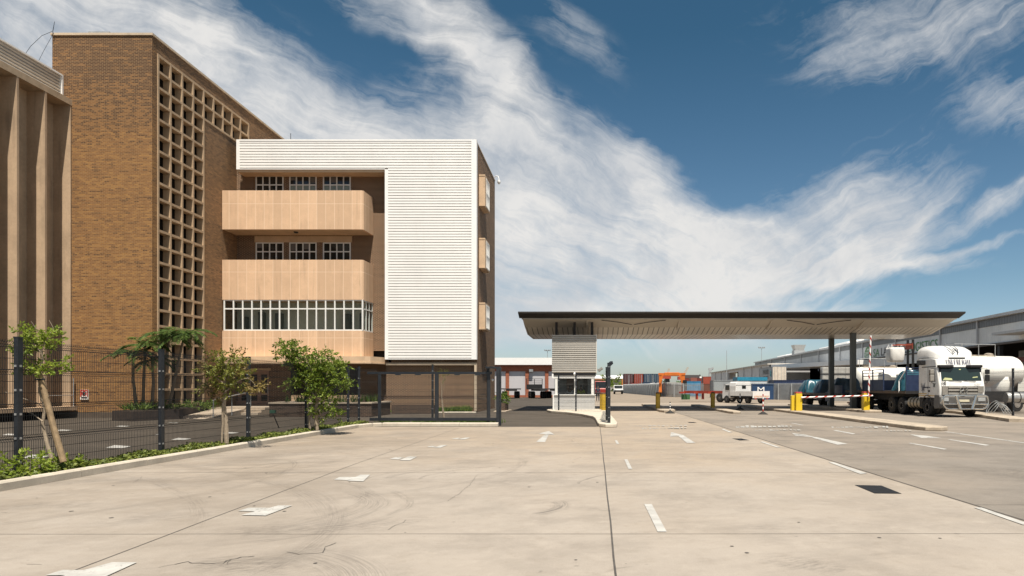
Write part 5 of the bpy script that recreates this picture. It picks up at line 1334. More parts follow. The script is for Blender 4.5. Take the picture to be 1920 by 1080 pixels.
# windscreen and visor
def fr_y(z):                                      # front face y at height z
    for (a, za), (b, zb3) in zip(body[1:6], body[2:7]):
        if za <= z <= zb3: return a + (b-a)*(z-za)/(zb3-za)
    return .1
ws = MB(); z0, z1 = 1.86, 2.72
def fp(x, z, o=.012): return (x, fr_y(z) - o + (.03 if abs(x) > W-.1 else 0), z)
ws.poly([fp(-W+.07,z0), fp(W-.07,z0), fp(W-.07,2.0), fp(-W+.07,2.0)]); ws.poly([fp(-W+.07,2.0), fp(W-.07,2.0), fp(W-.1,z1), fp(-W+.1,z1)])
ws.build('windscreen_surround', M_black2, tk)
ws = MB(); ws.poly([fp(-W+.17,1.98,.02), fp(W-.17,1.98,.02), fp(W-.2,2.68,.02), fp(-W+.2,2.68,.02)])
wso = ws.build('windscreen', glassmat('screen_glass', (.015,.028,.027), .05), tk)
MB().poly([fp(-W+.22,2.0,.026), fp(-W+.75,2.0,.026), fp(-W+.72,2.1,.026), fp(-W+.35,2.14,.026)]).poly([fp(.6,2.12,.026), fp(.9,2.15,.026), fp(.88,2.2,.026), fp(.62,2.17,.026)]).poly([fp(-.06,2.56,.026), fp(.04,2.56,.026), fp(.04,2.6,.026), fp(-.06,2.6,.026)]).build('dash_papers', mat('pale_paper', (.42,.44,.22), .7), wso)
for s0, s1 in ((-.7,.0),(.1,.75)): MB().tube([fp(s1,1.93,.03), fp((s0+s1)/2,1.96,.035), fp(s0,1.99,.03)], .012, 5).build('wiper', M_black2, wso)
for s_ in (-1,1):
    MB().prism([(s_*.35,fr_y(2.76)-.1),(s_*.5,fr_y(2.76)-.24),(s_*1.15,fr_y(2.76)-.2),(s_*1.22,fr_y(2.76)-.02),(s_*.35,fr_y(2.76)-.0)], 2.68, 2.82).build('sun_visor', M_black2, tk, bevel=.02)
MB().poly([(-W+.09,.25,2.2)]*3) if False else None
# side window, door line, mirrors
sd = MB(); sd.poly([(-W-.004,.42,1.92),(-W-.004,1.12,1.92),(-W-.004,1.12,2.58),(-W-.004,.55,2.58)]); swo = sd.build('side_window', M_glass, tk)
dl = MB(); dl.tube([(-W-.004,1.22,1.05),(-W-.004,1.22,2.72)], .012, 4); dl.build('door_seam', M_black2, tk); dl = MB(); dl.tube([(-W-.004,.4,2.74),(-W-.004,1.9,2.74)], .025, 4)
dl.build('rain_channel', M_black2, tk)
MB().box(-W-.02,-W-.0,1.02,1.16,1.36,1.46).build('door_handle', M_black2, tk)
MB().box(-W-.012,-W+.0,.35,2.28,1.14,1.18).box(-W-.012,-W,1.4,2.28,1.24,1.28).build('yellow_reflector', mat('reflector_yellow', (.55,.33,.02), .4), tk)
for s_ in (-1,1):
    mr = MB(); mr.box(s_*(W+.26)-.11,s_*(W+.26)+.11,.22,.36,1.95,2.3); mr.box(s_*(W+.26)-.11,s_*(W+.26)+.11,.22,.36,2.33,2.58)
    mo = mr.build('mirror', M_black2 if s_ > 0 else M_grill, tk, bevel=.03)
    MB().tube([(s_*W,.4,2.62),(s_*(W+.25),.3,2.62),(s_*(W+.25),.3,1.85),(s_*W,.42,1.8)], .018, 6).build('mirror_arm', M_black2, mo)
MB().box(-W-.3,-W,1.5,1.95,2.86,3.12).build('air_scoop', M_black2, tk, bevel=.03)
# grille with the three pointed star
gr_ = MB()
for z_ in (1.28,1.46,1.62): gr_.px([(-.02,z_-.06),(-.07,z_-.05),(-.06,z_+.05),(.02,z_+.06)], -.78+.0, .78)
gr_.px([(-.01,1.2),(-.06,1.2),(-.06,1.68),(.02,1.68)], -1.1, -.8); gr_.px([(-.01,1.34),(-.06,1.34),(-.06,1.68),(.02,1.68)], .8, 1.12)
gr_.build('grille', M_grill, tk, bevel=.01)
MB().box(-.8,.8,-.012,.03,1.2,1.68).build('grille_gap', M_black2, tk)
star = MB()
for k in range(24):
    a0, a1 = 2*math.pi*k/24, 2*math.pi*(k+1)/24
    star.bar((.2*math.cos(a0),-.12,1.47+.2*math.sin(a0)), (.2*math.cos(a1),-.12,1.47+.2*math.sin(a1)), .03, .03)
for k in range(3):
    a = math.pi/2 + k*2*math.pi/3; c_, s_ = math.cos(a), math.sin(a)
    star.add([(.19*c_,-.12,1.47+.19*s_),(-.035*s_,-.12,1.47+.035*c_),(.035*s_,-.12,1.47-.035*c_),(0,-.15,1.47)], [(0,1,3),(0,3,2),(1,2,3),(0,2,1)])
star.build('star_emblem', M_chrome, tk)
# bumper, headlights, bull bar
MB().px([(-.02,.5),(-.08,.62),(-.08,1.1),(.0,1.2),(.5,1.2),(.6,.6),(.5,.45)], -W-.02, W+.02).build('bumper', mat('bumper_grey', (.10,.095,.09), .5, var=.1), tk, bevel=.03)
M_lens = glassmat('lens', (.35,.36,.36), .08)
for s_ in (-1,1): MB().box(s_*.98-.2,s_*.98+.2,-.11,-.07,.86,1.06).build('headlight', M_lens, tk, bevel=.02)
MB().box(-.32,.32,-.1,-.082,.84,.96).build('number_plate', mat('plate', (.6,.55,.4), .5), tk)
bb_ = MB(); yb3 = -.32
loop = [(-1.22,yb3+.18,.78),(-1.2,yb3,.95),(-1.16,yb3,1.12),(-1.05,yb3,1.18),(1.05,yb3,1.18),(1.16,yb3,1.12),(1.2,yb3,.95),(1.18,yb3,.7),(1.05,yb3,.52),(.9,yb3,.46),(-.9,yb3,.46),(-1.05,yb3,.52),(-1.18,yb3,.68),(-1.2,yb3,.95)]
bb_.tube(loop, .042, 8); bb_.tube([(-1.2,yb3,.72),(1.2,yb3,.72)], .035, 8)
bb_.tube([(-.52,yb3-.03,1.14),(-.3,yb3-.06,.44)], .085, 10); bb_.tube([(.52,yb3-.03,1.14),(.3,yb3-.06,.44)], .085, 10)
for s_ in (-1,1): bb_.tube([(s_*.85,yb3,.75),(s_*.85,-.05,.78)], .03, 6)
bb_.build('bull_bar', M_chrome, tk, smooth=True)
# chassis, steps, tanks, wheels
ch = MB(); ch.box(-.45,-.3,.4,7.2,.7,.98); ch.box(.3,.45,.4,7.2,.7,.98); ch.box(-W,W,.5,1.0,.6,1.04); ch.box(-W,-.5,1.75,2.2,.5,1.05); ch.build('chassis', M_chass, tk)
ga = MB()
for k in range(9):
    a0 = math.pi*k/9; a1 = math.pi*(k+1)/9
    ga.bar((-W+.16,1.32+.62*math.cos(a0),.55+.62*math.sin(a0)),(-W+.16,1.32+.62*math.cos(a1),.55+.62*math.sin(a1)),.36,.04)
ga.build('wheel_arch', M_black2, tk)
M_tank = mat('fuel_tank_alu', (.42,.36,.27), .45, .5, var=.15, scale=3, dirt=.4, dirtcol=(.15,.11,.08))
fto = MB().py([(-W+.02+.3*(1-math.cos(a))*1.0 , .72+.32*math.sin(a)) for a in [2*math.pi*k/16 for k in range(16)]], 2.25, 3.75).build('fuel_tank', M_tank, tk, smooth=True)
for y in (2.6,3.0,3.4): MB().tube([(-W+.32+.315*math.cos(2*math.pi*k/14), y, .72+.335*math.sin(2*math.pi*k/14)) for k in range(15)], .02, 4).build('strap', M_black2, fto)
for s_ in (-1,1):
    wheel(tk, s_*W, 1.32, .52, .32); wheel(tk, s_*W, 4.5, .52, .32, True); wheel(tk, s_*W, 5.85, .52, .32, True)
MB().box(-.2,.2,4.9,5.6,.98,1.12).build('fifth_wheel', M_chass, tk)
# lettering
M_ = facing((0,fr_y(2.99)-.035,2.99), (0,-1,.3))
LET = {'U':[((0,1),(0,.25),.2),((0,.25),(.18,0),.1),((.18,0),(.45,0),.1),((.45,0),(.6,.2),.08),((.6,.2),(.6,1),.08)],
 'N':[((0,0),(0,1),.08),((0,1),(.6,0),.2),((.6,0),(.6,1),.08)],'I':[((.1,0),(.1,1),.2)],
 'F':[((.05,0),(.05,1),.2),((.05,1),(.55,1),.07),((.05,.53),(.42,.53),.07)],'R':[((.05,0),(.05,1),.2),((.05,1),(.42,1),.07),((.42,1),(.5,.75),.16),((.5,.75),(.42,.5),.1),((.05,.5),(.42,.5),.07),((.3,.5),(.6,0),.18)],
 'E':[((.05,0),(.05,1),.2),((.05,1),(.55,1),.07),((.05,.52),(.42,.52),.07),((.05,0),(.58,0),.07)],
 'G':[((.55,.85),(.3,1),.08),((.3,1),(.08,.75),.15),((.08,.75),(.08,.25),.2),((.08,.25),(.3,0),.15),((.3,0),(.55,.12),.08),((.55,.05),(.55,.45),.18)],
 'H':[((.05,0),(.05,1),.2),((.6,0),(.6,1),.2),((.05,.5),(.6,.5),.07)],'T':[((.32,0),(.32,1),.2),((0,1),(.64,1),.08)]}
SER = {'U':[(0,1),(.6,1)],'N':[(0,0),(.6,1),(0,1)],'I':[(.1,0),(.1,1)],'F':[(.05,0),(.05,1)],'R':[(.05,0),(.05,1),(.6,0)],'E':[(.05,0),(.05,1)],'G':[],'H':[(.05,0),(.05,1),(.6,0),(.6,1)],'T':[(.32,0)]}
ADV = {'I':.4,' ':.45}
def serif(txt, h, M, name, m, t, sx=.62):
    tot_ = sum(ADV.get(c,.85) for c in txt)*h*sx; x = -tot_/2; mb = MB()
    for c in txt:
        for (a, b, w_) in LET.get(c, []):
            A = Vector((x+a[0]*h*sx, (a[1]-.5)*h, 0)); B = Vector((x+b[0]*h*sx, (b[1]-.5)*h, 0)); d_ = B-A
            nrm = Vector((-d_.y,d_.x,0)).normalized()*w_*h*sx/2*.85
            mb.add([A-nrm,B-nrm,B+nrm,A+nrm], [(0,1,2,3)], M)
        for s_ in SER.get(c, []):
            cx, cy = x+s_[0]*h*sx, (s_[1]-.5)*h; mb.add([(cx-.15*h*sx,cy-.03*h,0),(cx+.15*h*sx,cy-.03*h,0),(cx+.15*h*sx,cy+.03*h,0),(cx-.15*h*sx,cy+.03*h,0)], [(0,1,2,3)], M)
        x += ADV.get(c,.85)*h*sx
    return mb.build(name, m, t)
serif('UNI FREIGHT', .27, M_, 'front_lettering', M_print, tk)
text_mb('18', .26, facing((-1.02,.0-.03,1.74), (0,-1,.15)), .8).build('fleet_number', M_printk, tk)
text_mb('18', .2, facing((-W-.02,.55,1.62), (-1,0,0)), .8).build('side_number', M_printk, tk)
text_mb('www.unifreight.co.za', .085, facing((-W-.02,1.35,1.58), (-1,0,0)), .75).build('side_lettering', M_print, tk)
text_mb('ACTROS', .055, facing((.78,-.03,1.76), (0,-1,.1)), 1.2, shear=.2).build('model_lettering', M_printk, tk)
se = MB(); Ms = facing((-W-.016,1.78,1.62), (-1,0,0))
for tx_, w_ in ((-.13,.05),(0,.05),(.13,.05)): se.add([(tx_*.25-.03,-.2,0),(tx_*.25+.03,-.2,0),(tx_+w_*.6,.05,0),(tx_,.24 if tx_ else .17,0),(tx_-w_*.6,.05,0)], [(0,1,2,3,4)], Ms)
for a, b in (((-.22,.26),(-.2,-.14)),((.2,-.14),(.22,.26)),((-.2,-.14),(0,-.32)),((0,-.32),(.2,-.14))):
    d_ = (Vector(b)-Vector(a)).normalized()*.012; se.add([(a[0]-d_.y,a[1]+d_.x,0),(b[0]-d_.y,b[1]+d_.x,0),(b[0]+d_.y,b[1]-d_.x,0),(a[0]+d_.y,a[1]-d_.x,0)], [(0,1,2,3)], Ms)
se.build('side_emblem', M_print, tk)
TX, TY = 19.86, 36.6
place(tk, (TX,TY,0))

# --- flatbed trailers behind it
def flatbed(y0, L, axles, label, dz=0.0):
    t = thing('flatbed_trailer', label, 'trailer', (0,0,0), 0, 'flatbed trailers behind the white lorry')
    MB().box(-1.25,1.25,0,L,1.22-dz,1.4-dz).build('deck', M_chass, t)
    MB().box(-.5,-.36,.3,L-.2,.8,1.22-dz).box(.36,.5,.3,L-.2,.8,1.22-dz).build('chassis', M_chass, t)
    for k in range(int(L/1.5)): MB()
    sr = MB(); sr.box(-1.27,-1.25,0,L,1.24-dz,1.38-dz); sr.build('side_rail', mat('rail_brown', (.10,.07,.05), .7, var=.3, scale=3), t)
    for ax in axles:
        for s_ in (-1,1): wheel(t, s_*1.2, ax, .5, .3, True)
        MB().tube([(-1.0,ax,.5),(1.0,ax,.5)], .07, 6).build('axle', M_chass, t)
    return t
f1 = flatbed(0, 9.6, (6.6,7.95), 'front flatbed trailer with blue headboard and caged sides behind the white cab')
hb = MB(); hb.box(-1.22,1.22,.02,.1,1.4,2.35)
for k in range(4): hb.box(-1.22,1.22,.03,.09,2.42+k*.11,2.46+k*.11)
hb.box(-1.22,-1.15,.02,.1,2.35,2.85); hb.box(1.15,1.22,.02,.1,2.35,2.85); hb.build('headboard', M_bluep, f1)
MB().tube([(-.7,.55,.0),(-.7,.55,.9)], .05).build('landing_leg', M_chass, f1)
sb_ = MB(); ys, ye = 3.1, 6.5
sb_.box(-1.24,-1.2,ys,ye,1.4,2.1)
for y in (ys+.03,(ys+ye)/2,ye-.03): sb_.box(-1.26,-1.2,y-.04,y+.04,1.4,2.75)
for z_ in (2.35,2.55,2.75): sb_.box(-1.24,-1.2,ys,ye,z_-.025,z_+.025)
sb_.box(-1.2,1.2,ye-.05,ye,1.4,2.1); sb_.build('caged_side', M_bluep, f1)
place(f1, (TX,TY+3.9,0))
f2 = flatbed(0, 12.6, (9.4,10.75), 'rear flatbed trailer under the gate canopy loaded with tarpaulin covered heaps', .26)
MB().box(-1.24,-1.16,.3,3.0,1.14,1.75).box(-1.24,-1.2,3.2,4.0,.5,1.2).build('side_board', M_bluep, f2)
MB().box(-1.15,-.9,3.6,3.75,.1,1.2).build('landing_leg', M_gal, f2)
MB().box(-1.22,-.7,5.0,6.2,.55,1.15).build('spare_box', M_chass, f2)
place(f2, (TX,TY+13.9,0))
M_tarp = mat('teal_tarpaulin', (.015,.075,.105), .32, var=.3, scale=3, coat=.2)
M_tarp2 = mat('dark_tarpaulin', (.02,.05,.075), .4, var=.25, scale=3)
def tarp(c, sx, sy, h, label, m):
    t = MB(); nu, nv = 44, 9; vs = []; fs = []; ph = [rnd.uniform(0,6.3) for _ in range(6)]
    for j in range(nv+1):
        v_ = j/nv
        for i in range(nu):
            a = 2*math.pi*i/nu; ca, sa = math.cos(a), math.sin(a)
            q = 1/max(abs(ca),abs(sa))**.75
            k = (1-v_)**.0 * (1 - .38*v_**1.2)
            fold = 1 + (.12*(1-v_)+.05)*(math.sin(a*9+ph[0]+v_*3)+.7*math.sin(a*17+ph[1]-v_*4)+.5*math.sin(a*5+ph[2]))*.6
            vs.append((c[0]+sx*ca*q*k*fold, c[1]+sy*sa*q*k*fold, c[2]+h*(1-(1-v_)**1.5)*(1+.05*math.sin(a*3+ph[3]))))
    for j in range(nv):
        for i in range(nu): fs.append((j*nu+i,j*nu+(i+1)%nu,(j+1)*nu+(i+1)%nu,(j+1)*nu+i))
    fs.append(tuple(range(nv*nu,(nv+1)*nu)))
    t.add(vs, fs); o = t.build('tarpaulin_load', m, smooth='all'); return tag(o, label, 'covered load', 'tarpaulin covered loads on the trailers')
tarp((TX,TY+5.3,1.4), 1.12, .85, 1.22, 'shiny teal tarpaulin load right behind the white cab', M_tarp)
tarp((TX-.1,TY+24.4,1.14), 1.0, 1.15, 1.08, 'creased teal tarpaulin load at the tail of the rear trailer', M_tarp)
tarp((TX,TY+20.6,1.14), 1.05, 1.2, 1.08, 'dark tarpaulin load in the middle of the rear trailer between the canopy columns', M_tarp2)
tarp((TX,TY+17.0,1.14), 1.05, 1.1, 1.15, 'dark tarpaulin load at the front of the rear trailer', M_tarp2)
tag(MB().tube([(TX-1.26,TY+4.75,1.3),(TX-1.15,TY+5.0,2.0),(TX-.9,TY+4.5,2.75)], .03, 5).build('load_strap', M_wtrim), 'white ratchet strap over the teal load behind the cab', 'strap')
# --- white bulk tanker seen between the cab and the cage, in the next lane
M_tankw = mat('tanker_white', (.74,.72,.66), .35, var=.04, scale=1, dirt=.2, dirtcol=(.45,.38,.3), streak=True)
def hopper_tank(name, label, loc, rz, L, r, zc, hop, group):
    t = thing(name, label, 'tanker trailer', (0,0,0), 0, group)
    prof = [(0,-L/2)]; 
    for k in range(1,6): a = math.pi/2*k/5; prof.append((r*math.sin(a), -L/2+r*.55*(1-math.cos(a))))
    for k in range(5,-1,-1): a = math.pi/2*k/5; prof.append((r*math.sin(a), L/2-r*.55*(1-math.cos(a))))
    M_b = Matrix.Translation((0,0,zc)) @ Matrix.Rotation(R(90),4,'Y')
    MB().lathe([(max(p[0],.01),p[1]) for p in prof], 26, M_b).build('tank', M_tankw, t, smooth='all')
    for hx in hop:
        MB().lathe([(r*.55,zc-r*1.77),(r*.8,zc-r*1.1),(r*1.0,zc-.1)], 22, Matrix.Translation((hx,0,0))).build('hopper_cone', M_tankw, t, smooth='all')
    MB().px([(-.45,zc-r*1.78),(-.5,zc-.1),(.5,zc-.1),(.45,zc-r*1.78)], -L/2+.2, L/2-.75).add([(L/2-.75,-.9,zc-.1),(L/2-.75,.9,zc-.1),(L/2-.3,-.85,zc-.1),(L/2-.3,.85,zc-.1),(L/2-.75,-.75,zc-r*1.78),(L/2-.75,.75,zc-r*1.78),(L/2+.5,-.7,zc-r*1.78),(L/2+.5,.7,zc-r*1.78)],[(0,2,6,4),(2,3,7,6),(3,1,5,7),(0,1,3,2),(4,6,7,5)]).build('belly', M_tankw, t)
    tf_ = MB(); tf_.box(-L*.35,L*.2,-.3,.3,zc+r-.02,zc+r+.05)
    for hx in hop: tf_.lathe([(.28,zc+r-.03),(.28,zc+r+.14),(.1,zc+r+.2)], 12, Matrix.Translation((hx*.7,0,0)))
    tf_.build('top_hatches', mat('hatch_stained', (.4,.34,.27), .7, var=.3, dirt=.6), t)
    rl = MB()
    for k in range(4):
        x_ = -L*.42 + k*L*.2; rl.tube([(x_,-.35,zc+r-.05),(x_,-.35,zc+r+.75)], .025, 5)
    rl.tube([(-L*.42,-.35,zc+r+.75),(L*.18,-.35,zc+r+.75)], .02, 5); rl.build('top_railing', M_gal, t)
    MB().box(-L*.5,L*.5,-.9,.9,zc-r*1.78-.12,zc-r*1.78).build('frame', mat('frame_red', (.14,.05,.035), .6, var=.3, scale=3), t)
    for k in range(3): wheel_y(t, L*.12+k*1.3-L*.2)
    MB().box(-L*.45,L*.5,-.5,.5,.5,zc-r*1.78-.14).build('chassis', M_chass, t)
    return place(t, loc, rz)
def wheel_y(t, x):
    for s_ in (-1,1):
        o = MB(); o.wheel_prof((x,s_*1.05,.5), .5, .4, 'y', 18); w_ = o.build('wheel', M_tyre, t, smooth=True)
        MB().wheel_prof((x,s_*1.07,.5), .26, .4, 'y', 14).build('rim', M_rim, w_, smooth=True)
hopper_tank('bulk_tanker', 'white bulk tanker trailer with a hopper belly behind the white lorry cab, right of it', (25.6,45.5,0), R(14), 6.6, 1.08, 2.62, (1.45,-1.5), 'white bulk tankers')
hopper_tank('bulk_tanker', 'white domed tanker with top railings half hidden behind the blue caged trailer', (25.6,60.0,0), R(8), 5.8, 1.1, 2.25, (1.3,), 'white bulk tankers')
ft = thing('fuel_tanks_truck', 'silver fuel tanks and chassis of a parked tractor unit at the right edge', 'tractor unit', (26.2,42.5,0))
FT = (25.6,42.0)
MB().wheel_prof((FT[0]+.6,FT[1],.98), .32, 1.5, 'x', 18).build('fuel_tank', mat('tank_silver', (.5,.49,.47), .35, .6, var=.1), ft, smooth=True)
sp_ = MB()
for k in (-.5,0,.5): sp_.wheel_prof((FT[0]+.6+k,FT[1],.98), .335, .07, 'x', 18)
sp_.build('strap', M_black2, ft)
MB().box(FT[0]-3.0,FT[0]+3,FT[1]+.6,FT[1]+1.0,.7,1.35).build('chassis', M_chass, ft)
for dx in (-1.6,): o = MB(); o.wheel_prof((FT[0]+dx,FT[1]+.2,.5), .5, .4, 'y', 18); wq = o.build('wheel', M_tyre, ft, smooth=True); MB().wheel_prof((FT[0]+dx,FT[1]+.17,.5), .26, .42, 'y', 14).build('rim', M_rim, wq, smooth=True)
hs2 = MB()
for k in range(4):
    x0_ = X(1848+k*4,38.5); hs2.tube([(x0_+j*.12, 38.5+.1*math.sin(j+k), .1+.75*math.sin(math.pi*(j/9))*(1-.07*k)) for j in range(10)], .02, 5)
tag(hs2.build('air_hoses', M_gal), 'loose grey hoses looping on the verge right of the lorry', 'hoses')
# right mesh fence
rf = thing('yard_fence', 'black mesh fence on the kerb in front of the white tanker at the right edge', 'fence', (22,36,0))
RP = [(22.6,41.5),(22.2,36.0),(21.8,33.2),(26,29.8),(32,28)]
for p in RP: post_mb(p, .12, 2.6).build('post', M_pb, rf)
for a, b in zip(RP, RP[1:]):
    mb = MB(); wire_panel(mb, a, b, .2, 2.5, pitch=.11, r=.0024); mb.build('mesh_panel', M_wire, rf, recalc=False)
# --- forklift with a white bulk bag
fk = thing('forklift', 'forklift with a tall dark mast and red forks behind the blue trailer', 'forklift', (0,0,0))
ms = MB(); ms.box(-.42,-.3,-.08,.08,.1,5.6); ms.box(.3,.42,-.08,.08,.1,5.6); ms.box(-.42,.42,-.06,.06,5.1,5.2); ms.box(-.42,.42,-.06,.06,2.6,2.7); ms.build('mast', M_black2, fk)
MB().box(-.5,.5,-.14,-.09,4.8,5.3).box(-.4,-.28,-1.5,-.12,5.12,5.2).box(.28,.4,-1.5,-.12,5.12,5.2).build('forks', mat('fork_red', (.3,.06,.03), .5), fk)
MB().box(-.55,.55,.15,2.2,.4,1.2).box(-.5,.5,1.5,2.2,1.2,1.5).build('body', M_black2, fk, bevel=.05)
cg = MB()
for sx in (-.5,.5):
    for sy in (.4,1.7): cg.box(sx-.03,sx+.03,sy-.03,sy+.03,1.2,2.3)
cg.box(-.55,.55,.35,1.8,2.3,2.36); cg.build('overhead_guard', M_black2, fk)
for sx in (-.55,.55):
    for sy in (.45,1.8): MB().wheel_prof((sx,sy,.32), .32, .22, 'x', 16).build('wheel', M_tyre, fk, smooth=True)
place(fk, (X(1707,57.5),57.5,0), R(82)*-1)
bx, by = X(1678,57.5), 57.5
bg_ = MB(); vs = []; fs = []; n = 20; m_ = 8
for j in range(m_+1):
    v_ = j/m_; zz = 3.72+v_*1.2
    for i in range(n):
        a = 2*math.pi*i/n+.4; q = 1/max(abs(math.cos(a)),abs(math.sin(a)))**.9; b_ = .6*(1+.06*math.sin(math.pi*v_))*(1-.12*(1-v_)**4)*(1+.02*math.sin(5*a+j))
        vs.append((bx+b_*q*math.cos(a), by+b_*q*math.sin(a), zz))
for j in range(m_):
    for i in range(n): fs.append((j*n+i,j*n+(i+1)%n,(j+1)*n+(i+1)%n,(j+1)*n+i))
fs.append(tuple(range(n))); fs.append(tuple(range(m_*n,(m_+1)*n))); bg_.add(vs, fs)
bag = thing('bulk_bag', 'white bulk bag hanging from the raised forks of the forklift', 'bulk bag', (bx,by,3.7))
bg_.build('sack', mat('woven_white', (.70,.68,.64), .8, var=.05, scale=4, bump=.3), bag, smooth='all')
lp = MB()
for sx in (-.4,.4):
    for sy in (-.35,.35): lp.tube([(bx+sx-.1,by+sy,4.9),(bx+sx,by+sy*.9,5.2),(bx+sx+.1,by+sy,4.9)], .03, 5)
lp.build('loop', M_wtrim, bag)
# ================================================================ BACKGROUND
# --- red brick warehouse beyond the drive
rw = thing('red_warehouse', 'low red brick warehouse with pale grey shutters and a deep white eave', 'building', (-10,106,0))
M_rbrick = brickmat('red_brick', 'a', [(.42,.13,.065),(.33,.095,.05),(.2,.06,.035)], (.32,.16,.1))
YR = 105.0
zt0, zt1 = Z(684.5,YR), Z(671,YR); zo = Z(696,YR)
xp = [-0.9-3.03*i for i in range(0,9)]
MB().box(-26,-.6,YR,YR+.5,zo,zt0).box(-26,-.6,YR+.12,YR+.5,0,.35).build('brick_band', M_rbrick, rw)
MB().box(-26.3,-.3,YR-.6,YR+14,zt0+.02,zt1).build('white_eave', M_wtrim, rw)
MB().box(-26,-.6,YR+.52,YR+13,0,zt0).build('core', M_dark, rw)
for i, x in enumerate(xp):
    MB().box(x-.26,x+.26,YR-.05,YR+.5,0,zo-.002).build('brick_pier', M_rbrick, rw)
    if i: 
        MB().box(x+.262,xp[i-1]-.262,YR+.12,YR+.3,.352,zo-.002).build('shutter', mat('shutter_grey', (.50,.48,.49), .6, var=.04, scale=.5, dirt=.15), rw) if i == 1 else None
sh_m = bpy.data.materials['shutter_grey']
for i in range(2,9): MB().box(xp[i]+.262,xp[i-1]-.262,YR+.12,YR+.3,.352,zo-.002).build('shutter', sh_m, rw)
lm = MB(); lm.box(X(996,YR-.2)-.3,X(996,YR-.2)+.3,YR-.5,YR-.06,Z(697,YR),Z(692.5,YR)); lm.build('wall_lamp', M_gal, rw)
# parked trailers before it
def small_trailer(loc, rz, label, head):
    t = thing('chassis_trailer', label, 'trailer', (0,0,0), 0, 'dark trailers parked by the red warehouse')
    MB().box(-1.2,1.2,-3.2,1.6,1.25,1.4).box(-.5,.5,-3.2,3.0,1.05,1.25).build('deck', M_chass, t)
    if head: 
        hb = MB(); hb.box(-1.2,1.2,-3.25,-3.15,1.4,2.0)
        for z_ in (2.2,2.5,2.8): hb.box(-1.2,1.2,-3.24,-3.16,z_-.03,z_+.03)
        for x_ in (-1.17,-.0,1.17): hb.box(x_-.04,x_+.04,-3.25,-3.15,2.0,2.83)
        hb.build('headboard', M_black2, t)
    for y_ in (-1.6,-.4):
        for s_ in (-1,1): wheel(t, s_*1.2, y_, .5, .3, True)
    return place(t, loc, rz)
small_trailer((X(959,97),97,0), R(192), 'low dark trailer without a headboard before the first grey shutter', False)
small_trailer((X(1011,97),97,0), R(197), 'dark trailer with a raised barred headboard before the grey shutters', True)
small_trailer((X(1042,98),98,0), R(190), 'dark trailer half hidden behind the left side of the guard booth', False)

# --- long grey logistics shed on the right
def WL(d): return 42 + .0547*(d-67)
def dpx(px): return (42-.0547*67)/((px-CX)/F - .0547)
M_gwall = ribmat('grey_sheeting', (.68,.69,.68), 'y', .4, .5, depth=.6)
M_gwall2 = ribmat('grey_sheeting_far', (.48,.49,.50), 'y', .6, .5, depth=.5)
ls = thing('logistics_shed', 'long grey sheeted logistics shed with green and black lettering on its side', 'building', (45,90,0))
def wallbox(mb, d0, d1, z0, z1, th=.3, o=0):
    a, b = (WL(d0)+o,d0), (WL(d1)+o,d1)
    mb.prism([a,(a[0]+th,a[1]),(b[0]+th,b[1]),b], z0, z1)
mb = MB(); wallbox(mb, 30, 208, 8.05, 8.84, .1, -.06); mb.build('rooflight_strip', ribmat('dark_strip', (.12,.12,.125), 'y', .5, .4), ls)
mb = MB(); wallbox(mb, 30, 83.8, 6.2, 9); mb.build('upper_wall', M_gwall, ls)
mb = MB(); wallbox(mb, 83.81, 112, 4.8, 9); mb.build('sign_wall', M_gwall, ls)
mb = MB(); wallbox(mb, 112.01, 208, 5.6, 9); mb.build('upper_wall', M_gwall2, ls)
mb = MB(); wallbox(mb, 30, 208, 9, 9.18, 26, -.35); mb.build('roof', mat('roof_sheet_pale', (.42,.40,.37), .6, var=.1, dirt=.3), ls)
mb = MB(); wallbox(mb, 30, 208, 8.86, 9.08, .14, -.5); mb.build('gutter', M_gwall2, ls)
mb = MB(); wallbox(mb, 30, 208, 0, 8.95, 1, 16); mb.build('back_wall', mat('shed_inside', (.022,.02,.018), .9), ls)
mb = MB(); wallbox(mb, 185, 208, 0, 5.6); wallbox(mb, 207.5, 208, 0, 9, 24); mb.build('end_wall', M_gwall2, ls)
mb = MB(); wallbox(mb, 30, 112, 6.0, 6.2, .5, -.12); mb.build('steel_beam', mat('beam_dark', (.09,.075,.065), .6), ls)
mb = MB(); wallbox(mb, 40, 83, 4.2, 4.7, .4, 2); mb.build('red_beam', mat('beam_red', (.2,.06,.04), .6), ls)
mb = MB(); wallbox(mb, 50, 83, 0, 6, .3, 9); mb.build('inner_sheeting', M_gwall2, ls)
for d_ in (53,64,75,84,98,112,124,138,152,168,184,200):
    MB().box(WL(d_)-.2,WL(d_)-.02,d_-.1,d_+.1,(6.2 if d_ < 83 else 4.8),8.9).build('downpipe', M_gwall2, ls)
for d_ in (40,56,72,88,104,120,136,152): MB().box(WL(d_)+.6,WL(d_)+1.0,d_-.2,d_+.2,0,6.0).build('column', M_steel, ls)
mb = MB(); mb.box(WL(66)-2.6,WL(66),61,67.2,6.7,6.95); mb.build('door_hood', M_gwall2, ls)
def wall_text(txt, px0, px1, zc, h, m, name):
    d0, d1 = dpx(px0), dpx(px1); dm = (d0+d1)/2; L = math.hypot(d0-d1, WL(d0)-WL(d1))
    probe = text_mb(txt, h, Matrix.Identity(4)); w_ = max(v[0] for v in probe.v)-min(v[0] for v in probe.v)
    text_mb(txt, h, facing((WL(dm)-.06,dm,zc-h/2), (-1,.0547,0)), L/w_).build(name, m, ls)
M_sgreen = mat('sign_green', (.06,.22,.05), .5); M_sblk = mat('sign_black', (.02,.02,.02), .5)
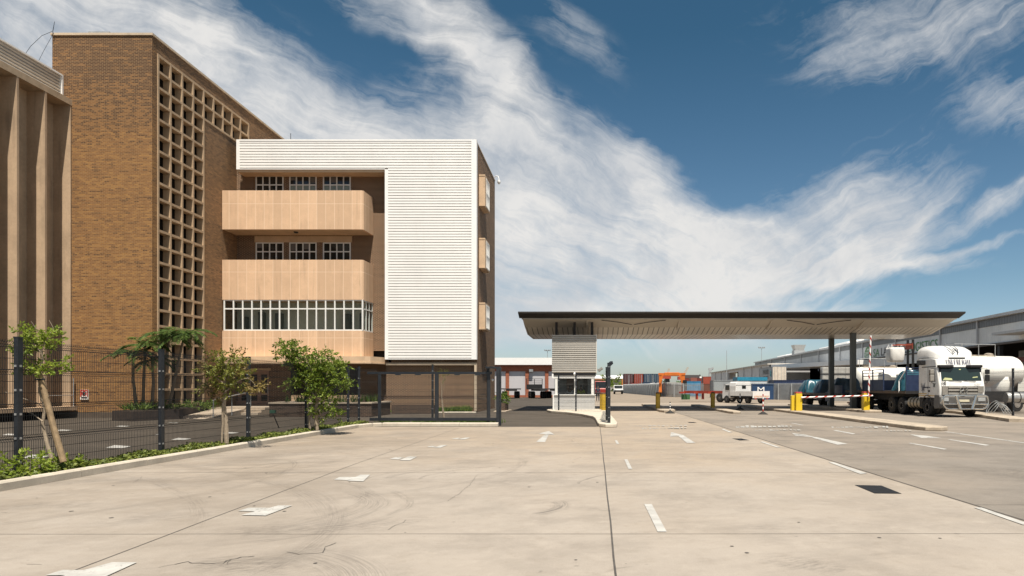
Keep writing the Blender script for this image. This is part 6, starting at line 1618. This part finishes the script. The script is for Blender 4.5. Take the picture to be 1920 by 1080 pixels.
wall_text('SA', 1638, 1649, 6.95, 1.25, M_sgreen, 'green_lettering'); wall_text('LANDSIDE', 1652.5, 1700, 6.98, 1.25, M_sblk, 'black_lettering'); wall_text('LOGISTICS', 1703, 1758.5, 7.0, 1.25, M_sgreen, 'green_lettering')
dm = dpx(1628); em = MB(); Me = facing((WL(dm)-.06,dm,6.75),(-1,.0547,0))
for k in range(16):
    a0, a1 = 2*math.pi*k/16, 2*math.pi*(k+.8)/16
    for r0, r1 in ((1.0,1.35),): em.add([(r0*math.cos(a0)*1.2,r0*math.sin(a0),0),(r1*math.cos(a0)*1.2,r1*math.sin(a0),0),(r1*math.cos(a1)*1.2,r1*math.sin(a1),0),(r0*math.cos(a1)*1.2,r0*math.sin(a1),0)], [(0,1,2,3)], Me)
for u_ in (-.6,0,.6): em.add([(u_-.08,-.85,0),(u_+.08,-.85,0),(u_+.08,.85,0),(u_-.08,.85,0)], [(0,1,2,3)], Me); em.add([(-.9,u_-.06,.004),(.9,u_-.06,.004),(.9,u_+.06,.004),(-.9,u_+.06,.004)], [(0,1,2,3)], Me)
em.build('round_emblem', M_sgreen, ls)
# roof furniture
rv = MB(); c = Vector((X(1497,165),165,9.2)); rv.prism([(c.x-1.3,c.y-1),(c.x+1.3,c.y-1),(c.x+1.3,c.y+1),(c.x-1.3,c.y+1)], 9.15, 10.4)
rv.add([(c.x-1,c.y-1,10.4),(c.x+1,c.y-1,10.4),(c.x+1,c.y+1,10.4),(c.x-1,c.y+1,10.4),(c.x-1.4,c.y-1.4,11.7),(c.x+1.4,c.y-1.4,11.7),(c.x+1.4,c.y+1.4,11.7),(c.x-1.4,c.y+1.4,11.7)], [(0,1,5,4),(1,2,6,5),(2,3,7,6),(3,0,4,7),(4,5,6,7)])
rv.build('roof_cowl', M_gal, ls)
for px_, d_, L_ in ((1460,178,8),(1540,140,7),(1570,126,6)):
    x = X(px_,d_)+2.0; q = MB(); q.py([(x-1.5,9.15),(x-1.2,9.75),(x+1.6,10.3),(x+2.5,9.15)], d_-L_/2, d_+L_/2); q.build('roof_light', M_wtrim, ls)
# --- lean-to shed in front of its far end
lt_ = thing('lean_to_shed', 'low grey lean-to shed with a dark window opening left of the white awning', 'building', (36,160,0))
M_gwall3 = ribmat('lean_sheeting', (.52,.52,.53), 'y', 1.2, .5, depth=.5)
def LX(d): return 35.1 + .0432*(d-135)
mb = MB()
for d0, d1, z0, z1 in ((135,171,0,6),(171,187,0,3.6),(171,187,5.4,6),(187,223,0,6)): mb.prism([(LX(d0),d0),(LX(d0)+.4,d0),(LX(d1)+.4,d1),(LX(d1),d1)], z0, z1)
mb.prism([(LX(135),135),(LX(135)+8,135),(LX(135)+8,135.3),(LX(135),135.3)],0,6); mb.prism([(LX(223),222.7),(LX(223)+8,222.7),(LX(223)+8,223),(LX(223),223)],0,6)
mb.build('wall', M_gwall3, lt_)
mb = MB(); mb.prism([(LX(134)-.5,134.5),(LX(135)+8.5,134.5),(LX(223)+8.5,223.5),(LX(223)-.5,223.5)], 6.01, 6.25); mb.build('roof', mat('roof_pale2', (.5,.46,.41), .6, var=.1), lt_)
mb = MB(); mb.prism([(LX(171)+2.5,171),(LX(171)+3,171),(LX(187)+3,187),(LX(187)+2.5,187)],0,6); mb.build('inner_wall', M_dark, lt_)
for d_ in (143,153,163,187.5,200,212): MB().box(LX(d_)-.18,LX(d_)-.01,d_-.12,d_+.12,0,5.95).build('downpipe', M_gwall2, lt_)
aw = MB(); aw.prism([(35.2,134.4),(42.4,109),(WL(109)-.01,109),(WL(134)-.01,134.4)], 5.2, 5.95)
tag(aw.build('white_awning', M_wtrim), 'long white awning over the dark loading bay of the grey shed', 'awning')

# --- shipping containers
def contmat(name, col): return ribmat(name, col, 'x', .28, .5, depth=.9, dirt=.3)
CM = {}
def cont(loc, rz, label, col, L=12.19, doors=True, hgt=2.6, extra=None, group='shipping containers in the yard'):
    key = tuple(col)
    if key not in CM: CM[key] = (contmat('container_paint', col), mat('container_frame', sc(col,.75), .5, var=.15, scale=2, dirt=.4, dirtcol=sc(col,.4)))
    m, mf = CM[key]
    t = thing('shipping_container', label, 'container', (0,0,0), 0, group)
    w_ = 1.22
    MB().box(-L/2+.05,L/2-.05,-w_+.04,w_-.04,.12,hgt-.06).build('body', m, t)
    fr = MB()
    for sx in (-1,1):
        for sy in (-1,1): fr.box(sx*(L/2)-.08 if sx>0 else -L/2, (L/2) if sx>0 else -L/2+.08, sy*w_-.08 if sy>0 else -w_, w_ if sy>0 else -w_+.08, .0, hgt)
    for sy in (-1,1):
        y0_, y1_ = (w_-.06,w_-.001) if sy>0 else (-w_+.001,-w_+.06)
        fr.box(-L/2+.08,L/2-.08,y0_,y1_,0.02,.16); fr.box(-L/2+.08,L/2-.08,y0_,y1_,hgt-.12,hgt-.01)
    for sx in (-1,1):
        x0_, x1_ = (L/2-.06,L/2-.001) if sx>0 else (-L/2+.001,-L/2+.06)
        fr.box(x0_,x1_,-w_+.08,w_-.08,0.02,.16); fr.box(x0_,x1_,-w_+.08,w_-.08,hgt-.12,hgt-.01)
    fr.build('frame', mf, t)
    if doors:
        for s_ in (-1,1):
            MB().box(-L/2-.0,-L/2+.05,s_*.58-.55,s_*.58+.55,.17,hgt-.13).build('door', mf, t)
            rods = MB()
            for q in (-.25,.25): rods.box(-L/2-.05,-L/2-.01,s_*.58+q-.02,s_*.58+q+.02,.17,hgt-.13)
            rods.build('locking_bar', M_gal, t)
    if extra: extra(t)
    return place(t, loc, rz)
MAR, BLU, TEA, GRY, ORG, RED, GRN, WHT = (.16,.035,.028),(.02,.055,.13),(.05,.24,.38),(.30,.32,.33),(.42,.16,.03),(.3,.06,.035),(.06,.14,.06),(.62,.6,.56)
NS = 0
D1 = 190
def ctext(txt, h, dx, dz, m, sx=1.0):
    def f(t): text_mb(txt, h, facing((dx,-1.25,dz),(0,-1,0)), sx).build('lettering', m, t)
    return f
cont((X(1177,D1),D1,0), R(90), 'maroon container end at the left end of the far stack, lower tier', MAR, 6.06)
cont((X(1177,D1),D1,2.6), R(90), 'dark maroon container end topmost at the left end of the far stack', (.09,.03,.03), 6.06)
cont((X(1191,D1-6),D1-6,0), R(90), 'bright maroon container with white door marks before the far stack', (.26,.05,.04), 6.06)
cont((X(1196,D1),D1,2.6), R(90), 'second container from the left on top of the far stack, brick red', RED, 6.06)
cont((X(1214,D1),D1,2.6), R(90), 'slate blue container on top of the far stack, third from the left', (.05,.085,.13), 6.06)
cont((X(1229,D1),D1,2.6), R(90), 'slate blue container topmost in the far stack beside the orange carrier', (.045,.08,.12), 6.06)
cont((X(1232,D1+8),D1+8,0), 0, 'long dark green container in the lower tier behind the navy one', (.05,.08,.06), 12.19)
def cma(t):
    text_mb('CMA CGM', .95, facing((-.1,-1.25,.95),(0,-1,0)), .92).build('lettering', M_wtrim, t)
    sw = MB()
    for k in range(8):
        x0_, x1_ = -1.2+k*.22, -1.2+(k+1)*.22; f_ = lambda q: 2.05+.32*math.sin((q+1.2)/1.76*1.6)
        sw.add([(x0_,-1.25,f_(x0_)-.05),(x1_,-1.25,f_(x1_)-.05),(x1_,-1.25,f_(x1_)+.06),(x0_,-1.25,f_(x0_)+.06)], [(0,1,2,3)])
    for k in range(8):
        x0_, x1_ = -.4+k*.22, -.4+(k+1)*.22; f_ = lambda q: .62-.28*math.cos((q+.4)/1.76*1.6)
        sw.add([(x0_,-1.25,f_(x0_)-.05),(x1_,-1.25,f_(x1_)-.05),(x1_,-1.25,f_(x1_)+.05),(x0_,-1.25,f_(x0_)+.05)], [(0,1,2,3)])
    sw.build('swoosh', M_wtrim, t)
cont((X(1223,178),178,.25), 0, 'navy container with bold white lettering and white swooshes', (.022,.05,.105), 5.0, False, extra=cma)
cont((X(1258,150),150,0), R(90), 'pale grey container end standing under the orange carrier', (.48,.47,.44), 6.06)
cont((X(1272,160),160,0), R(90), 'orange yellow container end behind the right legs of the orange carrier', (.5,.26,.04), 6.06)
cont((X(1262,150),156,0), 0, 'white container lying behind the orange carrier', WHT, 6.06)
cont((X(1311,280),280,2.6), 0, 'long maroon container, upper tier, between the orange carrier and the grey shed', MAR)
cont((X(1311,280),280,0), 0, 'long maroon container, lower tier, between the orange carrier and the grey shed', MAR)
cont((X(1299,272),272,2.6), R(90), 'rust red container end with white door bars right of the orange carrier', (.32,.085,.05), 6.06)
cont((X(1299,272),272,0), R(90), 'dull brown container end below the rust red one', (.2,.07,.05), 6.06)
cont((X(1333,240),240,2.6), R(4), 'red container on top of another near the end of the grey shed', RED, 6.06)
cont((X(1333,240),240,0), R(4), 'brown container under the red one near the end of the grey shed', (.14,.06,.04), 6.06)
cont((X(1298,118),118,-.0), R(0), 'bright blue container standing behind the palisade fence', (.04,.24,.45), 2.6, False)
cont((X(1366,104),104,0), R(3), 'long grey container with a blue top edge behind the red trailer', GRY, 5.2, False)
def wavy(t):
    MB().box(-2.02,2.02,-1.235,1.235,2.15,2.62).build('teal_top', mat('teal_band', (.02,.21,.33), .5), t)
    w1 = MB()
    for k in range(5): w1.box(.6+k*.25,.75+k*.25,-1.24,-1.225,.4+.2*(k%2),.9+.2*(k%2))
    w1.build('wave_marks', mat('wave_teal', (.12,.33,.4), .5), t)
cont((X(1406,92),92,.3), R(3), 'white container with a teal top band behind the small white truck', (.6,.62,.62), 4.0, False, hgt=2.6, extra=wavy)
cont((X(1432,88),88,-.6), R(-3), 'dark blue container with a white letter behind the palisade fence', BLU, 3.4, False, extra=ctext('M', .75, -.6, 1.5, M_wtrim, 1.3))
cont((X(1440,97)+6.6,97,0), 0, 'long navy blue container topped by the grey lettered one', (.02,.035,.085), 12.19, False)
cont((33.4,126.2,0), R(87), 'blue grey container under the rusty white ended one', (.08,.1,.15), 12.19)
def mk(t):
    text_mb('MAERSK', .85, facing((-.3,1.25,1.35),(0,1,0)), 1.15).build('lettering', M_sblk, t)
    text_mb('SEALAND', .55, facing((-.3,1.25,.45),(0,1,0)), 1.2).build('lettering', M_sblk, t)
    st_ = MB()
    for k in range(7):
        a = 2*math.pi*k/7; st_.bar((-4.6,1.25,1.35),(-4.6+.5*math.cos(a),1.25,1.35+.5*math.sin(a)),.1,.02)
    st_.box(-5.15,-4.05,1.225,1.24,.8,1.95)
    st_.build('star_mark', mat('star_teal', (.2,.45,.5), .5), t)
    MB().box(-6.12,-6.1,-1.15,1.15,.15,2.5).build('rusty_end', mat('rust_white', (.6,.53,.44), .7, var=.12, scale=2, dirt=.9, dirtcol=(.3,.13,.05), streak=True), t)
mc = cont((33.3,126.2,2.6), R(87), 'grey container with dark lettering and a rusty white door end, topmost', (.33,.34,.35), 12.19, True, extra=mk)
# yellow lashings on the navy container
MB().box(0,0,0,0,0,0) if False else None

# --- caged liquid totes under the shed roof
M_cage = mat('cage_steel', (.38,.38,.37), .5, .5); M_poly = mat('tote_plastic', (.66,.63,.57), .45, var=.08, scale=1)
tote = thing('liquid_tote', 'white caged liquid tote', 'tote', (0,0,0), 0, 'caged liquid totes stacked by the shed')
MB().box(-.56,.56,-.46,.46,.16,1.12).build('bottle', M_poly, tote, bevel=.06)
cg = MB()
for k in range(7):
    x = -.59+k*1.18/6; cg.box(x-.014,x+.014,-.5,-.475,.14,1.15); y = -.49+k*.98/6; cg.box(-.61,-.585,y-.014,y+.014,.14,1.15)
for k in range(5): z_ = .2+k*.235; cg.box(-.6,.6,-.515,-.5,z_-.012,z_+.012); cg.box(-.625,-.61,-.5,.5,z_-.012,z_+.012)
cg.build('cage', M_cage, tote); MB().box(-.6,.6,-.5,.5,0,.13).build('pallet', M_chass, tote)
rows = [(1547.5,104),(1562,104),(1576.5,104),(1591,104),(1605.5,104)]
ORD = ['leftmost','second','middle','fourth','rightmost']; LV = ['ground level','second level','third level','topmost level']
first = True
for i, (px_, d_) in enumerate(rows):
    for lv in range(4):
        lb = 'white caged liquid tote, %s stack from the left, %s' % (ORD[i], LV[lv]) if ORD[i] not in ('leftmost','rightmost','middle') else 'white caged liquid tote in the %s stack, %s' % (ORD[i], LV[lv])
        p = (X(px_,d_), d_, lv*1.16)
        if first: place(tote, p); tote['label'] = lb; first = False
        else: dup(tote, p, 0, lb)

# --- palisade fence
M_pal = mat('palisade_galv', (.36,.37,.37), .5, .35, var=.15, scale=1.5, dirt=.2)
pf = thing('palisade_fence', 'long grey galvanised palisade fence across the back of the yard', 'fence', (14,110,0))
def palis(pts, h, sp, w_):
    for (x0,y0),(x1,y1) in zip(pts, pts[1:]):
        a = Vector((x0,y0,0)); b = Vector((x1,y1,0)); L = (b-a).length; n = int(L/sp); t_ = (b-a)/L; s = Vector((-t_.y,t_.x,0))
        mb = MB(); ps = MB()
        for i in range(n):
            p = a + t_*((i+.5)*L/n)
            mb.add([p-t_*w_/2, p+t_*w_/2, p+t_*w_/2+Vector((0,0,h-.12)), p+Vector((0,0,h)), p-t_*w_/2+Vector((0,0,h-.12)),
                    p-t_*w_/2+s*.03, p+t_*w_/2+s*.03, p+t_*w_/2+s*.03+Vector((0,0,h-.12)), p+s*.03+Vector((0,0,h)), p-t_*w_/2+s*.03+Vector((0,0,h-.12))],
                   [(0,1,2,3,4),(9,8,7,6,5),(0,5,6,1),(1,6,7,2),(2,7,8,3),(3,8,9,4),(4,9,5,0)])
        for z_ in (.35,h-.35): mb.bar(a+s*.06+Vector((0,0,z_)), b+s*.06+Vector((0,0,z_)), .05, .06)
        mb.build('pale_panel', M_pal, pf)
        m_ = max(1, round(L/3))
        for i in range(m_):
            p = a + t_*(i*L/m_) - s*.06; MB().box(p.x-.06,p.x+.06,p.y-.06,p.y+.06,0,h-.05).build('post', M_pal, pf)
palis([(8.1,176),(9.6,150),(12.1,112)], 2.25, .17, .085)
palis([(12.1,112),(14.2,106),(17.0,104)], 2.2, .17, .075)
palis([(18.2,94),(22.4,88),(24.6,84),(27,78)], 2.1, .13, .1)
palis([(27,78),(33,74),(39.5,70)], 2.1, .13, .1)

# --- orange straddle carrier
stc = thing('straddle_carrier', 'orange straddle carrier standing among the containers', 'straddle carrier', (0,0,0))
M_or = mat('carrier_orange', (.58,.15,.02), .45, var=.12, scale=2, dirt=.3)
x0, x1 = -1.85, 1.85
for sx in (x0,x1):
    for sy in (-2,2):
        MB().box(sx-.22,sx+.22,sy-.25,sy+.25,.5,3.5).build('leg', M_or, stc)
        MB().wheel_prof((sx,sy,.45), .45, .35, 'x', 16).build('wheel', M_tyre, stc, smooth=True)
    MB().box(sx-.25,sx+.25,-2.6,2.6,.75,1.05).build('side_beam', M_or, stc)
for sy in (-2,2): MB().box(x0-.3,x1+.3,sy-.3,sy+.3,3.5,3.85).build('top_beam', M_or, stc)
MB().box(-1.2,1.2,-2.4,2.4,3.4,3.95).build('spreader_housing', M_or, stc, bevel=.05)
MB().box(x1-.1,x1+.5,-3.3,-2.3,1.1,2.7).build('driver_cab', M_black2, stc)
for sx in (-1.5,1.3): MB().bar((sx,-2.3,3.5),(sx+(-.4 if sx<0 else .4),-2.3,2.2),.35,.3).build('brace', M_or, stc)
place(stc, (X(1259.5,112),112,0), R(-6))

# --- small white truck with open tailgate seen from behind
sm = thing('small_truck', 'small white drop side truck with a white canopy seen from behind', 'truck', (0,0,0))
M_pw = mat('pickup_white', (.74,.725,.70), .35, var=.05, dirt=.25, dirtcol=(.4,.33,.25))
# local: rear towards -y
MB().box(-.98,.98,0,3.3,.62,.74).box(-.35,.35,0,4.3,.42,.62).build('load_bed', M_chass, sm)
for q in (-1.03,.98): MB().box(q,q+.05,.06,3.3,.75,1.2).build('drop_side', M_pw, sm)
MB().box(-1.08,1.08,-.04,.03,.55,1.22).build('tailgate', M_pw, sm)
cz = MB(); tri = mat('chevron_orange', (.55,.2,.02), .45)
for k in range(11): x = -.92+k*.17; cz.add([(x,-.052,.62),(x+.08,-.052,.62),(x+.16,-.052,.78),(x+.08,-.052,.78)], [(0,1,2,3)])
cz.build('chevron_strip', tri, sm)
cp_ = MB(); cp_.py([(-1.0,.75),(-1.0,1.7),(-.95,2.05),(-.85,2.14),(.85,2.14),(.95,2.05),(1.0,1.7),(1.0,.75)], 2.5, 3.45); cp_.build('canopy', M_pw, sm, bevel=.04)
MB().box(-.2,.3,2.485,2.499,1.45,1.75).build('canopy_window', M_glass, sm)
MB().box(-.99,.99,2.48,2.499,1.80,1.83).build('canopy_seam', M_gal, sm)
cb_ = MB(); cb_.px([(3.47,.5),(3.47,1.95),(4.2,1.9),(4.6,1.3),(4.7,1.1),(4.7,.45)], -.88, .88); cb_.build('cab', M_pw, sm, bevel=.04)
for q in (-.9,.882): MB().box(q,q+.018,3.6,4.2,1.3,1.8).build('cab_window', M_glass, sm)
for s_ in (-1,1):
    wheel(sm, s_*.95, .9, .38, .26); wheel(sm, s_*.95, 4.0, .38, .26)
    MB().box(s_*.75-.12,s_*.75+.12,-.075,-.042,.44,.54).build('tail_light', M_red, sm)
place(sm, (X(1427,66),66,0), R(29))
# --- red skeletal trailer beside it
rt = thing('skeletal_trailer', 'red skeletal trailer on landing legs left of the small white truck', 'trailer', (0,0,0))
M_rt = mat('trailer_red', (.34,.05,.028), .5, var=.2, scale=3, dirt=.3)
MB().box(-.45,-.3,0,6.4,.95,1.2).box(.3,.45,0,6.4,.95,1.2).build('rail', M_rt, rt)
for y in (.1,2.3,4.3,6.3): MB().box(-1.2,1.2,y-.1,y+.1,.9,1.1).build('cross_beam', M_rt, rt)
for y in (2.0,4.4): 
    for s_ in (-1,1): MB().box(s_*.5-.1,s_*.5+.1,y-.1,y+.1,.25,.95).build('landing_leg', M_rt, rt)
for s_ in (-1,1): wheel(rt, s_*1.15, .7, .48, .3)
MB().box(-.5,.4,6.2,6.7,.2,.8).build('green_box', mat('box_green', (.05,.14,.05), .6), rt)
place(rt, (X(1372,72),72,0), R(40))

# --- vehicles far down the road
pu = thing('pickup', 'white and dark pickup driving up the far road beside the palisade fence', 'pickup', (0,0,0))
MB().px([(-.0,.45),(-.05,.95),(1.1,1.05),(1.7,1.75),(3.2,1.78),(3.3,1.1),(5.0,1.1),(5.0,.5)], -.9, .9).build('body', M_pw, pu, bevel=.05)
MB().px([(1.14,1.1),(1.62,1.7),(1.6,1.7),(1.1,1.1)], -.82, .82).box(-.92,-.905,1.4,3.1,1.15,1.65).box(.905,.92,1.4,3.1,1.15,1.65).build('window', M_glass, pu)
MB().box(-.9,.9,-.09,-.051,.45,.75).build('bumper', M_black2, pu)
for s_ in (-1,1):
    MB().box(s_*.68-.16,s_*.68+.16,-.07,-.051,.75,.92).build('headlight', M_lens, pu)
    for y in (.9,4.0): wheel(pu, s_*.88, y, .4, .25)
place(pu, (X(1160,150),150,0), R(0)); pu.scale = (1.12,1.12,1.12)
rk = thing('red_truck', 'red truck with a dark windscreen partly behind the gate post', 'truck', (0,0,0))
MB().px([(0,.5),(-.05,1.25),(.1,1.4),(.3,2.6),(2.2,2.65),(2.2,.5)], -1.2, 1.2).build('cab', mat('truck_red', (.33,.035,.02), .4), rk, bevel=.05)
MB().px([(.085,1.42),(.28,2.5),(.26,2.5),(.06,1.42)], -1.1, 1.1).build('windscreen', M_glass, rk)
MB().box(-1.22,1.22,2.3,7,.9,2.7).build('load_box', M_black2, rk)
MB().box(-1.1,1.1,-.12,-.0,.35,.6).build('bumper', M_black2, rk)
for s_ in (-1,1):
    for y in (1.0,5.6): wheel(rk, s_*1.15, y, .48, .3)
place(rk, (X(1128.5,120),120,0), R(3))

# --- far buildings, masts and cranes
fs_ = thing('far_shed', 'distant pale shed with a low white roof at the end of the road', 'building', (8,262,0))
MB().box(X(1100,260),X(1169,260),260,285,0,4.6).build('wall', mat('far_wall', (.33,.32,.29), .8, var=.1, scale=.1), fs_)
MB().px([(259,4.62),(259,4.9),(272,6.1),(286,4.9),(286,4.62)], X(1098,260), X(1170,260)).build('roof', M_wtrim, fs_)
yb2 = thing('yellow_building', 'small far yellow building with a row of green panes left of the gate post', 'building', (2,235,0))
MB().box(X(1113,235),X(1133,235),235,245,0,3.9).build('wall', mat('yellow_wall', (.5,.33,.07), .7), yb2)
MB().box(X(1112,235),X(1134,235),234.6,246,3.92,4.4).build('roof', mat('roof_rust', (.3,.13,.06), .7), yb2)
for k in range(5): x = X(1117+k*3.3,234.9); MB().box(x-.2,x+.2,234.9,234.999,2.4,3.2).build('window', mat('pane_green', (.12,.2,.1), .3), yb2)
orn = MB(); orn.box(X(1166,215),X(1172,215),215,219,0,4.0); tag(orn.build('orange_crate', mat('crate_orange', (.5,.2,.05), .6)), 'orange container like crate at the far end of the palisade fence', 'crate')
def mast(px, d, ztop, label, lamps=True, r=.12):
    t = thing('light_mast', label, 'mast', (X(px,d),d,0), 0, 'tall light masts')
    MB().tube([(X(px,d),d,0),(X(px,d),d,ztop)], [r,r*.55], 6).build('pole', M_gal, t)
    if lamps:
        w_ = d*.0042; h_ = d*.0008
        MB().box(X(px,d)-w_,X(px,d)+w_,d-.3,d+.3,ztop-h_,ztop+h_*.3).build('crossbar', M_gal, t)
        for k in (-1,-.4,.4,1): MB().box(X(px,d)+k*w_-d*.0007,X(px,d)+k*w_+d*.0007,d-.4,d+.1,ztop,ztop+h_*1.5).build('lamp', M_gal, t)
mast(1026.5,190,Z(657,190),'light mast with a row of lamps behind the red brick warehouse')
mast(1428,230,Z(652,230),'light mast with a row of lamps behind the grey shed')
mast(1362.5,170,Z(657,170),'thin bare mast left of the lean-to shed', False, .1)
mast(1132.5,240,Z(694,240),'thin short pole beside the yellow building', False, .1)
for k, (px_, d_) in enumerate(((1179,186),(1203,185),(1215,186),(1224,185))):
    mast(px_, d_, Z(703,d_), ('pale pole at the left end of the far container stack','pale pole before the middle of the far container stack','pale pole left of the navy lettered container','pale pole rising behind the navy lettered container')[k], False, .14)
def crane(px0, py0, px1, py1, d, label, tower=True):
    t = thing('dock_crane', label, 'crane', (X(px0,d),d,0), 0, 'far dock cranes')
    a = Vector((X(px0,d),d,Z(py0,d))); b = Vector((X(px1,d),d,Z(py1,d)))
    jb_ = MB(); k_ = d*.0016
    for o in (-k_,k_): jb_.bar(a+Vector((o,0,0)), b+Vector((o*.5,0,0)), k_*.6, k_*.6)
    for i in range(10):
        p = a.lerp(b,i/10); q = a.lerp(b,(i+1)/10); s_ = 1 if i%2 else -1
        jb_.bar(p+Vector((s_*k_,0,0)), q-Vector((s_*k_,0,0)), k_*.4, k_*.4)
    jb_.build('jib', mat('crane_pale', (.4,.36,.3), .6), t)
    MB().box(a.x-k_*2,a.x+k_*2,d-2,d+2,0,a.z).build('tower', M_steel, t)
    MB().box(a.x-k_*5,a.x+k_*3,d-3,d+3,a.z-k_*3,a.z).build('machine_house', M_rt, t)
crane(1251,704,1254.5,691,500,'short dark crane jib behind the orange carrier')
crane(1281,706,1290,688.5,500,'long pale slanted crane jib right of the orange carrier')
gz = thing('loading_gantry', 'far angular loading gantry left of the lean-to shed', 'gantry', (X(1332,400),400,0))
d = 400; gb_ = MB()
gb_.bar((X(1329,d),d,0),(X(1331,d),d,Z(691,d)),1,1); gb_.bar((X(1337,d),d,0),(X(1337,d),d,Z(690,d)),.8,.8); gb_.bar((X(1328,d),d,Z(692,d)),(X(1338,d),d,Z(690,d)),.9,.9); gb_.bar((X(1330,d),d,Z(700,d)),(X(1338,d),d,Z(690,d)),.5,.5)
gb_.build('frame', M_gal, gz)
fr_ = MB(); d = 420
fr_.box(X(1285,d),X(1312,d),d,d+20,0,Z(703,d)); tag(fr_.build('far_ship_hull', mat('hull_dark', (.07,.06,.06), .6)), 'dark distant ship hull behind the maroon containers', 'ship')
tag(MB().box(X(1311,d),X(1322,d),d-2,d+15,0,Z(706,d)).build('far_block', M_wtrim), 'small white far block beside the dark ship hull', 'building')
tl = MB()
for i in range(900):
    x = rnd.uniform(-60,260); y = rnd.uniform(620,680); h_ = 4+5*abs(math.sin(x*.05)+.5*math.sin(x*.17))*.8
    for j in range(2): tl.leaf((x,y,rnd.uniform(0,h_)), (rnd.uniform(-1,1),rnd.uniform(-1,1),rnd.uniform(-.3,1)), rnd.uniform(2,5), rnd.uniform(1.5,3))
tag(tl.build('far_trees', leafmat('far_foliage', (.03,.06,.025), (.06,.10,.04), .1), recalc=False), 'low dark line of trees along the horizon', 'trees', kind='stuff')
fb = MB(); cloud(fb, (X(1146,230),232,2.0), (5,2,1.8), 60, 2.0, .9, .5); tag(fb.build('roadside_tree', L_mid, recalc=False), 'round green tree at the far end of the road by the pale shed', 'tree')
